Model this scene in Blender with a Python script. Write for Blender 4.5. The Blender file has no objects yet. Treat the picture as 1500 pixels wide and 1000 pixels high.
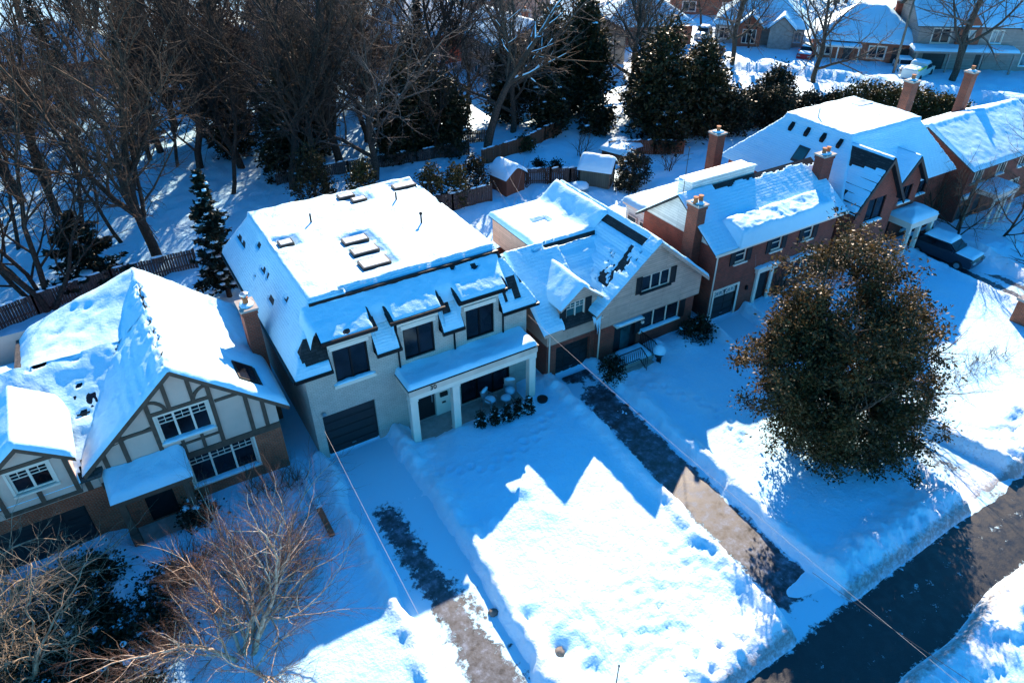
import bpy, bmesh, math, random
import numpy as np
from mathutils import Vector, Matrix

SC = bpy.context.scene
COL = SC.collection
R = math.radians
rnd = random.Random(7)

# ---------------------------------------------------------------- noise
def _h(ix, iy, s):
    h = (ix.astype(np.int64) * 374761393 + iy.astype(np.int64) * 668265263 + s * 1442695041) & 0xFFFFFFFF
    h = ((h ^ (h >> 13)) * 1274126177) & 0xFFFFFFFF
    h = h ^ (h >> 16)
    return (h & 0xFFFFFF) / float(0xFFFFFF)

def vnoise(x, y, s=0):
    x = np.asarray(x, float); y = np.asarray(y, float)
    ix = np.floor(x); iy = np.floor(y); fx = x - ix; fy = y - iy
    fx = fx * fx * (3 - 2 * fx); fy = fy * fy * (3 - 2 * fy)
    a = _h(ix, iy, s); b = _h(ix + 1, iy, s); c = _h(ix, iy + 1, s); d = _h(ix + 1, iy + 1, s)
    return (a * (1 - fx) + b * fx) * (1 - fy) + (c * (1 - fx) + d * fx) * fy

def fbm(x, y, s=0, o=4, g=.5):
    t = 0; a = 1; n = 0
    for k in range(o):
        t = t + a * vnoise(np.asarray(x) * 2 ** k, np.asarray(y) * 2 ** k, s + 17 * k); n += a; a *= g
    return t / n          # 0..1

def sstep(a, b, x):
    t = np.clip((x - a) / (b - a), 0, 1)
    return t * t * (3 - 2 * t)

# ---------------------------------------------------------------- objects
ORG = {}
def tag(o, label=None, cat=None, group=None, kind=None):
    if label: o['label'] = label
    if cat: o['category'] = cat
    if group: o['group'] = group
    if kind: o['kind'] = kind
    return o

def thing(name, label, cat, loc=(0, 0, 0), group=None):
    o = bpy.data.objects.new(name, None); COL.objects.link(o)
    o.location = loc; o.empty_display_size = .2
    ORG[o] = Vector(loc)
    return tag(o, label, cat, group)

def children(o): return [c for c in COL.objects if c.parent == o]

def copy_tree(o, loc=None, rz=None, sc=None, label=None, top=True):
    kids = KIDS.get(o, [])
    c = o.copy(); COL.objects.link(c)
    KIDS[c] = []
    for k in kids:
        kc = copy_tree(k, top=False); kc.parent = c; KIDS[c].append(kc)
    if top:
        c.parent = None
        if loc is not None: c.location = loc
        if rz is not None: c.rotation_euler = (0, 0, rz)
        if sc is not None: c.scale = sc if hasattr(sc, '__len__') else (sc, sc, sc)
        if label: c['label'] = label
    return c
KIDS = {}

def link(name, me, parent):
    o = bpy.data.objects.new(name, me); COL.objects.link(o)
    if parent is not None:
        o.parent = parent; ORG[o] = ORG[parent]
        KIDS.setdefault(parent, []).append(o)
    else:
        ORG[o] = Vector((0, 0, 0))
    KIDS.setdefault(o, [])
    return o

def face_uv(me):
    """metric UVs: u runs level along the face, v up its steepest line"""
    n = len(me.loops)
    if n == 0: return
    uvl = me.uv_layers.new(name='UVMap')
    co = np.empty(len(me.vertices) * 3); me.vertices.foreach_get('co', co); co = co.reshape(-1, 3)
    li = np.empty(n, np.int32); me.loops.foreach_get('vertex_index', li)
    nf = len(me.polygons)
    nor = np.empty(nf * 3); me.polygons.foreach_get('normal', nor); nor = nor.reshape(-1, 3)
    tot = np.empty(nf, np.int32); me.polygons.foreach_get('loop_total', tot)
    fn = np.repeat(nor, tot, axis=0)
    flat = np.abs(fn[:, 2]) > .97
    t = np.stack([-fn[:, 1], fn[:, 0], np.zeros(n)], 1)
    t[flat] = (1, 0, 0)
    t /= np.maximum(np.linalg.norm(t, axis=1, keepdims=True), 1e-9)
    sg = np.where(np.abs(t[:, 0]) > np.abs(t[:, 1]), np.sign(t[:, 0]), np.sign(t[:, 1]))
    t *= sg[:, None]
    b = np.cross(fn, t)
    b *= np.where(b[:, 2:3] < 0, -1, 1)
    b[flat] = (0, 1, 0)
    p = co[li]
    uv = np.stack([(p * t).sum(1), (p * b).sum(1)], 1).astype(np.float32)
    uvl.data.foreach_set('uv', uv.ravel())

class MB:
    def __init__(s): s.v = []; s.f = []; s.mi = []; s.cur = 0
    def poly(s, pts):
        k = len(s.v); s.v += [tuple(p) for p in pts]; s.f.append(list(range(k, k + len(pts)))); s.mi.append(s.cur)
    def mesh(s, pts, faces):
        k = len(s.v); s.v += [tuple(p) for p in pts]
        for f in faces: s.f.append([k + i for i in f]); s.mi.append(s.cur)
    def box(s, x0, x1, y0, y1, z0, z1):
        s.mesh([(x0, y0, z0), (x1, y0, z0), (x1, y1, z0), (x0, y1, z0), (x0, y0, z1), (x1, y0, z1), (x1, y1, z1), (x0, y1, z1)],
               [(0, 3, 2, 1), (4, 5, 6, 7), (0, 1, 5, 4), (1, 2, 6, 5), (2, 3, 7, 6), (3, 0, 4, 7)])
    def pbox(s, P, u0, u1, v0, v1, w0, w1):
        s.mesh([P(u0, v0, w0), P(u1, v0, w0), P(u1, v1, w0), P(u0, v1, w0), P(u0, v0, w1), P(u1, v0, w1), P(u1, v1, w1), P(u0, v1, w1)],
               [(0, 3, 2, 1), (4, 5, 6, 7), (0, 1, 5, 4), (1, 2, 6, 5), (2, 3, 7, 6), (3, 0, 4, 7)])
    def prism(s, pts, vec):
        n = len(pts); q = [tuple(Vector(p) + Vector(vec)) for p in pts]
        s.mesh(list(pts) + q, [tuple(range(n))[::-1], tuple(range(n, 2 * n))] + [(i, (i + 1) % n, n + (i + 1) % n, n + i) for i in range(n)])
    def bar(s, p, q, w, h=None, up=(0, 0, 1)):
        p = Vector(p); q = Vector(q); h = h or w
        d = (q - p).normalized(); a = d.cross(Vector(up))
        if a.length < 1e-4: a = d.cross(Vector((1, 0, 0)))
        a.normalize(); b = a.cross(d).normalized()
        c = [a * w / 2 + b * h / 2, -a * w / 2 + b * h / 2, -a * w / 2 - b * h / 2, a * w / 2 - b * h / 2]
        s.prism([p + k for k in c], q - p)
    def tube(s, pts, rad, n=6, cap=True):
        pts = [Vector(p) for p in pts]; k0 = len(s.v)
        if not hasattr(rad, '__len__'): rad = [rad] * len(pts)
        for i, p in enumerate(pts):
            d = (pts[min(i + 1, len(pts) - 1)] - pts[max(i - 1, 0)]).normalized()
            a = d.cross(Vector((0, 0, 1)))
            if a.length < .05: a = d.cross(Vector((1, 0, 0)))
            a.normalize(); b = d.cross(a)
            for k in range(n):
                t = 2 * math.pi * k / n
                s.v.append(tuple(p + (a * math.cos(t) + b * math.sin(t)) * rad[i]))
        for i in range(len(pts) - 1):
            for k in range(n):
                s.f.append([k0 + i * n + k, k0 + i * n + (k + 1) % n, k0 + (i + 1) * n + (k + 1) % n, k0 + (i + 1) * n + k]); s.mi.append(s.cur)
        if cap:
            s.f.append([k0 + k for k in range(n)][::-1]); s.mi.append(s.cur)
            e = k0 + (len(pts) - 1) * n
            s.f.append([e + k for k in range(n)]); s.mi.append(s.cur)
    def lathe(s, c, prof, n=12):
        """prof: list of (radius, z)"""
        k0 = len(s.v); c = Vector(c)
        for r, z in prof:
            for k in range(n):
                t = 2 * math.pi * k / n
                s.v.append((c.x + r * math.cos(t), c.y + r * math.sin(t), c.z + z))
        for i in range(len(prof) - 1):
            for k in range(n):
                s.f.append([k0 + i * n + k, k0 + i * n + (k + 1) % n, k0 + (i + 1) * n + (k + 1) % n, k0 + (i + 1) * n + k]); s.mi.append(s.cur)
        s.f.append([k0 + k for k in range(n)][::-1]); s.mi.append(s.cur)
        e = k0 + (len(prof) - 1) * n
        s.f.append([e + k for k in range(n)]); s.mi.append(s.cur)
    def blob(s, c, rx, ry, rz, seed=0, amp=.25, lat=7, lon=10, flat=-1.0):
        """lumpy rounded mass, cut flat at z = flat*rz"""
        rg = random.Random(seed); ph = [rg.uniform(0, 6.28) for _ in range(6)]
        k0 = len(s.v)
        for i in range(lat + 1):
            th = math.pi * i / lat
            for k in range(lon):
                a = 2 * math.pi * k / lon
                m = 1 + amp * (math.sin(2 * a + ph[0] + th * 2) * .5 + math.sin(3 * a + ph[1] - th * 3) * .35 + math.sin(5 * a + ph[2] + th * 4) * .25) * math.sin(th)
                z = max(math.cos(th), flat)
                s.v.append((c[0] + rx * m * math.sin(th) * math.cos(a), c[1] + ry * m * math.sin(th) * math.sin(a), c[2] + rz * z * (1 + .15 * math.sin(3 * a + ph[3]) * math.sin(th))))
        for i in range(lat):
            for k in range(lon):
                s.f.append([k0 + i * lon + k, k0 + (i + 1) * lon + k, k0 + (i + 1) * lon + (k + 1) % lon, k0 + i * lon + (k + 1) % lon]); s.mi.append(s.cur)
    def build(s, name, mat, parent=None, smooth=False, recalc=True, bevel=0):
        me = bpy.data.meshes.new(name)
        o0 = ORG[parent] if parent is not None else Vector((0, 0, 0))
        vs = [(a - o0.x, b - o0.y, c - o0.z) for a, b, c in s.v]
        me.from_pydata(vs, [], s.f)
        mats = mat if isinstance(mat, (list, tuple)) else [mat]
        for m in mats: me.materials.append(m)
        if len(mats) > 1: me.polygons.foreach_set('material_index', s.mi)
        if recalc:
            bm = bmesh.new(); bm.from_mesh(me)
            bmesh.ops.remove_doubles(bm, verts=bm.verts, dist=1e-5) if smooth else None
            bmesh.ops.recalc_face_normals(bm, faces=bm.faces)
            bm.to_mesh(me); bm.free()
        if smooth: me.polygons.foreach_set('use_smooth', [True] * len(me.polygons))
        me.update(); face_uv(me)
        o = link(name, me, parent)
        if bevel:
            b = o.modifiers.new('bevel', 'BEVEL'); b.width = bevel; b.segments = 1; b.limit_method = 'ANGLE'
        return o

def np_mesh(name, V, F, mat, parent=None, smooth=False, uv=None):
    """V (n,3), F (m,k) uniform faces"""
    me = bpy.data.meshes.new(name)
    o0 = np.array(ORG[parent]) if parent is not None else np.zeros(3)
    V = np.asarray(V, np.float64) - o0; F = np.asarray(F, np.int32)
    me.vertices.add(len(V)); me.vertices.foreach_set('co', V.astype(np.float32).ravel())
    m, k = F.shape
    me.loops.add(m * k); me.loops.foreach_set('vertex_index', F.ravel())
    me.polygons.add(m)
    me.polygons.foreach_set('loop_start', np.arange(0, m * k, k, dtype=np.int32))
    me.polygons.foreach_set('loop_total', np.full(m, k, np.int32))
    if smooth: me.polygons.foreach_set('use_smooth', np.ones(m, bool))
    for mm in (mat if isinstance(mat, (list, tuple)) else [mat]): me.materials.append(mm)
    me.update(calc_edges=True)
    if uv is not None:
        l = me.uv_layers.new(name='UVMap'); l.data.foreach_set('uv', np.asarray(uv, np.float32)[F.ravel()].ravel())
    return link(name, me, parent)

def grid_faces(nx, ny, mask=None):
    i = np.arange(nx - 1)[:, None] * ny + np.arange(ny - 1)[None, :]
    f = np.stack([i, i + ny, i + ny + 1, i + 1], -1).reshape(-1, 4)
    if mask is not None: f = f[mask.reshape(-1)]
    return f

# ---------------------------------------------------------------- snow lying on roofs: real sheets with thickness
class Snow:
    def __init__(s): s.V = []; s.F = []; s.n = 0
    def sheet(s, x0, x1, y0, y1, hf, th, step=.14, rim=.3, mask=None, rough=.03, seed=1, open_=''):
        nx = max(4, int((x1 - x0) / step) + 1); ny = max(4, int((y1 - y0) / step) + 1)
        X, Y = np.meshgrid(np.linspace(x0, x1, nx), np.linspace(y0, y1, ny), indexing='ij')
        d = np.full(X.shape, 9.)
        if 'l' not in open_: d = np.minimum(d, X - x0)
        if 'r' not in open_: d = np.minimum(d, x1 - X)
        if 'f' not in open_: d = np.minimum(d, Y - y0)
        if 'b' not in open_: d = np.minimum(d, y1 - Y)
        t = np.clip(d / rim, 0, 1); e = np.sqrt(np.maximum(1 - (1 - t) ** 2, 0))
        T = th(X, Y) if callable(th) else np.full(X.shape, float(th))
        lump = (fbm(X * 1.1, Y * 1.1, seed, 3) - .5) * .5 * np.maximum(T, 0) + (fbm(X * 4, Y * 4, seed + 5, 3) - .5) * rough * 2
        H = hf(X, Y)
        T2 = np.where(T > 0, (T + lump) * e, T)
        Z = H + T2
        V = np.stack([X, Y, Z], -1).reshape(-1, 3)
        cm = None
        if mask is not None:
            m = mask(X, Y); cm = m[:-1, :-1] & m[1:, :-1] & m[1:, 1:] & m[:-1, 1:]
        F = grid_faces(nx, ny, cm) + s.n
        s.V.append(V); s.F.append(F); s.n += len(V)
    def build(s, parent, mat, name='snow_cover'):
        return np_mesh(name, np.concatenate(s.V), np.concatenate(s.F), mat, parent, smooth=True)

# ---------------------------------------------------------------- walls with real openings
def clip(poly, ax, val, keep_less):
    out = []; n = len(poly)
    for i in range(n):
        a = poly[i]; b = poly[(i + 1) % n]
        ia = (a[ax] <= val) if keep_less else (a[ax] >= val)
        ib = (b[ax] <= val) if keep_less else (b[ax] >= val)
        if ia: out.append(a)
        if ia != ib:
            t = (val - a[ax]) / (b[ax] - a[ax])
            out.append((a[0] + (b[0] - a[0]) * t, a[1] + (b[1] - a[1]) * t))
    return out if len(out) >= 3 else None

def plane_y(y, sgn=-1):          # wall facing -Y (sgn -1) or +Y
    return lambda u, v, w: (u, y + sgn * w, v)
def plane_x(x, sgn=-1):
    return lambda u, v, w: (x + sgn * w, u, v)

def wall(mb, P, polygon, holes=(), depth=.14, skip=()):
    ps = [list(polygon)]
    for (u0, u1, v0, v1) in holes:
        nx = []
        for p in ps:
            a = clip(p, 0, u0, True); 
            if a: nx.append(a)
            a = clip(p, 0, u1, False)
            if a: nx.append(a)
            m = clip(p, 0, u0, False); m = clip(m, 0, u1, True) if m else None
            if m:
                a = clip(m, 1, v0, True)
                if a: nx.append(a)
                a = clip(m, 1, v1, False)
                if a: nx.append(a)
        ps = nx
    for p in ps:
        A = sum(p[i][0] * p[(i + 1) % len(p)][1] - p[(i + 1) % len(p)][0] * p[i][1] for i in range(len(p)))
        if abs(A) > 1e-4: mb.poly([P(u, v, 0) for u, v in p])
    for (u0, u1, v0, v1) in holes:
        c = [(u0, v0), (u1, v0), (u1, v1), (u0, v1)]
        for i in range(4):
            a = c[i]; b = c[(i + 1) % 4]
            if a[1] == b[1] and a[1] in skip: continue
            mb.poly([P(a[0], a[1], 0), P(b[0], b[1], 0), P(b[0], b[1], -depth), P(a[0], a[1], -depth)])

def window(parent, P, u0, u1, v0, v1, frame, glass, depth=.12, cols=2, rows=0, fw=.06, sill=None, snow=None, grille=None, shutters=None, trim=None, tw=.1):
    """frame in the opening, pane(s) behind; optional sill, ledge snow, top grille, shutters, outer trim"""
    m = MB(); w0, w1 = -depth, -depth + .07
    m.pbox(P, u0, u0 + fw, v0, v1, w0, w1); m.pbox(P, u1 - fw, u1, v0, v1, w0, w1)
    m.pbox(P, u0 + fw, u1 - fw, v0, v0 + fw, w0, w1); m.pbox(P, u0 + fw, u1 - fw, v1 - fw, v1, w0, w1)
    cw = (u1 - u0) / cols
    for i in range(1, cols): m.pbox(P, u0 + i * cw - fw * .55, u0 + i * cw + fw * .55, v0 + fw, v1 - fw, w0, w1 + .004)
    if grille:
        gc, gh = grille; vb = v1 - fw - gh
        for i in range(cols):
            a = u0 + i * cw + fw * .6; b = u0 + (i + 1) * cw - fw * .6
            m.pbox(P, a, b, vb - .016, vb + .016, w0 + .01, w1 - .012)
            for g in range(1, gc): m.pbox(P, a + (b - a) * g / gc - .013, a + (b - a) * g / gc + .013, vb, v1 - fw, w0 + .012, w1 - .014)
            m.pbox(P, a, b, vb + gh / 2 - .013, vb + gh / 2 + .013, w0 + .014, w1 - .016)
    for r in range(1, rows): 
        vv = v0 + (v1 - v0) * r / rows; m.pbox(P, u0 + fw, u1 - fw, vv - .02, vv + .02, w0 + .008, w1 - .008)
    f = m.build('window', frame, parent)
    p = MB(); p.pbox(P, u0 + fw * .5, u1 - fw * .5, v0 + fw * .5, v1 - fw * .5, w0 - .02, w0 + .02)
    p.build('pane', glass, f)
    if trim:
        t = MB()
        t.pbox(P, u0 - tw, u0, v0, v1 + tw, 0, .03); t.pbox(P, u1, u1 + tw, v0, v1 + tw, 0, .03); t.pbox(P, u0, u1, v1, v1 + tw, 0, .03)
        t.build('trim', trim, f)
    if sill:
        t = MB(); t.pbox(P, u0 - .1, u1 + .1, v0 - .09, v0, -depth * .5, .11); t.build('sill', sill, f)
    if snow:
        ledge(f, P, u0 - .06, u1 + .06, v0 + .005, .16, snow, h=.09)
    if shutters:
        sw = .38
        for a, b in ((u0 - sw - tw * (1 if trim else 0) - .02, u0 - tw * (1 if trim else 0) - .02), (u1 + tw * (1 if trim else 0) + .02, u1 + sw + tw * (1 if trim else 0) + .02)):
            t = MB(); t.pbox(P, a, b, v0 - .03, v1 + .05, 0.005, .03)
            t.pbox(P, a, a + .05, v0 - .03, v1 + .05, .03, .05); t.pbox(P, b - .05, b, v0 - .03, v1 + .05, .03, .05)
            k = 0; n = int((v1 - v0) / .11)
            for k in range(n):
                vv = v0 + .05 + k * .11; t.pbox(P, a + .05, b - .05, vv, vv + .06, .03, .042)
            t.build('shutter', shutters, parent)
    return f

def ledge(parent, P, u0, u1, v, out, mat, h=.1, inn=-.05, name='snow_ledge', seed=None):
    """rounded strip of snow on a ledge"""
    sd = rnd.randrange(9999) if seed is None else seed; rg = random.Random(sd)
    n = max(6, int((u1 - u0) / .12)); V = []; F = []; K = 7
    for i in range(n + 1):
        u = u0 + (u1 - u0) * i / n; e = min(1, min(i, n - i) / 2.0) ** .5
        hh = h * (.75 + .5 * rg.random()) * (.15 + .85 * e); oo = out * (.9 + .2 * rg.random()) * (.6 + .4 * e)
        for k in range(K):
            a = math.pi / 2 * k / (K - 2) if k < K - 1 else None
            if k < K - 1: V.append(P(u, v + hh * max(0, math.cos(a)) ** .6, inn + (oo - inn) * math.sin(a)))
            else: V.append(P(u, v - .01, oo * .8))
    for i in range(n):
        for k in range(K - 1): F.append((i * K + k, (i + 1) * K + k, (i + 1) * K + k + 1, i * K + k + 1))
    return np_mesh(name, V, F, mat, parent, smooth=True)
# ---------------------------------------------------------------- materials
def nt(name):
    m = bpy.data.materials.new(name); m.use_nodes = True
    t = m.node_tree; t.nodes.clear()
    o = t.nodes.new('ShaderNodeOutputMaterial'); b = t.nodes.new('ShaderNodeBsdfPrincipled')
    t.links.new(b.outputs[0], o.inputs[0])
    return m, t, b, o
def N(t, typ, **k):
    n = t.nodes.new(typ)
    for a, v in k.items():
        if hasattr(n, a): setattr(n, a, v)
        else: n.inputs[a.replace('_', ' ')].default_value = v
    return n
def L(t, a, b): t.links.new(a, b)
def rgba(c): return (c[0], c[1], c[2], 1)
def noise_tex(t, scale, detail=4, vec=None, rough=.55):
    n = N(t, 'ShaderNodeTexNoise'); n.inputs['Scale'].default_value = scale; n.inputs['Detail'].default_value = detail; n.inputs['Roughness'].default_value = rough
    if vec is None:
        g = N(t, 'ShaderNodeNewGeometry'); vec = g.outputs['Position']
    L(t, vec, n.inputs['Vector']); return n
def ramp(t, fac, stops):
    r = N(t, 'ShaderNodeValToRGB'); e = r.color_ramp.elements
    while len(e) < len(stops): e.new(.5)
    for i, (p, c) in enumerate(stops):
        e[i].position = p; e[i].color = rgba(c) if hasattr(c, '__len__') else (c, c, c, 1)
    L(t, fac, r.inputs[0]); return r
def bump(t, b, h, s=.3, d=.02):
    n = N(t, 'ShaderNodeBump'); n.inputs['Strength'].default_value = s; n.inputs['Distance'].default_value = d
    L(t, h, n.inputs['Height']); L(t, n.outputs[0], b.inputs['Normal']); return n

def m_plain(name, c, rough=.6, var=.25, scale=3., bs=.15, metal=0., spec=.3):
    """solid colour with soft mottling and a fine bump"""
    m, t, b, o = nt(name)
    n = noise_tex(t, scale, 5)
    r = ramp(t, n.outputs['Fac'], [(.3, [x * (1 - var) for x in c]), (.7, [min(1, x * (1 + var)) for x in c])])
    L(t, r.outputs[0], b.inputs['Base Color'])
    b.inputs['Roughness'].default_value = rough; b.inputs['Metallic'].default_value = metal; b.inputs['Specular IOR Level'].default_value = spec
    n2 = noise_tex(t, scale * 14, 3); bump(t, b, n2.outputs['Fac'], bs, .01)
    return m

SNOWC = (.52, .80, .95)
def m_snow(name='snow', dirty=0., bs=.55, d=.05, fine=9., rows=0.):
    m, t, b, o = nt(name)
    n = noise_tex(t, .7, 4)
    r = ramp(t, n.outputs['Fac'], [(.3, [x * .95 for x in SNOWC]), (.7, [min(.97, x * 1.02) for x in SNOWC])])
    L(t, r.outputs[0], b.inputs['Base Color'])
    b.inputs['Roughness'].default_value = .55; b.inputs['Specular IOR Level'].default_value = .25
    n1 = noise_tex(t, fine, 6, rough=.65)
    n2 = noise_tex(t, fine * .22, 3)
    a = N(t, 'ShaderNodeMath', operation='MULTIPLY_ADD'); a.inputs[1].default_value = 1.6
    L(t, n2.outputs['Fac'], a.inputs[0]); L(t, n1.outputs['Fac'], a.inputs[2])
    if rows:
        g = N(t, 'ShaderNodeNewGeometry'); z = N(t, 'ShaderNodeSeparateXYZ'); L(t, g.outputs['Position'], z.inputs[0])
        wz = N(t, 'ShaderNodeMath', operation='MULTIPLY_ADD'); wz.inputs[1].default_value = 2.2; L(t, noise_tex(t, 3., 3).outputs['Fac'], wz.inputs[0])
        zz = N(t, 'ShaderNodeMath', operation='MULTIPLY'); zz.inputs[1].default_value = 6.2832 / rows; L(t, z.outputs[2], zz.inputs[0]); L(t, zz.outputs[0], wz.inputs[2])
        sn = N(t, 'ShaderNodeMath', operation='SINE'); L(t, wz.outputs[0], sn.inputs[0])
        mm = N(t, 'ShaderNodeMath', operation='MULTIPLY_ADD'); mm.inputs[1].default_value = .11; L(t, sn.outputs[0], mm.inputs[0]); L(t, a.outputs[0], mm.inputs[2]); a = mm
    bump(t, b, a.outputs[0], bs, d)
    return m

def m_ground():
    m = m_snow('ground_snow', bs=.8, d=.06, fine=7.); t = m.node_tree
    b = [n for n in t.nodes if n.type == 'BSDF_PRINCIPLED'][0]
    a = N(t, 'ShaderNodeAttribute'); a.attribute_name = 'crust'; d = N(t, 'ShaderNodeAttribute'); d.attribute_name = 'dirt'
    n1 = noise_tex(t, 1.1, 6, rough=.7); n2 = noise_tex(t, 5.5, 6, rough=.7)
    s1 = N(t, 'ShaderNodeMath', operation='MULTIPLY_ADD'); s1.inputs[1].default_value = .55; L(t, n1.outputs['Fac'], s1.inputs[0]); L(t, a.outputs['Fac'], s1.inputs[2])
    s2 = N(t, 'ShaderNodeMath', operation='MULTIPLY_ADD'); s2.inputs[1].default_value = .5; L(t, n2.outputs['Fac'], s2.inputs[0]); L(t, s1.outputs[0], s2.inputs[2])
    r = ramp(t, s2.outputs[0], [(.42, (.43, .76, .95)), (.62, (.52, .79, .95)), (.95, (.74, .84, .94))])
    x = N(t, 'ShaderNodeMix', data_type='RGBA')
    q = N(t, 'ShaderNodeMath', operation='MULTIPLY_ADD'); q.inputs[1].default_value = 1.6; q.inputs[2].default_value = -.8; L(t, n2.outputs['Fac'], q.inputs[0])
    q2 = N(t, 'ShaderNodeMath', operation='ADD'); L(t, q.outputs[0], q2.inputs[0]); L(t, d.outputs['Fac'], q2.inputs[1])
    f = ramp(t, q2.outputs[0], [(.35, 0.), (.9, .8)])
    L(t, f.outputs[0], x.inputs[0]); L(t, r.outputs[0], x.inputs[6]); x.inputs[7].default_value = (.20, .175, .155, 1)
    L(t, x.outputs[2], b.inputs['Base Color'])
    return m

def m_brick(name, c1, c2, mortar, bw=.215, bh=.075, ms=.012, bs=.5, stain=.35):
    m, t, b, o = nt(name)
    u = N(t, 'ShaderNodeUVMap'); u.uv_map = 'UVMap'
    k = N(t, 'ShaderNodeTexBrick'); k.offset = .5
    k.inputs['Scale'].default_value = 1; k.inputs['Brick Width'].default_value = bw; k.inputs['Row Height'].default_value = bh
    k.inputs['Mortar Size'].default_value = ms; k.inputs['Mortar Smooth'].default_value = .2; k.inputs['Bias'].default_value = 0
    k.inputs['Color1'].default_value = rgba(c1); k.inputs['Color2'].default_value = rgba(c2); k.inputs['Mortar'].default_value = rgba(mortar)
    L(t, u.outputs[0], k.inputs['Vector'])
    n = noise_tex(t, 1.3, 5)
    r = ramp(t, n.outputs['Fac'], [(.3, 1 - stain), (.7, 1.)])
    x = N(t, 'ShaderNodeMix', data_type='RGBA', blend_type='MULTIPLY'); x.inputs[0].default_value = 1
    L(t, k.outputs['Color'], x.inputs[6]); L(t, r.outputs[0], x.inputs[7])
    L(t, x.outputs[2], b.inputs['Base Color']); b.inputs['Roughness'].default_value = .85
    i = N(t, 'ShaderNodeMath', operation='SUBTRACT'); i.inputs[0].default_value = 1; L(t, k.outputs['Fac'], i.inputs[1])
    bump(t, b, i.outputs[0], bs, .015)
    return m

def m_courses(name, c, row=.12, gap=.1, dark=.5, rough=.6, axis=1, bs=.5, var=.12, seg=0):
    """lap siding, boards or shingles: rows along the UV v axis (axis 1) or u axis (axis 0)"""
    m, t, b, o = nt(name)
    u = N(t, 'ShaderNodeUVMap'); u.uv_map = 'UVMap'
    k = N(t, 'ShaderNodeTexBrick'); k.offset = .37
    k.inputs['Scale'].default_value = 1; k.inputs['Brick Width'].default_value = seg if seg else 3.6; k.inputs['Row Height'].default_value = row
    k.inputs['Mortar Size'].default_value = row * gap; k.inputs['Mortar Smooth'].default_value = .4; k.inputs['Bias'].default_value = 0
    k.inputs['Color1'].default_value = rgba([x * (1 - var) for x in c]); k.inputs['Color2'].default_value = rgba([min(1, x * (1 + var)) for x in c]); k.inputs['Mortar'].default_value = rgba([x * dark for x in c])
    if axis == 0:
        s = N(t, 'ShaderNodeSeparateXYZ'); q = N(t, 'ShaderNodeCombineXYZ')
        L(t, u.outputs[0], s.inputs[0]); L(t, s.outputs[0], q.inputs[1]); L(t, s.outputs[1], q.inputs[0]); L(t, q.outputs[0], k.inputs['Vector'])
    else: L(t, u.outputs[0], k.inputs['Vector'])
    n = noise_tex(t, 2., 5); r = ramp(t, n.outputs['Fac'], [(.3, .8), (.7, 1.)])
    x = N(t, 'ShaderNodeMix', data_type='RGBA', blend_type='MULTIPLY'); x.inputs[0].default_value = 1
    L(t, k.outputs['Color'], x.inputs[6]); L(t, r.outputs[0], x.inputs[7]); L(t, x.outputs[2], b.inputs['Base Color'])
    b.inputs['Roughness'].default_value = rough
    i = N(t, 'ShaderNodeMath', operation='SUBTRACT'); i.inputs[0].default_value = 1; L(t, k.outputs['Fac'], i.inputs[1])
    bump(t, b, i.outputs[0], bs, .015)
    return m

def m_glass(name, c=(.012, .018, .03), rough=.06, spec=.6):
    m, t, b, o = nt(name)
    n = noise_tex(t, .9, 2)
    r = ramp(t, n.outputs['Fac'], [(.35, [x * .5 for x in c]), (.65, [x * 1.7 for x in c])])
    L(t, r.outputs[0], b.inputs['Base Color'])
    b.inputs['Roughness'].default_value = rough; b.inputs['Specular IOR Level'].default_value = spec
    return m

def m_bark(name, c, c2, scale=9., bs=.6):
    m, t, b, o = nt(name)
    g = N(t, 'ShaderNodeTexCoord')
    n = noise_tex(t, scale, 5, g.outputs['Object'])
    r = ramp(t, n.outputs['Fac'], [(.35, c), (.65, c2)])
    L(t, r.outputs[0], b.inputs['Base Color']); b.inputs['Roughness'].default_value = .85; b.inputs['Specular IOR Level'].default_value = .2
    bump(t, b, n.outputs['Fac'], bs, .02)
    return m

def m_leaf(name, c, c2, trans=.3, rough=.5, scale=1.5):
    m, t, b, o = nt(name)
    g = N(t, 'ShaderNodeTexCoord')
    n = noise_tex(t, scale, 4, g.outputs['Object'])
    gi = N(t, 'ShaderNodeNewGeometry')
    a = N(t, 'ShaderNodeMath', operation='MULTIPLY_ADD'); a.inputs[1].default_value = .45; L(t, gi.outputs['Random Per Island'], a.inputs[0])
    a2 = N(t, 'ShaderNodeMath', operation='MULTIPLY_ADD'); a2.inputs[1].default_value = .9; a2.inputs[2].default_value = -.17; L(t, n.outputs['Fac'], a2.inputs[0]); L(t, a2.outputs[0], a.inputs[2])
    r = ramp(t, a.outputs[0], [(.3, c), (.75, c2)])
    L(t, r.outputs[0], b.inputs['Base Color']); b.inputs['Roughness'].default_value = rough; b.inputs['Specular IOR Level'].default_value = .25
    tr = N(t, 'ShaderNodeBsdfTranslucent'); L(t, r.outputs[0], tr.inputs[0])
    mx = N(t, 'ShaderNodeMixShader'); mx.inputs[0].default_value = trans
    L(t, b.outputs[0], mx.inputs[1]); L(t, tr.outputs[0], mx.inputs[2]); L(t, mx.outputs[0], o.inputs[0])
    return m

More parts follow.
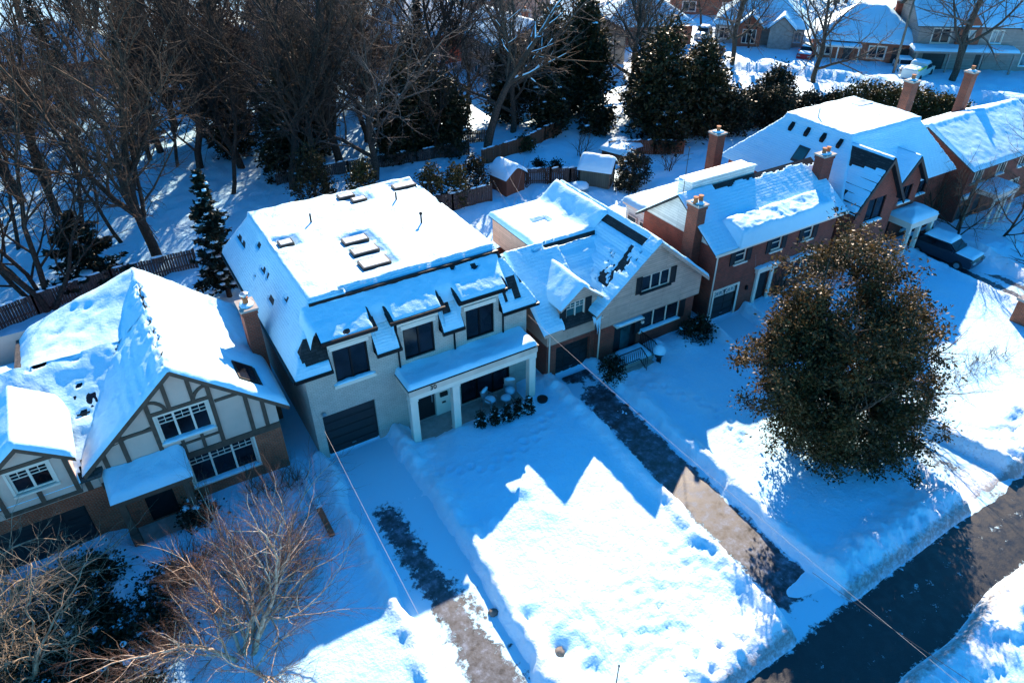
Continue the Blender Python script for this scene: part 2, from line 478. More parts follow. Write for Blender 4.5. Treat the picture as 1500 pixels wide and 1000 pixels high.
def m_drive(name, asphalt, icy):
    """ploughed paving: 'snowy' vertex attribute (0 bare .. 1 covered) broken up by noise"""
    m, t, b, o = nt(name)
    a = N(t, 'ShaderNodeAttribute'); a.attribute_name = 'snowy'
    n = noise_tex(t, 2.3, 9, rough=.74); n3 = noise_tex(t, 2.2, 7, rough=.7)
    s = N(t, 'ShaderNodeMath', operation='MULTIPLY_ADD'); s.inputs[1].default_value = 1.; L(t, a.outputs['Fac'], s.inputs[0])
    q = N(t, 'ShaderNodeMath', operation='MULTIPLY_ADD'); q.inputs[1].default_value = 2.0; q.inputs[2].default_value = -1.0; L(t, n.outputs['Fac'], q.inputs[0]); L(t, q.outputs[0], s.inputs[2])
    f = ramp(t, s.outputs[0], [(.40, 0.), (.56, 1.)])
    as_ = ramp(t, n3.outputs['Fac'], [(.40, [x * .7 for x in asphalt]), (.54, [(x + y) * .22 for x, y in zip(asphalt, icy)]), (.76, icy)])
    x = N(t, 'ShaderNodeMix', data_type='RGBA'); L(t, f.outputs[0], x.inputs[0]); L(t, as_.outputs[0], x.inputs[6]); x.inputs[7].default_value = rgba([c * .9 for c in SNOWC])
    L(t, x.outputs[2], b.inputs['Base Color'])
    rr = ramp(t, n3.outputs['Fac'], [(.3, .3), (.7, .75)]); L(t, rr.outputs[0], b.inputs['Roughness'])
    h = N(t, 'ShaderNodeMath', operation='MULTIPLY_ADD'); h.inputs[1].default_value = .25; L(t, noise_tex(t, 22., 4).outputs['Fac'], h.inputs[0]); L(t, f.outputs[0], h.inputs[2])
    bump(t, b, h.outputs[0], .5, .05)
    return m

M = {}
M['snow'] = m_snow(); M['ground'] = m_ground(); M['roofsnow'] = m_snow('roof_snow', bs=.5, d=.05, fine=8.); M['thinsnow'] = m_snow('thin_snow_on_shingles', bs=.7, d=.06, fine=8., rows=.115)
M['asphalt'] = m_drive('asphalt', (.011, .013, .018), (.026, .029, .037))
M['driveway'] = m_drive('driveway_paving', (.016, .018, .024), (.27, .33, .43))
M['whitebrick'] = m_brick('white_painted_brick', (.70, .555, .475), (.61, .48, .41), (.46, .36, .31), stain=.2, bs=.6)
M['redbrick'] = m_brick('red_brick', (.38, .044, .02), (.22, .026, .014), (.23, .105, .075))
M['brownbrick'] = m_brick('brown_brick', (.60, .095, .03), (.34, .055, .022), (.42, .22, .14))
M['chimbrick'] = m_brick('chimney_brick', (.36, .058, .024), (.21, .034, .016), (.24, .13, .09))
M['stucco'] = m_plain('grey_stucco', (.72, .47, .38), .9, .08, 1.2, .4)
M['timber'] = m_plain('grey_brown_timber', (.12, .07, .05), .75, .2, 4.)
M['siding'] = m_courses('beige_lap_siding', (.70, .42, .32), .13, .1, .62, .55)
M['whitesiding'] = m_courses('white_lap_siding', (.88, .82, .76), .16, .08, .6, .5)
M['greysiding'] = m_courses('grey_lap_siding', (.26, .25, .26), .16, .08, .6, .6)
M['bluesiding'] = m_courses('pale_grey_siding', (.40, .29, .25), .18, .08, .6, .6)
M['beige'] = m_plain('beige_render', (.50, .31, .23), .9, .1, 1., .3)
M['concrete'] = m_plain('pale_concrete', (.74, .52, .42), .85, .12, 1.4, .3)
M['white'] = m_plain('white_trim', (.88, .68, .57), .5, .05, 2., .1)
M['black'] = m_plain('black_trim', (.015, .015, .017), .45, .2, 3., .1)
M['blackmetal'] = m_plain('black_metal', (.012, .012, .013), .35, .1, 3., .05, .6)
M['bronze'] = m_plain('dark_bronze_metal', (.05, .045, .042), .4, .15, 3., .05, .5)
M['shingle'] = m_courses('charcoal_shingle', (.030, .029, .031), .14, .12, .4, .9, seg=.3, var=.4)
M['greyshingle'] = m_courses('grey_shingle', (.07, .068, .07), .14, .12, .4, .9, seg=.3, var=.3)
M['garage'] = m_courses('dark_garage_door', (.018, .017, .018), .52, .04, .4, .45, seg=6)
M['darkgrey'] = m_courses('dark_grey_door', (.035, .034, .036), .5, .04, .5, .5, seg=6)
M['glass'] = m_glass('dark_glass', (.010, .012, .018), .1, .3); M['litglass'] = m_glass('pale_glass', (.20, .24, .25), .1); M['tealglass'] = m_glass('teal_glass', (.015, .06, .065), .08)
M['skyglass'] = m_glass('skylight_glass', (.42, .43, .42), .35, .4)
M['metal'] = m_plain('galvanised_metal', (.42, .42, .43), .35, .15, 4., .1, .8)
M['terracotta'] = m_plain('terracotta', (.42, .15, .06), .8, .2, 5.)
M['cap'] = m_plain('concrete_cap', (.38, .34, .31), .9, .2, 4.)
M['fence'] = m_courses('weathered_fence_boards', (.085, .068, .06), .15, .12, .3, .85, axis=0, seg=4., var=.3)
M['brownfence'] = m_courses('brown_fence_boards', (.20, .075, .035), .15, .12, .3, .85, axis=0, seg=4., var=.3)
M['shedbrown'] = m_courses('brown_shed_boards', (.14, .055, .03), .16, .1, .4, .85, axis=0, seg=4.)
M['shedgreen'] = m_courses('green_shed_boards', (.07, .10, .085), .16, .1, .5, .8, axis=0, seg=4.)
M['bark'] = m_bark('grey_brown_bark', (.035, .026, .02), (.11, .08, .06))
M['darkbark'] = m_bark('dark_bark', (.02, .015, .012), (.06, .045, .035))
M['twig'] = m_bark('grey_twigs', (.042, .026, .018), (.12, .078, .052), 5.)
M['darktwig'] = m_bark('dark_twigs', (.018, .013, .011), (.055, .04, .032), 5.); M['greytwig'] = m_bark('light_grey_twigs', (.06, .048, .042), (.18, .145, .125), 5.)
M['birchbark'] = m_bark('pale_birch_bark', (.36, .21, .12), (.74, .60, .46), 6.)
M['birchtwig'] = m_bark('russet_birch_twigs', (.075, .042, .034), (.20, .12, .09), 3.)
M['paletwig'] = m_bark('pale_grey_twigs', (.13, .092, .06), (.36, .28, .20), 4.)
M['redtwig'] = m_bark('reddish_shrub_twigs', (.10, .045, .03), (.24, .14, .09), 5.)
M['bigleaf'] = m_leaf('olive_brown_leaves', (.02, .018, .007), (.15, .085, .028), .26, scale=.55)
M['spruce'] = m_leaf('spruce_needles', (.006, .011, .008), (.025, .035, .02), .12)
M['cedar'] = m_leaf('cedar_foliage', (.010, .012, .006), (.05, .042, .014), .2, scale=.6)
M['yew'] = m_leaf('dark_evergreen_leaves', (.006, .009, .005), (.03, .032, .013), .15)
M['boxwood'] = m_leaf('olive_hedge_leaves', (.02, .02, .006), (.085, .075, .02), .2)
M['deadleaf'] = m_leaf('dry_brown_leaves', (.06, .03, .015), (.20, .11, .05), .25)
M['wirewhite'] = m_plain('pale_cable', (.36, .32, .30), .5, .1, 3.); M['wireblack'] = m_plain('black_cable', (.03, .03, .032), .5, .1, 3.)
M['pole'] = m_bark('weathered_pole_wood', (.12, .095, .075), (.24, .2, .16), 4.)
M['carblue'] = m_plain('dark_blue_car_paint', (.022, .032, .05), .3, .05, 1., .02, .3, .5)
M['carred'] = m_plain('red_car_paint', (.45, .015, .015), .3, .05, 1., .02, 0, .5)
M['carwhite'] = m_plain('white_car_paint', (.72, .68, .64), .3, .05, 1., .02, 0, .5)
M['cargreen'] = m_plain('lime_green_vehicle_paint', (.22, .50, .06), .4, .05, 1., .02)
M['tyre'] = m_plain('black_rubber', (.012, .012, .012), .8, .2, 5.)
M['rock'] = m_plain('grey_rock', (.16, .14, .125), .9, .35, 5., .8)
M['redlamp'] = m_plain('red_lamp_plastic', (.35, .02, .015), .3, .1, 4.)
M['plaster'] = m_plain('grey_stone', (.36, .32, .29), .9, .2, 3., .5)

M['frost'] = m_plain('frosted_skylight_glass', (.66, .72, .74), .45, .08, 3., .1)
# ---------------------------------------------------------------- world, sun, camera
SUN_EL, SUN_AZ = 28.5, 38.3        # azimuth measured from +Y (behind the houses) towards +X
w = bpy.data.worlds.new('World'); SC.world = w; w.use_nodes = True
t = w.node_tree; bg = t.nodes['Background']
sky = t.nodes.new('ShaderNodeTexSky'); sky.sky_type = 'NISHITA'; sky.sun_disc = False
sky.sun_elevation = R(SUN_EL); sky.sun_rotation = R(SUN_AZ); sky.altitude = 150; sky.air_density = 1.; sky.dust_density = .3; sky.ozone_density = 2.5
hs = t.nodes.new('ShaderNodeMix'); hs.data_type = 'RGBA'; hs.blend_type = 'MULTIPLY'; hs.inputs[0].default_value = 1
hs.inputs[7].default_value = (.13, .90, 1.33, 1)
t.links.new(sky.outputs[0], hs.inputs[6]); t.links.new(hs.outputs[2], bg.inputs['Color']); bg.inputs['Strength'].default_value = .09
sl = bpy.data.lights.new('sun', 'SUN'); sl.energy = 5.0; sl.angle = R(.5); sl.color = (1, .80, .61)
so = bpy.data.objects.new('sun', sl); COL.objects.link(so)
sd = Vector((math.sin(R(SUN_AZ)) * math.cos(R(SUN_EL)), math.cos(R(SUN_AZ)) * math.cos(R(SUN_EL)), math.sin(R(SUN_EL))))
so.rotation_euler = sd.to_track_quat('Z', 'Y').to_euler(); so.location = sd * 100

cam = bpy.data.cameras.new('camera'); cam.sensor_width = 36; cam.lens = 1051.27 / 1500 * 36; cam.clip_start = .5; cam.clip_end = 3000
co = bpy.data.objects.new('camera', cam); COL.objects.link(co); SC.camera = co
PIT, YAW, ROL = .617, .538, -.0057
fw = Vector((math.sin(YAW) * math.cos(PIT), math.cos(YAW) * math.cos(PIT), -math.sin(PIT)))
rt = Vector((math.cos(YAW), -math.sin(YAW), 0)); up = rt.cross(fw)
rt, up = math.cos(ROL) * rt + math.sin(ROL) * up, -math.sin(ROL) * rt + math.cos(ROL) * up
co.matrix_world = Matrix(((rt.x, up.x, -fw.x, 0), (rt.y, up.y, -fw.y, 0), (rt.z, up.z, -fw.z, 24), (0, 0, 0, 1)))
SC.view_settings.view_transform = 'Standard'; SC.view_settings.look = 'None'; SC.view_settings.gamma = 1
SC.view_settings.exposure = 1.4
SC.cycles.max_bounces = 6; SC.cycles.diffuse_bounces = 3; SC.cycles.glossy_bounces = 2; SC.cycles.transmission_bounces = 2
SC.cycles.use_denoising = True

# ---------------------------------------------------------------- ground
FROAD = [(38, 100), (50, 85), (58.5, 75.5), (66.9, 65.3), (73.2, 57.8), (76.6, 51.2), (80.5, 42), (86, 28), (92, 8)]
def dist_poly(X, Y, pl):
    d = np.full(X.shape, 1e9)
    for (ax, ay), (bx, by) in zip(pl[:-1], pl[1:]):
        vx, vy = bx - ax, by - ay; tt = np.clip(((X - ax) * vx + (Y - ay) * vy) / (vx * vx + vy * vy), 0, 1)
        d = np.minimum(d, np.hypot(X - ax - tt * vx, Y - ay - tt * vy))
    return d
def road_lo(x): return 4.35 + .085 * np.clip(x - 16, -60, 40) + .12 * np.sin(x * 1.1)
def road_hi(x): return 7.45 + .028 * np.clip(x - 16, -60, 60)
# driveways: centre line, half width by y
def d1(y): return 6.35 + .02 * (y - 17) + .0 * y, 1.42 + .05 * np.clip(12 - y, 0, 5) ** 1.5
def d2(y): return 18.2 + .035 * (y - 14), 1.08 + .07 * np.clip(11 - y, 0, 5) ** 1.5
def d3(y): return 29.4 + .0 * y, 1.25 + .08 * np.clip(11 - y, 0, 5) ** 1.5
def d4(y): return 47.6 + .03 * (y - 14), 1.5 + 0 * y
def d0(y): return -6.3 + .0 * y, 1.6 + 0 * y
DR = [(d1, 25.3), (d2, 24.8), (d3, 24.5), (d4, 24.8), (d0, 25.2)]
WALK = [(7.2, 20.6), (8.6, 21.9), (9.9, 23.2), (10.3, 24.2)]
WALK3 = [(18.9, 21.0), (20.6, 22.2), (21.9, 22.4), (22.4, 24.4)]
def ground_h(X, Y):
    low = fbm(X * .16, Y * .16, 3, 3); mid = fbm(X * .8, Y * .8, 11, 3); hi = fbm(X * 3.4, Y * 3.4, 23, 4)
    h = .36 + (low - .5) * .30 + (mid - .5) * .07 + (hi - .5) * .05 * (.5 + fbm(X * .5, Y * .5, 29, 2))
    back = sstep(26, 42, Y)
    h += back * ((mid - .5) * .35 + (fbm(X * .05, Y * .05, 77, 3) - .5) * .8)
    # windrow along the street, both sides
    rh = road_hi(X); rl = road_lo(X)
    du = Y - rh; dl = rl - Y
    rough = fbm(X * 2.2, Y * 2.2, 41, 5, .6)
    h += .28 * np.exp(-((du - 1.0) / .62) ** 2) * (.45 + 1.1 * rough) + sstep(2.6, .4, np.abs(du - .9)) * (rough - .5) * .35
    h += .35 * np.exp(-((dl - 1.) / .8) ** 2) * (.4 + 1.2 * rough) + sstep(3., .3, np.abs(dl - .9)) * (rough - .5) * .3
    # trodden, lumpy snow near the street in front of the white house
    z = sstep(14.2, 11, Y) * sstep(7.5, 8.5, X) * sstep(15.5, 12.5, X) * sstep(7.6, 9, Y)
    h += z * (np.minimum(fbm(X * 3.6, Y * 3.6, 52, 4), .52) - .48) * .4
    z = np.exp(-(((X - 15.5) / 2.2) ** 2 + ((Y - 11.8) / 1.8) ** 2)); h += z * (fbm(X * 4.6, Y * 4.6, 57, 4) - .5) * .24
    for f, ye in DR:
        c, hw = f(Y); d = np.abs(X - c) - hw - (rough - .5) * .32 - (fbm(X * .55, Y * .55, 303, 3) - .5) * .7
        on = sstep(ye + .6, ye, Y) * sstep(rh - .3, rh + .1, Y)
        mouth = sstep(rh + 2.2, rh + .6, Y)
        bank = .30 * np.exp(-((d - .45) / .38) ** 2) * (.5 + rough) * on
        h = h + bank * (1 - .5 * mouth)
        cut = sstep(.28, -.08, d) * on * (1 if f is not d3 else .85)
        h = h * (1 - cut) + (-.02) * cut
    for wk, ww in ((WALK, .55), (WALK3, .5)):
        d = dist_poly(X, Y, wk); c = sstep(ww + .35, ww * .4, d)
        h = h * (1 - c * .4) + (fbm(X * 4, Y * 4, 66, 3) - .5) * .16 * c
    on = sstep(rh + .35, rh - .15, Y) * sstep(rl - .35, rl + .15, Y)
    h = h * (1 - on) - .06 * on
    fr = dist_poly(X, Y, FROAD); c = sstep(2.6, 1.9, fr); h += .5 * np.exp(-((fr - 3.2) / .9) ** 2) * (.4 + rough); h = h * (1 - c) - .05 * c
    # hollows, lumps and a few boot prints
    for (x, y, a, s) in ((11.57, 18.55, .22, .35), (8.9, 11.6, -.45, .42), (8.5, 13.3, -.35, .3), (9.5, 10.3, -.3, .35), (9.6, 17.9, .12, .25), (8.9, 19.5, .1, .25), (12.0, 16.9, .08, .3), (23.8, 24.0, .5, .45), (25.4, 23.4, .35, .8)):
        h += a * np.exp(-(((X - x) ** 2 + (Y - y) ** 2) / (s * s)))
    # the big drift left by the plough beside the right-hand tree
    h += .75 * np.exp(-(((X - 36.5) / 2.6) ** 2 + ((Y - 10.2) / .8) ** 2)) * (.6 + .8 * rough)
    h +=   .3 * np.exp(-(((X - 22.) / 3.2) ** 2 + ((Y - 9.) / .45) ** 2)) * (.6 + .6 * rough)
    h += .5 * np.exp(-(((X - 51) / 2.2) ** 2 + ((Y - 20.5) / 1.6) ** 2)) * (.7 + .6 * rough)
    # the kept-clear floors under the porches
    for (x0, x1, y0, y1, v) in ((9.0, 15.3, 24.0, 26, .06), (-3.5, -.6, 24.3, 26, .06), (20.4, 23.0, 23.3, 25, .1)):
        c = sstep(x0 - .3, x0 + .3, X) * sstep(x1 + .3, x1 - .3, X) * sstep(y0 - .3, y0 + .3, Y) * sstep(y1 + .3, y1, Y)
        h = h * (1 - c) + v * c
    return h
def crust_dirt(X, Y):
    c = .25 * (fbm(X * .35, Y * .35, 201, 3) - .5) * 2
    rh = road_hi(X); rl = road_lo(X); dr = np.minimum(np.abs(Y - rh - .8), np.abs(rl - .8 - Y))
    c = c + .45 * np.exp(-(dr / 1.1) ** 2)
    for f, ye in DR:
        k, hw = f(Y); d = np.abs(X - k) - hw; c = c + .4 * np.exp(-((d - .3) / .55) ** 2) * sstep(ye + .5, ye, Y) * sstep(rh, rh + .3, Y)
    for wk in (WALK, WALK3, [(21.6, 21.0), (22.6, 18.4)]): c = c + .35 * np.exp(-(dist_poly(X, Y, wk) / .7) ** 2)
    dd = np.minimum(np.abs(Y - rh - .25), np.abs(rl - .25 - Y))
    d_ = .85 * np.exp(-(dd / .34) ** 2) + .5 * np.exp(-(((X - 29.6) / 2.2) ** 2 + ((Y - 9.8) / 2.0) ** 2))
    return c, d_
TRACKS = [[(21.4, 21.4), (22.8, 18.6), (22.2, 15.4)], [(3.4, 24.6), (2.2, 21.4), (1.2, 18.2)], [(9.0, 21.6), (11.2, 20.6), (13.8, 21.2), (15.8, 22.6)], [(33.0, 23.4), (31.6, 20.0), (30.9, 16.4)], [(24.0, 43.5), (27.2, 45.2), (31.6, 44.4), (34.2, 42.4)]]
def prints():
    rg = random.Random(17); out = []
    for tr in TRACKS:
        for (ax, ay), (bx, by) in zip(tr[:-1], tr[1:]):
            L_ = math.hypot(bx - ax, by - ay); n = int(L_ / .42); dx, dy = (bx - ax) / L_, (by - ay) / L_
            for i in range(n):
                u = i / n; s_ = .14 if i % 2 else -.14
                out.append((ax + (bx - ax) * u - dy * s_ + rg.uniform(-.06, .06), ay + (by - ay) * u + dx * s_ + rg.uniform(-.06, .06)))
    return out
def lines(segs):
    out = []
    for a, b, s in segs: out += list(np.arange(a, b, s))
    return np.array(out + [segs[-1][1]])
gx = lines([(-420, -60, 24), (-60, -14, 2.), (-14, 38, .125), (38, 56, .3), (56, 100, .8), (100, 420, 20)])
gy = lines([(-260, -20, 20), (-20, 1.5, 1.2), (1.5, 26, .125), (26, 62, .34), (62, 100, .8), (100, 130, 3), (130, 620, 24)])
GX, GY = np.meshgrid(gx, gy, indexing='ij')
GZ = ground_h(GX, GY)
for px_, py_ in prints():
    i0, i1 = np.searchsorted(gx, (px_ - .6, px_ + .6)); j0, j1 = np.searchsorted(gy, (py_ - .6, py_ + .6))
    q_ = ((GX[i0:i1, j0:j1] - px_) ** 2 + (GY[i0:i1, j0:j1] - py_) ** 2); GZ[i0:i1, j0:j1] += -.13 * np.exp(-q_ / .022) + .035 * np.exp(-(np.sqrt(q_) - .28) ** 2 / .008)
def gz(x, y): return float(ground_h(np.array([float(x)]), np.array([float(y)]))[0])
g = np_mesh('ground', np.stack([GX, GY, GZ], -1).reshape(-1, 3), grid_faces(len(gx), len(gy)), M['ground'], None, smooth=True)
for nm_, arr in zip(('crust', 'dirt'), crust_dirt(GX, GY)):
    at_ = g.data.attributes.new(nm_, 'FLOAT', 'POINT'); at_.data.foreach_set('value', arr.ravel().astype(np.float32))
tag(g, 'snow covered front lawns, gardens and far ground', None, None, 'structure')

def sheet(name, label, mat, pts, snowy):
    """pts (nx,ny,3) grid"""
    nx, ny = pts.shape[:2]
    o = np_mesh(name, pts.reshape(-1, 3), grid_faces(nx, ny), mat, None, smooth=True)
    a = o.data.attributes.new('snowy', 'FLOAT', 'POINT'); a.data.foreach_set('value', snowy.ravel().astype(np.float32))
    tag(o, label, None, None, 'structure'); return o
def strip_sheet(name, label, mat, f, y0, y1, snow_fn, z=.03, extra=.45):
    ys = np.arange(y0, y1, .25); us = np.linspace(-1, 1, 17)
    c, hw = f(ys); c = c + 0 * ys; hw = hw + 0 * ys + extra
    X = c[:, None] + us[None, :] * hw[:, None]; Y = ys[:, None] + 0 * us[None, :]
    Z = z + .03 * (fbm(X, Y, 5, 3) - .5)
    o = sheet(name, label, mat, np.stack([X, Y, Z], -1), snow_fn(X, Y, us[None, :] * (hw[:, None]), hw[:, None] - extra)); return o
strip_sheet('driveway', 'driveway of the white house under packed snow with one bare dark track', M['driveway'], d1, 7.0, 25.4,
    lambda X, Y, u, hw: np.clip(1.0 - .86 * np.exp(-((X - 6.15 - .04 * (18 - Y)) / .72) ** 2) * sstep(22.3, 20.5, Y) - .25 * sstep(14, 12.5, Y) - .4 * np.exp(-(((X - 7.3) / .4) ** 2 + ((Y - 15.3) / 1.4) ** 2)), 0, 1))
strip_sheet('driveway', 'cleared dark driveway leading to the beige gabled house', M['driveway'], d2, 7.2, 24.8,
    lambda X, Y, u, hw: np.clip(.10 + .62 * sstep(hw * .6, hw * 1.1, np.abs(u)) + .5 * sstep(22.5, 23.6, Y) * sstep(24.4, 23.6, Y) + .65 * sstep(9.2, 8.2, Y) + .25 * sstep(.2, -.9, u) * sstep(16, 20, Y), 0, 1))
strip_sheet('driveway', 'dirty snow driveway mouth beyond the large leafy tree', M['driveway'], d3, 7.3, 24.4,
    lambda X, Y, u, hw: np.clip(.9 - .45 * np.exp(-((u) / .5) ** 2) * sstep(16, 12, Y), 0, 1), z=.05)
strip_sheet('driveway', 'shaded driveway with the dark blue car at its end', M['driveway'], d4, 7.6, 24.6,
    lambda X, Y, u, hw: np.clip(.8 - .75 * np.exp(-((np.abs(u) - .6) / .3) ** 2), 0, 1))
strip_sheet('driveway', 'shaded driveway in front of the half timbered house', M['driveway'], d0, 7.2, 25.,
    lambda X, Y, u, hw: np.clip(.5 + 0 * Y + 0 * u, 0, 1))
xs = np.arange(-60, 110, .5); us = np.linspace(0, 1, 25)
lo = road_lo(xs) - .5; hi = road_hi(xs) + .5
X = xs[:, None] + 0 * us; Y = lo[:, None] + (hi - lo)[:, None] * us[None, :]
ed = np.minimum(Y - lo[:, None], hi[:, None] - Y)
sheet('road', 'dark ploughed asphalt street in front of the houses', M['asphalt'], np.stack([X, Y, .02 + .05 * (1 - (2 * us[None, :] - 1) ** 2) + 0 * X], -1), np.clip(.95 - ed * 1.1, .06, 1) + .22 * np.exp(-((ed - 1.5) / .16) ** 2))
# the other street, beyond the back gardens
P = []; 
pl = [Vector((a, b, 0)) for a, b in FROAD]
for i in range(len(pl) - 1):
    for k in range(8): P.append(pl[i].lerp(pl[i + 1], k / 8))
rows = []
for i, p in enumerate(P):
    d = (P[min(i + 1, len(P) - 1)] - P[max(i - 1, 0)]).normalized(); n_ = Vector((-d.y, d.x, 0))
    rows.append([tuple(p + n_ * (u * 2.5)) for u in np.linspace(-1, 1, 13)])
rows = np.array(rows); rows[:, :, 2] = .03
sheet('far_road', 'pale snowy street beyond the back gardens', M['driveway'], rows, np.clip(.55 + .3 * np.abs(np.linspace(-1, 1, 13))[None, :] + 0 * rows[:, :, 0], 0, 1))
# ---------------------------------------------------------------- plants
def grow(seed, base, d0, length, rad, spec, up=.06, wob=.18, out=None, lvl=0, rg=None):
    """spec: per level (children, child length ratio, child angle deg, first child at, segments)"""
    if rg is None: rg = random.Random(seed)
    if out is None: out = []
    nch, lr, ang, f0, seg = spec[lvl]
    p = Vector(base); d = Vector(d0).normalized(); pts = [p.copy()]; rad_ = [rad]; dirs = [d.copy()]
    last = lvl == len(spec) - 1
    tip = .25 if last else (.42 if lvl else .5)
    for i in range(seg):
        d = (d + Vector((rg.gauss(0, wob), rg.gauss(0, wob), rg.gauss(0, wob) * .7 + up))).normalized()
        p = p + d * (length / seg); pts.append(p.copy()); dirs.append(d.copy())
        rad_.append(rad * (1 - (1 - tip) * (i + 1) / seg))
    out.append((pts, rad_, lvl))
    if not last:
        a0 = rg.uniform(0, 6.28)
        for k in range(nch):
            f = f0 + (1 - f0) * ((k + rg.uniform(.2, .9)) / nch); f = min(f, .99)
            x = f * seg; i = min(int(x), seg - 1); q = pts[i].lerp(pts[i + 1], x - i); dd = dirs[i + 1]
            a = dd.cross(Vector((0, 0, 1))); a = a if a.length > .05 else dd.cross(Vector((1, 0, 0))); a.normalize(); b = dd.cross(a)
            az = a0 + k * 2.4 + rg.uniform(-.5, .5); th = R(ang * rg.uniform(.65, 1.25)) * (1.15 - .45 * f)
            cd = dd * math.cos(th) + (a * math.cos(az) + b * math.sin(az)) * math.sin(th)
            rr = (rad * (1 - (1 - tip) * f)) * rg.uniform(.5, .72)
            grow(0, q, cd, length * lr * rg.uniform(.7, 1.2) * (1.12 - .45 * f), rr, spec, up, wob, out, lvl + 1, rg)
        grow(0, pts[-1], dirs[-1], length * lr * rg.uniform(.8, 1.1), rad_[-1] * .95, spec, up, wob, out, lvl + 1, rg)
    return out

def tubes(brs, sides):
    V = []; F = []; n0 = 0
    for pts, rad, lvl in brs:
        k = sides[min(lvl, len(sides) - 1)]
        P = np.array([tuple(p) for p in pts]); m = len(P)
        D = np.empty_like(P); D[1:-1] = P[2:] - P[:-2]; D[0] = P[1] - P[0]; D[-1] = P[-1] - P[-2]
        D /= np.maximum(np.linalg.norm(D, axis=1, keepdims=True), 1e-9)
        ref = np.array([0, 0, 1.]) if abs(D[0, 2]) < .9 else np.array([1., 0, 0])
        A = np.cross(D, ref); A /= np.maximum(np.linalg.norm(A, axis=1, keepdims=True), 1e-9); B = np.cross(D, A)
        t = 2 * np.pi * np.arange(k) / k
        rr = np.asarray(rad)[:, None, None]
        ring = P[:, None, :] + rr * (A[:, None, :] * np.cos(t)[None, :, None] + B[:, None, :] * np.sin(t)[None, :, None])
        V.append(ring.reshape(-1, 3))
        i = np.arange(m - 1)[:, None] * k; j = np.arange(k)[None, :]; j2 = (j + 1) % k
        F.append(np.stack([i + j, i + j2, i + k + j2, i + k + j], -1).reshape(-1, 4) + n0); n0 += m * k
    return np.concatenate(V), np.concatenate(F)

def tree_from(name, label, cat, brs, bark, twig, trunk_levels=1, loc=(0, 0, 0), group=None, sides=(8, 6, 5, 3, 3), crown='crown'):
    t_ = thing(name, label, cat, (0, 0, 0), group)
    a = [b for b in brs if b[2] <= trunk_levels]; c = [b for b in brs if b[2] > trunk_levels]
    V, F = tubes(a, sides); np_mesh('trunk', V, F, bark, t_, smooth=True)
    V, F = tubes(c, sides); np_mesh(crown, V, F, twig, t_)
    t_.location = loc; ORG[t_] = Vector(loc)
    return t_

def leaves(C, size, rg, elong=1.6, up=.5, axis=None, var=.5):
    """one rhombic leaf blade per centre; axis (n,3) optional growth directions"""
    n = len(C); C = np.asarray(C)
    a = rg.normal(size=(n, 3)) if axis is None else axis + rg.normal(size=(n, 3)) * .45
    a /= np.maximum(np.linalg.norm(a, axis=1, keepdims=True), 1e-9)
    m = rg.normal(size=(n, 3)); m[:, 2] += up
    b = np.cross(a, m); b /= np.maximum(np.linalg.norm(b, axis=1, keepdims=True), 1e-9)
    nn = np.cross(a, b)
    s = (size * (1 + var * (rg.random(n) * 2 - 1)))[:, None]
    V = np.stack([C - a * s * elong * .5, C + b * s * .5 + nn * s * .12, C + a * s * elong * .5, C - b * s * .5 + nn * s * .12], 1).reshape(-1, 3)
    return V, np.arange(4 * n).reshape(n, 4)

def clump_cloud(rg, pts, nper, spread, flat=.7):
    n = len(pts); d = rg.normal(size=(n * nper, 3)); d[:, 2] *= flat
    sp = np.repeat(spread * (.6 + .8 * rg.random(n)), nper)[:, None]
    return np.repeat(pts, nper, 0) + d * sp * .6, d

def volume_points(rg, n, ells, shell=.55, amp=.16):
    """points in a union of ellipsoids (cx,cy,cz,rx,ry,rz), biased to the outside"""
    out = []
    vol = np.array([e[3] * e[4] * e[5] for e in ells]) ** .8; vol /= vol.sum()
    for e, f in zip(ells, vol):
        m = int(n * f); d = rg.normal(size=(m, 3)); d /= np.linalg.norm(d, axis=1, keepdims=True)
        r = shell + (1 - shell) * rg.random(m) ** .7
        r = r * (1 + amp * (fbm(d[:, 0] * 2.2 + e[0], d[:, 1] * 2.2 + d[:, 2] * 1.7, 9, 3) - .5) * 2)
        out.append(np.array(e[:3]) + d * r[:, None] * np.array(e[3:]))
    return np.concatenate(out)

def bush(name, label, cat, loc, ells, n, nper, spread, size, mat, seed, group=None, bark=None, snow=0, stem=True, elong=1.6, shell=.55):
    """evergreen shrub or cedar: leaf clumps through a volume, short trunk, optional caught snow"""
    rg = np.random.default_rng(seed)
    t_ = thing(name, label, cat, (0, 0, 0), group)
    p = volume_points(rg, n, ells, shell); p = p[p[:, 2] > .08]
    C, D = clump_cloud(rg, p, nper, spread)
    ok = C[:, 2] > .03; C = C[ok]; D = D[ok]
    V, F = leaves(C, size, rg, elong, .4, D)
    np_mesh('crown', V, F, mat, t_)
    if stem:
        top = max(e[2] + e[5] * .6 for e in ells); c0 = ells[0]
        brs = grow(seed, (c0[0], c0[1], -.15), (0, 0, 1), top * .95, max(.05, top * .018), [(10, .35, 65, .15, 6), (4, .5, 45, .3, 3)], .0, .04)
        V, F = tubes(brs, (6, 4)); np_mesh('trunk', V, F, bark or M['darkbark'], t_, smooth=True)
    if snow:
        q = p[rg.permutation(len(p))[:snow]]; m = MB()
        for i, c in enumerate(q):
            s = size * rg.uniform(.9, 2.2); m.blob(tuple(c + np.array([0, 0, s * .25])), s, s * rg.uniform(.6, 1.2), s * .38, i + seed, .3, 4, 7, -.3)
        m.build('caught_snow', M['snow'], t_, smooth=True, recalc=False)['kind'] = 'stuff'
    t_.location = loc; ORG[t_] = Vector(loc)
    return t_

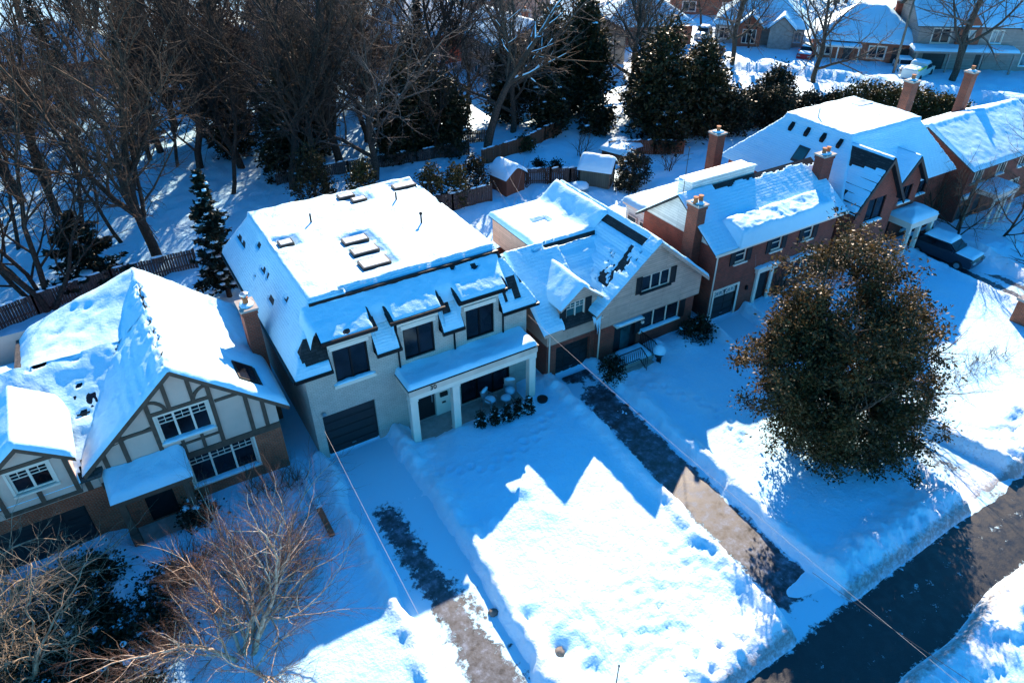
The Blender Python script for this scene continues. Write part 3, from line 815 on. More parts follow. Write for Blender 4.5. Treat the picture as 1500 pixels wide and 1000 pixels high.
def spruce(name, label, loc, h, r, seed, mat, group=None, snow=0, bare=.12, whorl=.38, cat='tree'):
    rg = np.random.default_rng(seed); rp = random.Random(seed)
    t_ = thing(name, label, cat, (0, 0, 0), group)
    m = MB(); m.tube([(0, 0, -.3), (rp.uniform(-.05, .05), 0, h * .5), (0, 0, h)], [h * .018 + .03, h * .011 + .02, .015], 7)
    C = []; A = []; S = []
    z = h * bare
    while z < h * .985:
        f = (z - h * bare) / (h * (1 - bare)); L_ = r * (1 - f) ** .85 * rp.uniform(.8, 1.1) + .1
        nb = rp.randint(5, 7)
        for k in range(nb):
            az = rp.uniform(0, 6.28); ln = L_ * rp.uniform(.65, 1.1)
            dz = .25 - .6 * (1 - f)                     # lower boughs droop
            pts = []
            for i in range(5):
                u = i / 4; pts.append(Vector((math.cos(az) * ln * u, math.sin(az) * ln * u, z + ln * (dz * u + .22 * u * u))))
            m.tube(pts, [.03 * (1 - f) + .012, .022, .016, .012, .006], 3, cap=False)
            ns = max(3, int(ln / .11))
            for i in range(ns):
                u = (i + .6) / ns; j = min(int(u * 4), 3); q = pts[j].lerp(pts[j + 1], u * 4 - j); tn = (pts[j + 1] - pts[j]).normalized(); sd_ = Vector((-tn.y, tn.x, 0))
                wdt = .5 * ln * (1 - u) * .6 + .12
                for sgn in (-1, 1):
                    for q2 in range(2):
                        o = q + sd_ * sgn * wdt * rp.uniform(.1, 1) + Vector((0, 0, rp.uniform(-.12, .02)))
                        C.append(tuple(o)); A.append(tuple((tn * .7 + sd_ * sgn * .8 + Vector((0, 0, -.25)))))
                if snow and rp.random() < snow: S.append((tuple(q + Vector((0, 0, .05))), wdt))
        z += whorl * (.7 + .6 * rp.random()) * (1 - .45 * f)
    m.build('trunk', M['darkbark'], t_, smooth=True, recalc=False)
    V, F = leaves(np.array(C), .16, rg, 2.6, 1.2, np.array(A)); np_mesh('crown', V, F, mat, t_)
    if S:
        m = MB()
        for i, (c, s) in enumerate(S): m.blob(c, s * .75 + .06, s * .6 + .06, .07 + .05 * rp.random(), i, .35, 4, 7, -.2)
        m.build('caught_snow', M['snow'], t_, smooth=True, recalc=False)['kind'] = 'stuff'
    t_.location = loc; ORG[t_] = Vector(loc)
    return t_
# ---------------------------------------------------------------- shared house pieces
def chimney(parent, cx, cy, wx, wy, z0, z1, brick, pots=1, cap=True, top=None, name='chimney'):
    m = MB(); m.box(cx - wx / 2, cx + wx / 2, cy - wy / 2, cy + wy / 2, z0, z1 - .2)
    m.box(cx - wx / 2 - .04, cx + wx / 2 + .04, cy - wy / 2 - .04, cy + wy / 2 + .04, z1 - .2, z1)
    c = m.build(name, brick, parent)
    k = MB(); k.box(cx - wx / 2 - .09, cx + wx / 2 + .09, cy - wy / 2 - .09, cy + wy / 2 + .09, z1 + .002, z1 + .1); k.build('cap', M['cap'], c)
    for i in range(pots):
        x = cx + (i - (pots - 1) / 2) * .38
        p = MB(); p.lathe((x, cy, z1 + .1), [(.14, 0), (.12, .3), (.15, .32), (.15, .38), (.1, .38)], 10); p.build('flue_pot', M['terracotta'], c)
        if top: 
            q = MB(); q.lathe((x, cy, z1 + .48), [(.1, 0), (.1, .1), (.2, .12), (.18, .2), (.04, .26)], 10); q.build('flue_cowl', M['metal'], c)
    s = MB(); s.blob((cx, cy, z1 + .11), wx * .5, wy * .5, .1, int(cx * 10), .2, 5, 10, -.05); s.build('snow_cap', M['snow'], c, smooth=True, recalc=False)
    return c
def gable_pts(P, u0, u1, vb, ve, up, vp): return [(u0, vb), (u1, vb), (u1, ve), (up, vp), (u0, ve)]
def downpipe(parent, x, y, z0, z1, mat, r=.045):
    m = MB(); m.tube([(x, y, z0 + .15), (x, y, z1 - .15), (x, y - .02, z1 - .1), (x, y - .18, z1)], r, 7); m.tube([(x, y - .2, z0), (x, y, z0 + .17)], r, 7)
    return m.build('downpipe', mat, parent, smooth=True)
def skylight(parent, x0, x1, y0, y1, hf, h=.32, frame='bronze', glass='skyglass', snowtop=False):
    m = MB(); zs = [float(hf(np.array([x]), np.array([y]))[0]) for x, y in ((x0, y0), (x1, y0), (x1, y1), (x0, y1))]
    b = [(x0, y0, zs[0] - .1), (x1, y0, zs[1] - .1), (x1, y1, zs[2] - .1), (x0, y1, zs[3] - .1)]
    tp = [(x0, y0, zs[0] + h), (x1, y0, zs[1] + h), (x1, y1, zs[2] + h), (x0, y1, zs[3] + h)]
    m.mesh(b + tp, [(0, 3, 2, 1), (4, 5, 6, 7), (0, 1, 5, 4), (1, 2, 6, 5), (2, 3, 7, 6), (3, 0, 4, 7)])
    f = m.build('skylight', M[frame], parent)
    e = .07; p = MB()
    ip = [(x0 + e, y0 + e), (x1 - e, y0 + e), (x1 - e, y1 - e), (x0 + e, y1 - e)]
    iz = [float(hf(np.array([x]), np.array([y]))[0]) + h for x, y in ip]
    p.prism([(a, b_, z - .03) for (a, b_), z in zip(ip, iz)], (0, 0, .045)); p.build('pane', M[glass], f)
    return f
def slab(mb, pts, t=.14): mb.prism([(a, b, c) for a, b, c in pts], (0, 0, -t))
def panel_door(parent, P, u0, u1, v0, v1, mat, depth=.1, rows=4, cols=4, lites=None, name='garage_door', handle=True):
    m = MB(); m.pbox(P, u0, u1, v0, v1, -depth - .04, -depth)
    hh = (v1 - v0) / rows; ww = (u1 - u0) / cols
    for i in range(rows):
        if lites and i == rows - 1: continue
        for j in range(cols): m.pbox(P, u0 + j * ww + .07, u0 + (j + 1) * ww - .07, v0 + i * hh + .06, v0 + (i + 1) * hh - .06, -depth, -depth + .025)
    o = m.build(name, mat, parent)
    if lites:
        i = rows - 1
        for j in range(cols):
            a = u0 + j * ww + .06; b = u0 + (j + 1) * ww - .06; c = v0 + i * hh + .08; d = v0 + (i + 1) * hh - .06
            p = MB(); p.pbox(P, a, b, c, d, -depth, -depth + .02); l = p.build('light_pane', M['litglass'], o)
            q = MB(); n = 7; cu = (a + b) / 2
            for k in range(n):
                t0 = math.pi * k / n; t1 = math.pi * (k + 1) / n
                q.bar(P(cu + (b - a) * .48 * math.cos(t0), c + (d - c) * .95 * math.sin(t0), -depth + .03), P(cu + (b - a) * .48 * math.cos(t1), c + (d - c) * .95 * math.sin(t1), -depth + .03), .035)
            for t0 in (.5, 1.57, 2.64): q.bar(P(cu, c, -depth + .03), P(cu + (b - a) * .46 * math.cos(t0), c + (d - c) * .92 * math.sin(t0), -depth + .03), .03)
            q.bar(P(a, c, -depth + .03), P(b, c, -depth + .03), .04); q.build('fanlight_bars', M['white'], l)
    if handle:
        q = MB(); uc = (u0 + u1) / 2; q.pbox(P, uc - .1, uc + .1, v0 + .3, v0 + .34, -depth + .025, -depth + .06); q.build('handle', M['metal'], o)
    return o

# ================================================================ the white brick house with the flat topped mansard
H = thing('house', 'white painted brick house with flat snowy roof, several skylights and a long columned porch', 'house', (10.4, 31, 0))
F = plane_y(25.4)
x0, x1, yb = 4.75, 16.0, 38.0
holes = [(6.12, 7.7, 4.05, 5.86), (9.42, 10.95, 4.05, 5.78), (12.62, 14.15, 3.98, 5.72), (5.17, 7.68, .02, 2.5), (9.72, 10.7, .1, 2.35), (12.15, 15.0, .15, 2.4)]
m = MB()
wall(m, F, [(x0, -.3), (x1, -.3), (x1, 5.1), (x0, 5.1)], [h if h[3] < 5.1 else (h[0], h[1], h[2], 5.1) for h in holes], .16, (5.1,))
for a, b, h in ((5.95, 7.95, holes[0]), (9.17, 11.2, holes[1]), (12.37, 14.42, holes[2])):
    wall(m, F, [(a, 5.1), (b, 5.1), (b, 6.34), (a, 6.34)], [(h[0], h[1], 5.1, h[3])], .16, (5.1,))
m.poly([(x0, 25.4, -.3), (x0, yb, -.3), (x0, yb, 5.1), (x0, 25.4, 5.1)]); m.poly([(x1, 25.4, -.3), (x1, yb, -.3), (x1, yb, 5.1), (x1, 25.4, 5.1)])
m.poly([(x0, yb, -.3), (x1, yb, -.3), (x1, yb, 5.1), (x0, yb, 5.1)])
m.build('wall', M['whitebrick'], H)
for a, b in ((5.95, 7.95), (9.17, 11.2), (12.37, 14.42)):
    for x in (a, b): m = MB(); m.poly([(x, 25.4, 5.15), (x, 27.0, 7.1), (x, 25.4, 6.34)]); m.build('dormer_cheek', M['shingle'], H)
A = [(4.3, 25.0, 5.15), (16.45, 25.0, 5.15), (16.45, 38.5, 5.15), (4.3, 38.5, 5.15)]; T_ = [(5.85, 26.78, 7.55), (15.15, 26.78, 7.55), (15.15, 36.7, 7.55), (5.85, 36.9, 7.55)]
m = MB(); m.mesh(A + T_, [(1, 2, 6, 5), (2, 3, 7, 6), (3, 0, 4, 7), (4, 5, 6, 7)])
zf = lambda y: 5.15 + (y - 25.) * 2.4 / 1.78
cl = lambda y: 4.3 + (y - 25) * 1.55 / 1.78; cr = lambda y: 16.45 - (y - 25) * 1.3 / 1.78
m.poly([(cl(26.2), 26.2, zf(26.2)), (cr(26.2), 26.2, zf(26.2)), T_[1], T_[0]])
for a, b in ((None, 5.95), (7.95, 9.17), (11.2, 12.37), (14.42, None)):
    m.poly([(a or 4.3, 25., 5.15), (b or 16.45, 25., 5.15), (b or cr(26.2), 26.2, zf(26.2)), (a or cl(26.2), 26.2, zf(26.2))])
    m.poly([(a or 4.3, 25., 5.13), (b or 16.45, 25., 5.13), (b or 16.45, 25.41, 5.13), (a or 4.3, 25.41, 5.13)])
m.build('roof', M['shingle'], H)
def mans(X, Y):
    return np.minimum.reduce([np.full(X.shape, 7.55), 5.15 + (Y - 25.) * 2.4 / 1.78, 5.15 + (X - 4.3) * 2.4 / 1.55, 5.15 + (16.45 - X) * 2.4 / 1.3, 5.15 + (38.5 - Y) * 2.4 / 1.7])
DOR = [(5.66, 8.14, 6.55, 5.95, 7.95), (8.78, 11.42, 6.52, 9.17, 11.2), (12.13, 14.68, 6.47, 12.37, 14.42)]
for a, b, z, wa, wb in DOR:
    m = MB(); tr = MB()
    slab(m, [(a, 25.05, z), (b, 25.05, z), (b, 26.75, z + .95), (a, 26.75, z + .95)], .13)
    tr.box(a - .02, b + .02, 25.0, 25.05, z - .13, z + .02); tr.box(a - .02, b + .02, 25.0, 25.1, z + .02, z + .05)
    f_ = m.build('dormer_roof', M['shingle'], H)
    tr.build('fascia', M['blackmetal'], f_)
for (a, b, z, wa, wb), h in zip(DOR, holes):
    t2 = MB(); t2.pbox(F, wa, wb, 6.0, 6.32, .001, .03) ; t2.pbox(F, h[0] - .1, h[1] + .1, h[3], h[3] + .22, .028, .06); t2.build('lintel', M['white'], H)
m = MB()
for a, b in ((4.28, 5.95), (7.95, 9.17), (11.2, 12.37), (14.42, 16.47)): m.box(a, b, 24.93, 25.06, 5.02, 5.17)
m.box(4.2, 4.3, 25.0, 38.5, 5.02, 5.17); m.box(5.83, 15.17, 26.66, 26.80, 7.44, 7.62)
for a, z in ((5.62, 6.5), (8.74, 6.47), (12.09, 6.42), (8.14, 6.5), (11.42, 6.47), (14.68, 6.42)): m.bar((a + .02, 25.02, z), (a + .02, 25.6, z + .30), .045, .11)
m.build('gutter', M['blackmetal'], H)
s = Snow()
SK = [(6.25, 6.95, 32.2, 32.8), (8.98, 10.22, 30.72, 31.38), (8.95, 10.25, 29.45, 30.1), (8.86, 10.24, 28.02, 28.85), (10.6, 11.5, 36.0, 36.5), (11.1, 11.9, 35.2, 35.7), (13.7, 15.0, 35.6, 36.2)]
def th(X, Y):
    flat = sstep(7.45, 7.55, mans(X, Y))
    left = sstep(26.6, 27.5, Y) * sstep(6.2, 5.6, X)
    t = .10 + .20 * flat + .03 * (fbm(X * 2, Y * 2, 8, 3) - .5) + .04 * left
    for a, b, c, d in SK:
        q = np.maximum(np.maximum(a - X, X - b), np.maximum(c - Y, Y - d)); t = np.where(q < .45, t * (.35 + .65 * sstep(.0, .45, q)), t)
    edge = (Y > 26.55) & (Y < 26.9) & (X > 7.3 + .3 * np.sin(Y * 9)); t = np.where(edge, -.03, t)
    bn = fbm(X * 1.3, Y * 1.3, 61, 3)
    t = np.where((X > 4.75) & (X < 5.98) & (Y > 25.22) & (Y < 26.05) & (Y > 25.2 + .3 * (5.3 - X)), -.03, t)       # bare shingles by the dormers
    t = np.where((X > 11.42) & (X < 11.95) & (Y > 25.5) & (Y < 26.1), -.03, t)
    t = np.where((X > 14.68) & (X < 15.7) & (Y > 25.25) & (Y < 26.0) & (bn > .38), -.03, t)
    t = np.where((X > 12.6) & (X < 13.4) & (Y > 26.3) & (Y < 26.75) & (bn > .45), -.03, t)
    wv = .14 * (fbm(Y * 2.2, X * 0 + 3., 88, 3) - .5); sl = (np.abs(X - 4.95 + wv) < .02 + .16 * fbm(X * 3, Y * 3, 89, 2)) & ((np.abs(Y - 30.2) < .4) | (np.abs(Y - 33) < .15)); t = np.where(sl, -.03, t)
    sl = (np.abs(X - 5.3 + (Y - 32) * .03 + wv) < .01 + .14 * fbm(X * 3, Y * 3, 83, 2)) & ((np.abs(Y - 32.2) < .7) | (np.abs(Y - 36.4) < .9) | (np.abs(Y - 28.9) < .3)); t = np.where(sl, -.03, t)
    t = np.where((np.abs(X - 5.6) < .1) & (np.abs(Y - 34) < .3), -.03, t)
    t = np.where((X > 14.7) & (np.abs(X - 15.95 + (Y - 25) * .1) < .12) & (fbm(X, Y * .8, 4, 3) > .5), -.03, t)
    return t
def mk(X, Y):
    k = np.ones(X.shape, bool)
    for a, b, z, wa, wb in DOR: k &= ~((X > wa - .02) & (X < wb + .02) & (Y < 25.9))
    return k
s.sheet(4.3, 16.45, 25.0, 38.5, mans, th, .105, .16, mk, .02, 3)
s.build(H, M['thinsnow'])
s = Snow()
def upper(X, Y):
    pl_ = 6.5 + (Y - 25.05) * .56; k = np.zeros(X.shape)
    for a, b in ((8.0, 8.95), (11.28, 12.28)): k = np.maximum(k, sstep(0, .14, X - a) * sstep(0, .14, b - X))
    e = np.maximum(sstep(5.7, 5.2, X), sstep(14.6, 15.2, X)); bl = sstep(25.25, 26.05, Y) * (1 - e)
    return np.where(np.maximum(k, e) > 0, pl_ + (mans(X, Y) - pl_) * np.maximum(k, e) * (1 - bl), pl_)
def inb(X, Y):
    k = np.zeros(X.shape, bool)
    for a, b, z, wa, wb in DOR: k |= (X > a) & (X < b)
    return k | (Y > 25.55)
s.sheet(5.3, 15.1, 25.06, 26.74, upper, lambda X, Y: .085 + .06 * (fbm(X * 1.3, Y * 1.3, 21, 4) - .5) - .2 * ((fbm(X * 2.2, Y * 2.2, 121, 3) > .68) & (Y > 26.2) & (X > 12)), .075, .1, inb, .035, 20, 'b')
s.build(H, M['roofsnow'])
for k_ in SK: skylight(H, *k_, lambda X, Y: np.full(X.shape, 7.55), .27, 'bronze', 'frost')
m = MB(); m.tube([(8.35, 33.9, 7.4), (8.35, 33.9, 8.3)], .05, 8); m.build('vent_pipe', M['blackmetal'], H)
m = MB(); m.tube([(13.17, 34.2, 7.4), (13.17, 34.2, 8.25)], .05, 8); m.build('vent_pipe', M['blackmetal'], H)
m = MB(); m.tube([(13.12, 30.9, 7.4), (13.12, 30.9, 8.3)], .05, 8); m.lathe((13.12, 30.9, 8.3), [(.09, 0), (.09, .08), (.02, .12)], 8); m.build('vent_pipe', M['blackmetal'], H)
for h in holes[:3]: window(H, F, *h, M['blackmetal'], M['glass'], .14, 2, 0, .07, None, None)
lg = MB(); lg.pbox(F, 5.95, 7.9, 3.88, 4.04, 0, .14); sl_ = lg.build('window_sill', M['white'], H); ledge(sl_, F, 5.95, 7.9, 4.04, .13, M['snow'], .1)
panel_door(H, F, *holes[3], M['garage'], .14, 5, 1)
f = MB(); f.pbox(F, 9.72, 10.7, .1, 2.35, -.16, -.1); d_ = f.build('front_door', M['black'], H)
q = MB(); q.pbox(F, 10.55, 10.6, 1.0, 1.5, -.1, -.05); q.build('handle', M['metal'], d_)
f = MB(); f.pbox(F, 10.74, 11.6, .12, 2.5, .003, .05); e_ = f.build('entry_panel', M['white'], H)
q = MB(); q.pbox(F, 10.95, 11.35, 1.28, 1.5, .05, .16); q.build('mailbox', M['black'], e_); q = MB(); q.pbox(F, 10.84, 10.9, 1.65, 1.8, .05, .08); q.build('doorbell', M['black'], e_); q = MB(); q.pbox(F, 11.05, 11.25, .8, .9, .05, .07); q.build('plate', M['black'], e_)
window(H, F, *holes[5], M['blackmetal'], M['glass'], .14, 3, 0, .07)
m = MB(); m.box(8.82, 15.72, 23.88, 25.38, 3.12, 3.46); m.build('porch_roof', M['concrete'], H)
m = MB(); m.box(8.78, 15.76, 23.84, 25.38, 3.46, 3.53); m.build('porch_roof_edge', M['blackmetal'], H)
m = MB(); m.box(8.86, 15.68, 23.9, 24.26, 2.86, 3.12); m.build('porch_beam', M['white'], H)
for a in (8.86, 11.02, 15.28):
    m = MB(); m.box(a, a + .37, 23.92, 24.27, -.1, 2.86); m.box(a - .03, a + .4, 23.89, 24.3, 2.74, 2.858); m.box(a - .03, a + .4, 23.89, 24.3, -.1, .16); m.build('porch_column', M['white'], H, bevel=.015)
m = MB(); m.box(8.9, 15.6, 24.0, 25.38, -.2, .1); m.build('porch_floor', M['plaster'], H)
s = Snow(); s.sheet(8.8, 15.74, 23.86, 25.4, lambda X, Y: 3.53 + 0 * X, lambda X, Y: .22 + .08 * sstep(24.9, 25.4, Y), .1, .2, None, .02, 44, 'b'); s.build(H, M['snow'], 'porch_snow')
for x, z0, z1, in ((9.1, 3.6, 5.15), (11.95, 3.6, 5.15), (14.62, 3.6, 5.15)): downpipe(H, x, 25.34, z0, z1, M['blackmetal'])
m = MB(); m.lathe((5.25, 25.3, 2.62), [(.03, 0), (.1, .04), (.12, .12), (.05, .18)], 8); m.build('wall_lamp', M['metal'], H)
cu = bpy.data.curves.new('number', 'FONT'); cu.body = '30'; cu.size = .34; cu.extrude = .015; cu.align_x = 'CENTER'
tmp = bpy.data.objects.new('number', cu); COL.objects.link(tmp); bpy.context.view_layer.update()
me = bpy.data.meshes.new_from_object(tmp.evaluated_get(bpy.context.evaluated_depsgraph_get())); bpy.data.objects.remove(tmp)
me.materials.clear(); me.materials.append(M['black'])
n_ = link('house_number', me, H); n_.location = Vector((10.03, 23.86, 3.17)) - ORG[H]; n_.rotation_euler = (R(90), 0, 0)

# ================================================================ the half timbered house
H = thing('house', 'half timbered stucco and brick house with steep snowy gable and arched brown beams', 'house', (-.1, 30, 0))
F = plane_y(25.5)
APX, APZ, SLP = -.15, 7.45, .87
def gz_(u): return APZ - .08 - SLP * abs(u - APX)
m = MB(); wall(m, F, gable_pts(F, -3.75, 3.35, 2.95, gz_(3.35), APX, gz_(APX)), [(-1.15, .8, 3.98, 5.33)], .1); m.build('stucco_wall', M['stucco'], H)
m = MB(); wall(m, F, [(-3.75, -.3), (3.35, -.3), (3.35, 2.95), (-3.75, 2.95)], [(-.6, 2.1, 1.2, 2.78), (-2.6, -1.5, .1, 2.2)], .12)
m.poly([(3.35, 25.5, -.3), (3.35, 34, -.3), (3.35, 34, 4.4), (3.35, 25.5, 4.4)]); m.poly([(-3.75, 34, -.3), (3.35, 34, -.3), (3.35, 34, 4.4), (APX, 34, 7.3), (-3.75, 34, 4.4)])
m.build('brick_wall', M['brownbrick'], H)
b = MB()
def beam(u0, v0, u1, v1, w=.16, d=.05):
    b.bar(F(u0, v0, d / 2 + rnd.uniform(0, .006)), F(u1, v1, d / 2 + rnd.uniform(0, .006)), w, d, up=(0, 1, 0)) if False else b.prism(_bb(u0, v0, u1, v1, w, rnd.uniform(.04, .06)), (0, .1, 0))
def _bb(u0, v0, u1, v1, w, d):
    D_ = Vector((u1 - u0, v1 - v0)); D_.normalize(); n_ = Vector((-D_.y, D_.x)) * w / 2
    return [F(u0 + n_.x, v0 + n_.y, d), F(u1 + n_.x, v1 + n_.y, d), F(u1 - n_.x, v1 - n_.y, d), F(u0 - n_.x, v0 - n_.y, d)]
beam(-3.75, 2.92, 3.35, 2.92, .3)
beam(-1.3, 5.48, 1.05, 5.48, .16); beam(-3.0, 4.62, -1.3, 5.0, .01)
beam(-2.75, 4.85, -1.27, 4.85, .14); beam(1.1, 5.2, 2.35, 5.2, .14)
for u in (-1.32, .98): beam(u, 3.05, u, gz_(u) - .05, .17)
for u in (-2.55, -3.3, 2.25, 2.85): beam(u, 3.05, u, gz_(u) - .05, .17)
beam(-.55, 5.55, -.55, gz_(-.55) - .05, .16); beam(.35, 5.55, .35, gz_(.35) - .05, .16)
beam(.25, 3.05, .25, 3.9, .14); beam(-.5, 3.05, -.5, 3.9, .14); beam(-1.2, 3.6, .9, 3.6, .1)
for sg, cx in ((1, -1.32), (-1, .98)):           # the two curved braces
    pts = [(cx + sg * (.0 + .62 * math.sin(t)), 6.15 - .05 + .0 - .62 * (1 - math.cos(t)) ) for t in np.linspace(0, 1.5, 6)]
    for (a, c), (d, e) in zip(pts[:-1], pts[1:]): beam(a, c, d, e, .13)
b.build('timber_frame', M['timber'], H)
b = MB()
for sg in (-1, 1):
    e = APX + sg * 3.98; q = [(APX, 25.16, APZ), (e, 25.16, APZ - SLP * 3.98), (e, 25.16, APZ - SLP * 3.98 - .24), (APX, 25.16, APZ - .24)]
    b.prism(q, (0, .08, 0))
b.build('bargeboard', M['timber'], H)
window(H, F, -1.15, .8, 3.98, 5.33, M['white'], M['glass'], .1, 3, 0, .08, M['white'], M['snow'], (2, .36), None, M['white'], .09)
window(H, F, -.6, 2.1, 1.2, 2.78, M['white'], M['glass'], .12, 3, 0, .08, M['white'], M['snow'], (3, .38), None, M['white'], .09)
m = MB(); m.pbox(F, -2.6, -1.5, .1, 2.2, -.14, -.1); m.build('front_door', M['black'], H)
m = MB(); slab(m, [(-3.55, 24.3, 2.95), (-.6, 24.3, 2.95), (-.6, 25.48, 3.4), (-3.55, 25.48, 3.4)], .1); m.box(-3.55, -.6, 24.24, 24.3, 2.72, 2.96); m.box(-3.5, -.65, 24.35, 24.5, 2.55, 2.74); m.build('porch_roof', M['timber'], H)
s = Snow(); s.sheet(-3.62, -.54, 24.2, 25.48, lambda X, Y: 2.95 + (Y - 24.3) * .38, .3, .09, .28, None, .012, 31, 'b'); s.build(H, M['snow'], 'porch_snow')
for a in (-3.3, -.9):
    m = MB(); m.box(a - .13, a + .13, 24.38, 24.64, -.1, 2.56); m.box(a - .17, a + .17, 24.34, 24.68, -.1, .9); m.build('porch_post', M['timber'], H, bevel=.01)
m = MB(); m.box(-3.6, -.5, 24.2, 25.48, -.2, .12); m.build('porch_floor', M['plaster'], H)
# left wing: wall dormer over the garage, low flat rear roof
m = MB(); wall(m, F, [(-11, -.3), (-3.75, -.3), (-3.75, 2.95), (-11, 2.95)], [(-7.9, -4.6, .05, 2.3)], .2); m.build('wing_wall', M['brownbrick'], H)
m = MB(); wall(m, plane_y(25.48), [(-11, 2.95), (-3.76, 2.95), (-3.76, 4.0), (-11, 4.0)]); m.poly([(-11, 25.5, -.3), (-11, 34, -.3), (-11, 34, 5.9), (-11, 25.5, 3.9)]); m.poly([(-11, 34, -.3), (-3.7, 34, -.3), (-3.7, 34, 5.9), (-11, 34, 5.9)]); m.build('wing_stucco', M['stucco'], H)
panel_door(H, F, -7.9, -4.6, .05, 2.3, M['darkgrey'], .16, 4, 4)
G = plane_y(25.15)
m = MB(); wall(m, G, gable_pts(G, -6.95, -4.35, 3.3, 5.3, -5.62, 6.3), [(-6.3, -4.98, 4.15, 5.2)], .1)
m.poly([(-4.35, 25.15, 3.3), (-4.35, 28, 3.3), (-4.35, 28, 5.3), (-4.35, 25.15, 5.3)]); m.poly([(-6.95, 25.15, 3.3), (-6.95, 28, 3.3), (-6.95, 28, 5.3), (-6.95, 25.15, 5.3)]); m.build('dormer_wall', M['stucco'], H)
window(H, G, -6.3, -4.98, 4.15, 5.2, M['white'], M['glass'], .1, 2, 0, .08, M['white'], None, (2, .3), None, M['white'], .09)
b = MB()
for (u0, v0, u1, v1) in ((-6.95, 3.36, -4.35, 3.36), (-6.85, 3.4, -6.85, 5.2), (-4.45, 3.4, -4.45, 5.2), (-6.95, 5.38, -4.35, 5.38), (-5.64, 3.4, -5.64, 4.0)):
    F_ = F; F = G; beam(u0, v0, u1, v1, .16); F = F_
for sg in (-1, 1):
    e = -5.62 + sg * 1.55; b.prism([(-5.62, 24.86, 6.42), (e, 24.86, 6.42 - .78 * 1.55), (e, 24.86, 6.2 - .78 * 1.55), (-5.62, 24.86, 6.2)], (0, .07, 0))
b.prism(_bb(-4.15, 2.95, -4.15, 3.95, .2, .05), (0, .04, 0)); b.build('dormer_timber', M['timber'], H)
m = MB()
hz = lambda u: APZ - SLP * abs(u - APX)
slab(m, [(APX, 25.18, APZ), (3.85, 25.18, hz(3.85)), (3.85, 34.2, hz(3.85)), (APX, 34.2, APZ)]); slab(m, [(-4.15, 25.18, hz(-4.15)), (APX, 25.18, APZ), (APX, 34.2, APZ), (-4.15, 34.2, hz(-4.15))])
slab(m, [(-11, 25.2, 3.75), (-3.6, 25.2, 3.75), (-1.6, 30, 6.15), (-11, 30, 6.15)]); slab(m, [(-5.6, 30, 6.1), (-1.4, 30, 6.1), (-.4, 34.2, 7.25), (-5.6, 34.2, 5.5)])
slab(m, [(-11, 30, 6.15), (-5.6, 30, 6.15), (-5.6, 34.2, 4.2), (-11, 34.2, 4.2)])
for sg in (-1, 1): 
    e = -5.62 + sg * 1.55; slab(m, [(-5.62, 24.9, 6.42), (e, 24.9, 6.42 - .78 * 1.55), (e, 28.6, 6.42 - .78 * 1.55), (-5.62, 28.6, 6.42)], .1)
m.build('roof', M['greyshingle'], H)
s = Snow()
def th(X, Y):
    t = .2 + .16 * (fbm(X * .9, Y * .9, 5, 4) - .5) + .02 * np.sin(X * 14 + 3 * fbm(X, Y, 9, 2)) * (fbm(X * .7, Y * .7, 19, 2) > .5)
    rid = np.abs(X - APX + .02 + .06 * np.sin(Y * 7)) < .10
    t = np.where(rid & (Y < 32.5) & (fbm(X * 3, Y * 3.5, 15, 2) > .47), -.03, t)
    q = np.maximum(np.abs(X - 2.72) - .42, np.abs(Y - 27.0) - .75); t = np.where(q < .05, -.04, t * (1 - .4 * sstep(.4, .1, q)))
    return t
s.sheet(-4.18, 3.88, 25.14, 34.24, lambda X, Y: APZ - SLP * np.abs(X - APX), th, .09, .2, None, .045, 6)
def thw(X, Y):
    t = .24 + .16 * (fbm(X * .9, Y * .9, 35, 3) - .5)
    q = np.maximum(np.abs(X + 3.35) - .5, np.abs(Y - 28.25) - .72); t = np.where(q < .03, np.where(fbm(X * 1.6, Y * 1.6, 7, 3) > .40, .15, -.04), t * (1 - .45 * sstep(.6, .05, q)))
    rid = (Y > 29.75) & (Y < 30.12) & (fbm(X * 1.1, Y * 3, 25, 2) > .56); t = np.where(rid, -.03, t)
    return t
s.sheet(-11, -1.5, 25.14, 30.05, lambda X, Y: 3.75 + (Y - 25.2) * .5, thw, .1, .2, lambda X, Y: 3.75 + (Y - 25.2) * .5 > APZ - SLP * np.abs(X - APX) - .12, .035, 12, 'lb')
def thr(X, Y):
    t = .27 + .12 * (fbm(X * .8, Y * .8, 65, 3) - .5)
    for x, y, a in ((-3.8, 32.2, .14), (-3.0, 31.6, .1), (-4.3, 31.2, .1), (-2.4, 33.0, .12), (-2.9, 33.4, .1), (-1.9, 32.4, .08)): t = t - a * np.exp(-(((X - x) / .3) ** 2 + ((Y - y) / .2) ** 2))
    return t
s.sheet(-5.65, -.25, 30.0, 34.24, lambda X, Y: np.maximum(6.12 + (7.42 - .34 * np.abs(X - APX) - 6.12) * np.clip((Y - 30) / 3.6, 0, 1) - .35 * sstep(-4.7, -5.65, X), APZ - SLP * np.abs(X - APX) - .1), thr, .11, .4, None, .025, 13, 'rf')
s.sheet(-11, -5.6, 30.0, 34.24, lambda X, Y: 6.15 - (Y - 30) * .46, .22, .16, .3, None, .02, 16, 'lr')
s.sheet(-7.22, -4.02, 24.84, 28.6, lambda X, Y: 6.42 - .78 * np.abs(X + 5.62), .26, .1, .3, None, .02, 14, 'b')
s.build(H, M['roofsnow'])
skylight(H, 2.34, 3.1, 26.3, 27.7, lambda X, Y: APZ - SLP * np.abs(X - APX), .1, 'bronze', 'glass')
skylight(H, -3.82, -2.88, 27.6, 28.95, lambda X, Y: 3.75 + (Y - 25.2) * .5, .12, 'bronze', 'glass')
c_ = chimney(H, 3.72, 29.4, .62, .95, -.3, 6.75, M['chimbrick'], 1, True, True)

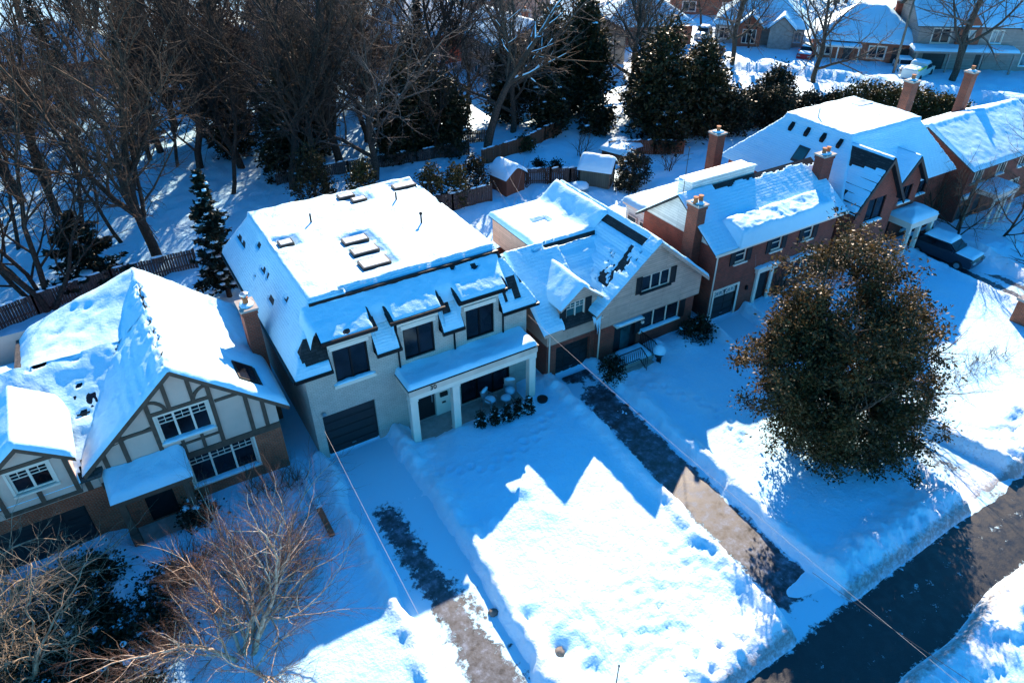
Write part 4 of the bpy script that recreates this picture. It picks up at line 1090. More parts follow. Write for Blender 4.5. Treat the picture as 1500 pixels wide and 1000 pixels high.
# ================================================================ the beige gabled house
H = thing('house', 'beige sided and red brick house with a wide front gable and small window dormer', 'house', (21.8, 29, 0))
F = plane_y(24.9); Gf = plane_y(24.35); Gb = plane_y(24.62)
m = MB(); wall(m, F, [(16.95, -.3), (20.05, -.3), (20.05, 2.3), (16.95, 2.3)], [(17.55, 19.75, .0, 2.0)], .25)
wall(m, Gb, [(20.05, -.3), (26.8, -.3), (26.8, 2.7), (20.05, 2.7)], [(21.15, 22.75, .15, 2.3), (22.95, 25.75, 1.3, 2.5)], .12)
for x, y0, y1, z in ((16.95, 24.9, 33, 2.3), (26.8, 24.62, 33, 3.9), (20.05, 24.62, 24.9, 2.3)): m.poly([(x, y0, -.3), (x, y1, -.3), (x, y1, z), (x, y0, z)])
m.poly([(16.95, 33, -.3), (26.8, 33, -.3), (26.8, 33, 3.9), (16.95, 33, 3.9)])
m.build('brick_wall', M['redbrick'], H)
GX_, GZp, GS = 23.3, 6.95, .82
gg = lambda u: GZp - .1 - GS * abs(u - GX_)
m = MB(); wall(m, plane_y(24.88), [(16.95, 2.3), (20.0, 2.3), (20.0, 3.55), (16.95, 3.55)]); m.poly([(16.95, 24.88, 2.3), (16.95, 33, 2.3), (16.95, 33, 3.4), (16.95, 28.3, 6.05), (16.95, 24.88, 3.6)])
wall(m, Gf, [(20.0, 2.66), (26.85, 2.66), (26.85, gg(26.85)), (GX_, gg(GX_)), (20.0, gg(20.0))], [(22.5, 24.42, 4.1, 5.05)], .1)
m.poly([(20.0, 24.35, 2.66), (20.0, 24.62, 2.66), (26.85, 24.62, 2.66), (26.85, 24.35, 2.66)]); m.poly([(20.0, 24.35, 2.66), (20.0, 24.9, 2.66), (20.0, 24.9, 4.2), (20.0, 24.35, 4.2)]); m.poly([(26.85, 24.35, 2.66), (26.85, 33, 2.66), (26.85, 33, 3.95), (26.85, 24.35, 3.95)])
D_ = plane_y(24.86)
wall(m, D_, gable_pts(D_, 17.75, 19.95, 3.4, 4.62, 18.85, 5.42), [(18.05, 19.2, 3.5, 4.55)], .1)
for x in (17.75, 19.95): m.poly([(x, 24.86, 3.4), (x, 27, 3.4), (x, 27, 4.62), (x, 24.86, 4.62)])
m.box(18.65, 23.0, 28.5, 33.4, 4.2, 5.74)
m.build('siding', M['siding'], H)
m = MB()
slab(m, [(16.5, 24.5, 3.42), (20.4, 24.5, 3.42), (23.3, 28.3, 6.15), (16.5, 28.3, 6.15)]); slab(m, [(16.5, 28.3, 6.15), (18.6, 28.3, 6.15), (18.6, 33.3, 2.9), (16.5, 33.3, 2.9)])
slab(m, [(19.45, 24.1, gg(19.45) + .1), (GX_, 24.1, GZp), (GX_, 33.3, GZp), (19.45, 33.3, gg(19.45) + .1)]); slab(m, [(GX_, 24.1, GZp), (27.2, 24.1, gg(27.2) + .1), (27.2, 33.3, gg(27.2) + .1), (GX_, 33.3, GZp)])
slab(m, [(18.5, 28.4, 5.9), (23.2, 28.4, 5.9), (23.2, 33.5, 5.9), (18.5, 33.5, 5.9)])
for sg in (-1, 1):
    e = 18.85 + sg * 1.3; slab(m, [(18.85, 24.6, 5.52), (e, 24.6, 5.52 - .77 * 1.3), (e, 27.6, 5.52 - .77 * 1.3), (18.85, 27.6, 5.52)], .1)
m.build('roof', M['shingle'], H)
b = MB()
for sg in (-1, 1):
    e = GX_ + sg * 3.88; b.prism([(GX_, 24.06, GZp + .02), (e, 24.06, GZp - GS * 3.88), (e, 24.06, GZp - GS * 3.88 - .2), (GX_, 24.06, GZp - .2)], (0, .06, 0))
    e = 18.85 + sg * 1.32; b.prism([(18.85, 24.56, 5.54), (e, 24.56, 5.54 - .77 * 1.32), (e, 24.56, 5.38 - .77 * 1.32), (18.85, 24.56, 5.38)], (0, .06, 0))
b.box(16.5, 17.6, 24.44, 24.52, 3.22, 3.42)
b.build('bargeboard', M['siding'], H)
s = Snow()
def th(X, Y):
    t = .2 + .08 * (fbm(X, Y, 91, 3) - .5)
    rid = (Y > 28.0) & (Y < 28.45) & (X > 18.0); t = np.where(rid & (fbm(X * 1.3, Y * 2, 45, 2) > .3), -.04, t)
    melt = (X > 20.0) & (Y < 26.6) & (fbm(X * 1.7, Y * 2.4, 145, 5, .6) > .585); t = np.where(melt, -.03, np.where(X > 19.6, t * (.5 + .25 * np.sin(Y * 9)), t))
    return t
s.sheet(16.46, 23.3, 24.44, 28.45, lambda X, Y: 3.42 + (Y - 24.5) * .7184, th, .075, .2, lambda X, Y: ~((X > 17.8) & (X < 19.9) & (Y < 26)) , .03, 22)
def thg(X, Y):
    t = .18 + .06 * (fbm(X, Y, 191, 3) - .5)
    t = np.where((X > GX_ - .55) & (X < GX_ - .12) & (Y > 24.9) & (Y < 32.0), -.04, t)
    rows = .03 * np.sin((X - 20) * 11)
    t = np.where((X < GX_ - .5) & (Y < 28.5), .08 + rows + .06 * (fbm(X * 1.2, Y * 1.2, 94, 2) - .5), t)
    t = np.where((X > 20.6) & (X < 22.6) & (Y > 24.35) & (Y < 26.6) & (fbm(X * 1.6, Y * 2.6, 97, 5, .6) > .59), -.03, t)
    return t
s.sheet(19.42, 27.24, 24.06, 33.3, lambda X, Y: GZp - GS * np.abs(X - GX_), thg, .08, .2, None, .025, 23)
s.build(H, M['thinsnow']); s = Snow()
s.sheet(18.4, 23.25, 28.4, 33.55, lambda X, Y: 5.9 + .95 * sstep(21.4, 23.2, X) ** 1.5, lambda X, Y: np.where(np.maximum(np.abs(X - 20.35) - .5, np.abs(Y - 30.9) - .35) < .05, .1, .26 + .1 * (fbm(X * .6, Y * .6, 9, 2) - .5)), .11, .3, None, .02, 24)
s.sheet(17.5, 20.2, 24.54, 27.7, lambda X, Y: 5.52 - .77 * np.abs(X - 18.85), lambda X, Y: np.where(X > 19.2, np.where(fbm(X * 2, Y * 2, 6, 2) > .42, .1, -.03), .22), .09, .22, None, .02, 25, 'b')
s.sheet(16.46, 18.6, 28.3, 33.3, lambda X, Y: 6.15 - (Y - 28.3) * .65, .22, .12, .2, None, .02, 26, 'f')
s.build(H, M['roofsnow'])
window(H, Gf, 22.5, 24.42, 4.1, 5.05, M['white'], M['glass'], .1, 3, 0, .05, M['black'], None, None, M['black'])
window(H, Gb, 22.95, 25.75, 1.3, 2.5, M['white'], M['glass'], .12, 3, 0, .05, M['white'], M['snow'], None, M['black'])
window(H, D_, 18.05, 19.2, 3.5, 4.55, M['white'], M['tealglass'], .1, 2, 0, .05, M['black'], M['snow'], (2, .3), M['black'])
panel_door(H, F, 17.55, 19.75, 0, 2.0, M['garage'], .22, 4, 4)
m = MB(); m.pbox(Gb, 21.15, 22.75, .15, 2.3, -.12, -.08); f = m.build('front_door', M['black'], H)
m = MB(); m.pbox(Gb, 21.65, 22.3, .4, 2.1, -.08, -.06); m.build('door_pane', M['tealglass'], f)
m = MB(); m.pbox(Gb, 21.0, 22.9, 2.36, 2.44, 0, .35); f = m.build('door_canopy', M['white'], H); ledge(f, Gb, 21.0, 22.9, 2.44, .34, M['snow'], .09, 0)
for x, y, z1 in ((17.08, 24.84, 3.42), (20.03, 24.5, 3.4)): downpipe(H, x, y, .05, z1, M['white'])
ic = MB()
for i in range(16):
    x = 19.55 + i * .05 + rnd.uniform(-.02, .02); ln = rnd.uniform(.5, 1.15) * (1.3 - abs(i - 8) / 9); ic.tube([(x, 24.5 + rnd.uniform(-.12, .1), 3.5), (x, 24.46, 3.5 - ln * .5), (x, 24.46, 3.5 - ln)], [.05, .035, .006], 5)
ic.build('icicles', M['snow'], H, smooth=True, recalc=False)
m = MB(); m.pbox(Gb, 22.98, 23.12, 1.85, 2.0, .003, .12); m.build('wall_lamp', M['white'], H)
m = MB(); m.box(20.5, 23.0, 23.3, 24.6, -.2, .5); m.box(20.7, 22.8, 22.98, 23.3, -.2, .3); m.build('front_stoop', M['plaster'], H)
s = Snow(); s.sheet(21.2, 22.95, 23.32, 24.55, lambda X, Y: .5 + 0 * X, .22, .1, .25, None, .02, 83); s.build(H, M['snow'], 'stoop_snow')
for grp in ((((20.5, 23.3), (22.0, 23.3)), ((22.0, 23.3), (22.0, 22.7))), (((22.98, 23.3), (22.98, 24.5)), ((22.98, 23.3), (22.98, 22.7)))):
  m = MB()
  for a, b_ in grp:
      zb = .5 if b_[1] > 23 else .2
      n = max(2, int(math.hypot(b_[0] - a[0], b_[1] - a[1]) / .13))
      m.bar((a[0], a[1], 1.35), (b_[0], b_[1], zb + .85), .04); m.bar((a[0], a[1], .6), (b_[0], b_[1], zb + .1), .03)
      for i in range(n + 1):
          u = i / n; x = a[0] + (b_[0] - a[0]) * u; y = a[1] + (b_[1] - a[1]) * u; m.bar((x, y, .5 + (zb - .5) * u), (x, y, 1.35 + (zb + .85 - 1.35) * u), .022)
  m.build('stoop_railing', M['blackmetal'], H)

# ================================================================ the red brick house with the snow slab
H = thing('house', 'red brick house with black shutters and a thick sliding slab of snow on its roof', 'house', (33, 28, 0))
F = plane_y(24.6)
x0, x1, yb, ev, rg_, ry = 28.05, 38.2, 30.9, 4.92, 7.2, 27.75
WS = [(29.62, 30.5, 3.62, 4.6), (32.55, 33.42, 3.6, 4.6), (35.3, 36.15, 3.58, 4.6)]
m = MB(); wall(m, F, [(x0, -.3), (x1, -.3), (x1, ev), (x0, ev)], WS + [(28.3, 30.4, .05, 2.1), (31.95, 32.95, .2, 2.3), (34.5, 36.5, 1.2, 2.45)], .14)
for x in (x0, x1): m.poly([(x, 24.6, -.3), (x, yb, -.3), (x, yb, ev), (x, 24.6, ev)])
m.poly([(x0, yb, -.3), (x1, yb, -.3), (x1, yb, ev), (x0, yb, ev)]); m.build('wall', M['redbrick'], H)
for x in (x0, x1): m = MB(); m.poly([(x, 24.6, ev), (x, yb, ev), (x, ry, rg_ - .12)]); m.build('gable_siding', M['whitesiding'], H)
sl = (rg_ - ev) / (ry - 24.25)
m = MB(); slab(m, [(27.6, 24.25, ev), (38.6, 24.25, ev), (38.6, ry, rg_), (27.6, ry, rg_)]); slab(m, [(27.6, ry, rg_), (38.6, ry, rg_), (38.6, 31.2, 4.7), (27.6, 31.2, 4.7)]); m.build('roof', M['shingle'], H)
m = MB(); m.box(27.6, 38.6, 24.14, 24.25, ev - .14, ev + .02); m.build('gutter', M['white'], H)
s = Snow()
def th(X, Y):
    t = .07 + .010 * np.sin((Y - 24) * 40) + .02 * (fbm(X, Y, 7, 3) - .5)
    t = np.where((Y > ry - .16 - .55 * (fbm(X * 1.4, Y * 1.4, 17, 4) - .3)) & (X > 30.2), -.03, t)
    return t
s.sheet(27.56, 38.64, 24.2, 31.2, lambda X, Y: np.where(Y < ry, ev + (Y - 24.25) * sl, rg_ - (Y - ry) * .73), th, .08, .15, None, .014, 51)
s.build(H, M['thinsnow']); s = Snow()
s.sheet(29.3, 37.2, 24.12, 25.75, lambda X, Y: ev + .06 + (Y - 24.25) * sl, lambda X, Y: .26 + .62 * np.clip((25.75 - Y) / 1.35, 0, 1) + .22 * (fbm(X * 1.3, Y * 1.3, 3, 4) - .5), .08, .24, None, .06, 52)
s.build(H, M['roofsnow'])
for w_ in WS: window(H, F, *w_, M['white'], M['glass'], .12, 1, 2, .08, M['white'], None, None, M['black'], None)
window(H, F, 34.5, 36.5, 1.2, 2.45, M['white'], M['glass'], .12, 3, 0, .08, M['white'], M['snow'])
m = MB(); m.pbox(F, 34.3, 36.7, 2.5, 2.6, 0, .3); f = m.build('window_hood', M['white'], H); ledge(f, F, 34.3, 36.7, 2.6, .3, M['snow'], .1, 0)
m = MB(); m.pbox(F, 28.3, 28.42, .05, 2.1, 0, .04); m.pbox(F, 30.28, 30.42, .05, 2.1, 0, .04); m.pbox(F, 28.3, 30.42, 2.1, 2.22, 0, .04); m.build('garage_trim', M['white'], H)
panel_door(H, F, 28.42, 30.28, .05, 2.1, M['garage'], .1, 4, 2, True)
m = MB(); m.pbox(F, 32.05, 32.85, .2, 2.3, -.14, -.08); f = m.build('front_door', M['black'], H)
m = MB(); m.pbox(F, 31.72, 31.95, .2, 2.45, 0, .12); m.pbox(F, 32.95, 33.18, .2, 2.45, 0, .12); m.pbox(F, 31.6, 33.3, 2.45, 2.72, 0, .22); m.pbox(F, 31.5, 33.4, 2.72, 2.8, 0, .3); f = m.build('door_surround', M['white'], H); ledge(f, F, 31.5, 33.4, 2.8, .3, M['snow'], .08, 0)
downpipe(H, 28.12, 24.54, .05, ev - .05, M['white'])
m = MB(); m.pbox(F, 31.0, 31.15, 1.5, 1.75, 0, .12); m.build('wall_lamp', M['blackmetal'], H)
chimney(H, 27.72, 26.3, .62, .85, -.3, 7.15, M['chimbrick'], 2)
chimney(H, 38.35, 26.6, .95, .65, -.3, 7.75, M['redbrick'], 2)
chimney(H, 35.2, 32.6, .72, .72, -.3, 7.9, M['chimbrick'], 1)
m = MB(); m.box(28.7, 33.7, 27.85, 29.0, 6.2, 7.6); m.build('rear_dormer_wall', M['whitesiding'], H)
m = MB(); slab(m, [(28.6, 27.8, 7.68), (33.8, 27.8, 7.68), (33.8, 29.2, 7.4), (28.6, 29.2, 7.4)], .08); m.build('rear_dormer_roof', M['whitesiding'], H)
s = Snow(); s.sheet(28.6, 33.8, 27.8, 29.2, lambda X, Y: 7.68 - (Y - 27.8) * .2, .06, .1, .3, None, .02, 56); s.build(H, M['snow'], 'dormer_snow')
m = MB(); m.box(30.6, 36.3, 32.4, 35.6, -.3, 2.9); f = m.build('garden_room', M['whitesiding'], H)
m = MB(); m.box(30.4, 36.5, 32.2, 35.8, 2.9, 3.1); m.build('garden_room_roof', M['white'], H)
s = Snow(); s.sheet(30.3, 36.6, 32.1, 35.9, lambda X, Y: 3.1 + 0 * X, .42, .14, .6, None, .02, 57); s.build(H, M['snow'], 'garden_room_snow')
window(H, plane_x(30.6), 33.0, 34.0, 1.0, 2.3, M['white'], M['glass'], -.05, 2, 0, .07)
window(H, plane_x(30.6), 34.3, 35.3, .2, 2.3, M['white'], M['glass'], -.05, 1, 2, .07)
m = MB(); m.tube([(27.9, 27.7, 6.9), (27.9, 27.7, 9.9)], .018, 5); m.tube([(27.55, 27.7, 9.5), (28.25, 27.7, 9.5)], .012, 4); m.tube([(27.65, 27.7, 9.2), (28.15, 27.7, 9.2)], .012, 4); m.build('aerial', M['blackmetal'], H)

# ================================================================ the large brick house with hipped flat-topped roof
H = thing('house', 'large dark brick house with wide snowy flat topped hip roof and two front gables', 'house', (44, 29, 0))
F = plane_y(24.15); Fb = plane_y(25.4)
m = MB(); wall(m, F, gable_pts(F, 39.35, 43.2, -.3, 5.0, 41.25, 7.55), [(40.4, 42.1, 3.6, 5.2), (40.4, 42.1, .8, 2.2)], .14)
wall(m, Fb, [(43.2, -.3), (50.6, -.3), (50.6, 4.9), (43.2, 4.9)], [(47.3, 48.6, 3.4, 4.6), (44.7, 45.7, .2, 2.3), (47.3, 49.2, .8, 2.2)], .14)
wall(m, plane_y(24.9), gable_pts(F, 44.2, 46.8, 3.2, 5.0, 45.5, 6.6), [(44.9, 46.1, 3.6, 4.8)], .12)
for x, y0 in ((39.35, 24.15), (50.6, 25.4), (43.2, 24.15)): m.poly([(x, y0, -.3), (x, 35, -.3), (x, 35, 5), (x, y0, 5)])
for x in (44.2, 46.8): m.poly([(x, 24.9, 3.2), (x, 27, 3.2), (x, 27, 5), (x, 24.9, 5)])
m.poly([(39.35, 35, -.3), (50.6, 35, -.3), (50.6, 35, 5), (39.35, 35, 5)]); m.build('wall', M['redbrick'], H)
for h, pl_ in (((40.4, 42.1, 3.6, 5.2), F), ((40.4, 42.1, .8, 2.2), F), ((47.3, 48.6, 3.4, 4.6), Fb), ((47.3, 49.2, .8, 2.2), Fb), ((44.9, 46.1, 3.6, 4.8), plane_y(24.9))): window(H, pl_, *h, M['blackmetal'], M['glass'], .12, 2, 0, .07, M['white'], M['snow'])
m = MB(); m.pbox(Fb, 44.7, 45.7, .2, 2.3, -.12, -.06); m.build('front_door', M['black'], H)
def hip(X, Y): return np.minimum.reduce([np.full(X.shape, 8.0), 4.8 + (Y - 25.) * 1.55, 4.8 + (X - 38.9) * 1.33, 4.8 + (51. - X) * 1.2, 4.8 + (35.5 - Y) * 1.05])
def gab(X, Y): return 7.85 - 1.33 * np.abs(X - 41.28)
def gab2(X, Y): return 6.85 - 1.2 * np.abs(X - 45.5)
m = MB(); A = [(38.9, 25, 4.8), (51, 25, 4.8), (51, 35.5, 4.8), (38.9, 35.5, 4.8)]; T_ = [(41.3, 27.06, 8), (48.33, 27.06, 8), (48.33, 32.45, 8), (41.3, 32.45, 8)]
m.mesh(A + T_, [(0, 1, 5, 4), (1, 2, 6, 5), (2, 3, 7, 6), (3, 0, 4, 7), (4, 5, 6, 7), (0, 3, 2, 1)])
for c, a, z, k, y in ((41.28, 2.38, 7.85, 1.33, 23.85), (45.5, 1.55, 6.85, 1.2, 24.6)):
    for sg in (-1, 1): slab(m, [(c, y, z), (c + sg * a, y, z - k * a), (c + sg * a, 27.4, z - k * a), (c, 27.4, z)], .13)
m.build('roof', M['shingle'], H)
b = MB()
for c, a, z, k, y in ((41.28, 2.42, 7.87, 1.33, 23.8), (45.5, 1.6, 6.87, 1.2, 24.55)):
    for sg in (-1, 1): b.prism([(c, y, z), (c + sg * a, y, z - k * a), (c + sg * a, y, z - k * a - .3), (c, y, z - .35)], (0, .09, 0))
b.build('bargeboard', M['black'], H)
s = Snow()
def th(X, Y):
    f = sstep(7.9, 8.0, hip(X, Y)); t = .06 + .25 * f + .018 * np.sin((X + 0 * Y) * 17) * (1 - f)
    for y in (27.6, 28.9, 30.2, 31.5): t = np.where((np.abs(X - 40.95) < .13) & (np.abs(Y - y) < .12), -.03, t)
    return t
s.sheet(38.86, 51.04, 24.96, 35.54, hip, th, .1, .14, None, .014, 71)
def thg(X, Y):
    t = .035 + .05 * np.sin((X - 39) * 19.5) * sstep(40.6, 39.9, X + .35 * (Y - 25.5)) + .03 * (fbm(X * 1.2, Y * 1.2, 3, 2) - .3)
    t = np.where((X > 40.75 - .12 * (Y - 24)) & (X < 41.2) & (Y < 27.0), -.03, t)
    t = np.where((X < 39.6) & (Y > 25.3) & (Y < 26.2), -.03, t)
    return np.where(X > 41.25, .12, t)
s.sheet(38.86, 43.7, 23.85, 27.3, gab, thg, .09, .1, None, .008, 72, 'b')
s.sheet(43.9, 47.1, 24.6, 27.3, gab2, .11, .1, .14, None, .012, 73, 'b')
s.build(H, M['thinsnow'])
for y in (27.6, 28.9, 30.2, 31.5):
    m = MB(); zz = 4.8 + (40.95 - 38.9) * 1.33; m.prism([(40.8, y - .13, zz - .18), (41.1, y - .13, zz + .2), (41.1, y - .13, zz + .4), (40.8, y - .13, zz + .08)], (0, .26, 0)); m.build('roof_vent', M['blackmetal'], H)
skylight(H, 39.75, 40.4, 29.2, 30.1, hip, .12, 'bronze', 'tealglass')
m = MB(); m.box(46.6, 48.0, 30.6, 31.4, 7.9, 8.34); m.build('roof_hatch', M['skyglass'], H)
m = MB(); m.tube([(42.3, 30.6, 7.9), (42.3, 30.6, 8.9)], .05, 8); m.build('vent_pipe', M['white'], H)
chimney(H, 51.3, 30.2, .75, .65, -.3, 9.4, M['chimbrick'], 1)
m = MB(); m.box(44.85, 47.75, 23.45, 25.35, 2.3, 2.75); m.build('porch_roof', M['white'], H)
for x, y in ((44.95, 23.5), (47.4, 23.5), (46.0, 23.5)):
    m = MB(); m.box(x, x + .24, y, y + .24, -.1, 2.3); m.build('porch_column', M['white'], H)
s = Snow(); s.sheet(44.8, 47.8, 23.4, 25.4, lambda X, Y: 2.75 + .35 * (1 - np.maximum(np.abs(X - 46.3) / 1.5, np.abs(Y - 24.4) / 1.)), .25, .1, .35, None, .015, 74); s.build(H, M['snow'], 'porch_snow')

# ================================================================ the brick house at the right edge
H = thing('house', 'red brick house at the right edge behind bare twigs, with a white flat roofed portico', 'house', (57, 28, 0))
F = plane_y(24.7)
m = MB(); wall(m, F, [(52.5, -.3), (63, -.3), (63, 4.7), (52.5, 4.7)], [(53.3, 54.2, 3.3, 4.4), (56.2, 57.1, 3.3, 4.4), (59, 60, 3.3, 4.4), (54.6, 55.5, .2, 2.3), (52.7, 53.6, .1, 2.1), (58, 60, .9, 2.2)], .14)
for x in (52.5, 63): m.poly([(x, 24.7, -.3), (x, 32, -.3), (x, 32, 4.7), (x, 28.4, 6.4), (x, 24.7, 4.7)])
m.poly([(52.5, 32, -.3), (63, 32, -.3), (63, 32, 4.7), (52.5, 32, 4.7)]); m.build('wall', M['redbrick'], H)
for h in ((53.3, 54.2, 3.3, 4.4), (56.2, 57.1, 3.3, 4.4), (59, 60, 3.3, 4.4), (58, 60, .9, 2.2)): window(H, F, *h, M['white'], M['glass'], .12, 2, 0, .08, M['white'], M['snow'], None, None, M['white'])
panel_door(H, F, 52.7, 53.6, .1, 2.1, M['darkgrey'], .12, 4, 2); m = MB(); m.pbox(F, 54.6, 55.5, .2, 2.3, -.12, -.06); m.build('front_door', M['black'], H)
m = MB(); m.pbox(F, 52.55, 53.8, 2.15, 2.4, 0, .2); f = m.build('garage_lintel', M['white'], H); ledge(f, F, 52.55, 53.8, 2.4, .2, M['snow'], .1, 0)
m = MB(); slab(m, [(52.1, 24.3, 4.55), (63.4, 24.3, 4.55), (63.4, 28.4, 6.5), (52.1, 28.4, 6.5)]); slab(m, [(52.1, 28.4, 6.5), (63.4, 28.4, 6.5), (63.4, 32.4, 4.55), (52.1, 32.4, 4.55)]); m.build('roof', M['greyshingle'], H)
s = Snow(); s.sheet(52.06, 63.44, 24.25, 32.4, lambda X, Y: 6.5 - np.abs(Y - 28.4) * .48, lambda X, Y: .2 + .1 * sstep(28, 28.6, Y) + .05 * (fbm(X, Y, 2, 2) - .5), .12, .2, None, .03, 81); s.build(H, M['roofsnow'])
m = MB(); m.box(53.75, 56.6, 22.95, 24.65, 2.55, 2.9); m.build('portico_roof', M['white'], H)
s = Snow(); s.sheet(53.7, 56.65, 22.9, 24.7, lambda X, Y: 2.9 + 0 * X, .22, .1, .25, None, .015, 82, 'b'); s.build(H, M['snow'], 'porch_snow')
for x in (53.9, 54.9, 55.4, 56.3):
    m = MB(); m.lathe((x + .1, 23.1, -.1), [(.13, 0), (.13, .15), (.1, .2), (.085, 2.5), (.13, 2.56), (.13, 2.65)], 10); m.build('portico_column', M['white'], H, smooth=False)
m = MB(); m.box(53.7, 56.6, 22.9, 24.7, -.2, .2); m.build('portico_floor', M['plaster'], H)
chimney(H, 60.3, 31.0, .7, .65, -.3, 8.6, M['chimbrick'], 1)
# ---------------------------------------------------------------- the big leafy tree on the front lawn
def big_tree():
    rg = np.random.default_rng(5)
    t_ = thing('leafy_tree', 'large brown green leafy tree with a dense ragged crown on the snowy front lawn', 'tree', (0, 0, 0))
    bx, by = 26.3, 14.3
    brs = grow(11, (bx, by, -.2), (0, 0, 1), 5.2, .26, [(9, .75, 62, .12, 6), (6, .5, 48, .25, 5), (5, .5, 45, .2, 4), (3, .5, 40, .3, 2)], .05, .10)
    V, F = tubes([b for b in brs if b[2] <= 1], (9, 6)); np_mesh('trunk', V, F, M['darkbark'], t_, smooth=True)
    V, F = tubes([b for b in brs if b[2] > 1], (9, 6, 4, 3)); np_mesh('branches', V, F, M['bark'], t_)
    ells = [(26.2, 14.4, 4.4, 3.7, 3.2, 3.5), (26.6, 15.2, 6.3, 3.0, 2.7, 2.5), (27.6, 15.4, 5.6, 2.6, 2.4, 2.4), (23.4, 15.2, 4.9, 2.0, 1.9, 1.9), (24.4, 16.0, 6.3, 1.8, 1.7, 1.8), (24.8, 13.1, 2.5, 2.8, 2.1, 2.0), (27.6, 12.7, 2.6, 2.6, 1.9, 2.0), (26.2, 12.2, 1.8, 2.2, 1.5, 1.3), (23.6, 13.9, 3.2, 1.7, 1.6, 1.7), (28.6, 14.4, 4.9, 1.9, 1.8, 1.9), (26.9, 16.0, 8.6, 1.5, 1.4, 1.3), (25.4, 16.0, 7.6, 1.4, 1.3, 1.3), (28.5, 15.8, 7.6, 1.3, 1.3, 1.1)]
    p = volume_points(rg, 3500, ells, .35, .34)
    S_ = []                                            # boughs that push out through the outline
    for k in range(120):
        e = ells[rg.integers(len(ells))]; v = rg.normal(size=3); v[2] = v[2] * .7; v /= np.linalg.norm(v)
        o = np.array(e[:3]) + v * np.array(e[3:]) * .85; ln = rg.uniform(.4, 1.3)
        for q in np.linspace(0, 1, 7): S_.append(o + v * ln * q + np.array([0, 0, -.25 * q * q * ln]) + rg.normal(size=3) * .07)
    p = np.concatenate([p, np.array(S_)])
    # sprays reach out past the outline
    c = np.array([26.3, 14.4, 4.2]); d = p - c; p = p + d / np.linalg.norm(d, axis=1, keepdims=True) * (rg.random(len(p)) ** 4 * .9)[:, None]
    gap = fbm(p[:, 0] * .9 + p[:, 2] * .7, p[:, 1] * .9 + p[:, 2] * .5, 31, 3); p = p[gap > .385]
    C, D = clump_cloud(rg, p, 34, .33, .8)
    ok = C[:, 2] > .35; C = C[ok]; D = D[ok]
    V, F = leaves(C, .074, rg, 2.1, .5, D); np_mesh('crown', V, F, M['bigleaf'], t_)
    return t_
big_tree()

def bare(name, label, seed, h, rad, loc, group=None, mats=('bark', 'twig'), dense=1., spread=48, fork=.35, cat='tree', up=.05, wob=.16, sides=(8, 6, 4, 3, 3), tl=1, sc=1.):
    n = lambda k: max(2, int(round(k * dense)))
    brs = grow(seed, (0, 0, -.3), (0, 0, 1), h * .46, rad, [(n(6), .85, spread, fork, 6), (n(6), .62, spread * 1.05, .2, 5), (n(5), .52, spread, .2, 4), (n(5), .45, 48, .15, 3), (2, .5, 40, .3, 2)], up, wob)
    return tree_from(name, label, cat, brs, M[mats[0]], M[mats[1]], tl, loc, group, sides)

# ---- the birch and the tangle in the bottom left corner
def multi(name, label, seed, loc, stems, mats, group=None, cat='tree', spec=None, up=.02, wob=.17, tl=1, sides=(7, 5, 4, 3, 3)):
    out = []
    for i, (dx, dy, dirv, ln, r) in enumerate(stems): grow(seed + i * 31, (dx, dy, -.2), dirv, ln, r, spec, up, wob, out)
    return tree_from(name, label, cat, out, M[mats[0]], M[mats[1]], tl, loc, group, sides)
multi('birch_tree', 'pale multi stemmed birch with fine russet twigs in the snowy lower left garden', 3, (-.9, 17.0, .2),
      [(0, 0, (.25, .35, 1), 3.1, .10), (.1, .05, (.95, .05, .75), 3.9, .095), (-.1, .0, (-.35, .3, 1), 2.9, .085), (.05, -.1, (1.15, .5, .7), 4.1, .09), (.0, .1, (.6, 1.0, .75), 3.7, .085), (0, -.1, (.9, -.6, .8), 2.9, .07), (0, 0, (.2, .9, .9), 3.0, .07)],
      ('birchbark', 'birchtwig'), None, 'tree', [(7, .80, 38, .18, 6), (7, .62, 40, .12, 5), (7, .56, 38, .10, 4), (6, .58, 36, .10, 3), (2, .5, 35, .3, 2)], .01, .17, 2)
multi('bare_shrub', 'tangle of pale grey bare branches filling the lower left corner', 51, (-6.6, 18.6, .2),
      [(-1.2, .4, (.5, .2, 1), 3.2, .10), (-1.5, .6, (-.1, .5, 1), 3.4, .10), (-1.0, .2, (.9, -.3, .8), 3.3, .09), (-1.6, .2, (-.7, .1, 1), 3.0, .09), (-1.1, .7, (.5, .9, .7), 3.2, .09), (-.9, 0, (1.2, .0, .6), 3.3, .08), (-1.4, .9, (.0, 1., .9), 3.3, .08)],
      ('paletwig', 'paletwig'), None, 'shrub', [(6, .72, 50, .2, 7), (6, .62, 50, .2, 6), (5, .58, 48, .15, 5), (4, .58, 46, .2, 4)], .0, .26, 2)
multi('bare_shrub', 'pale bare shrub with long bending twigs at the left picture edge', 57, (-8.4, 22.2, .2),
      [(rnd.uniform(-.6, .6), rnd.uniform(-.6, .6), (rnd.uniform(-.5, .9), rnd.uniform(-.8, .5), 1), rnd.uniform(2.8, 4.2), .085) for i in range(9)],
      ('paletwig', 'paletwig'), None, 'shrub', [(6, .72, 48, .2, 7), (6, .62, 48, .2, 6), (5, .56, 46, .15, 5), (4, .55, 44, .2, 3)], .01, .24, 2)
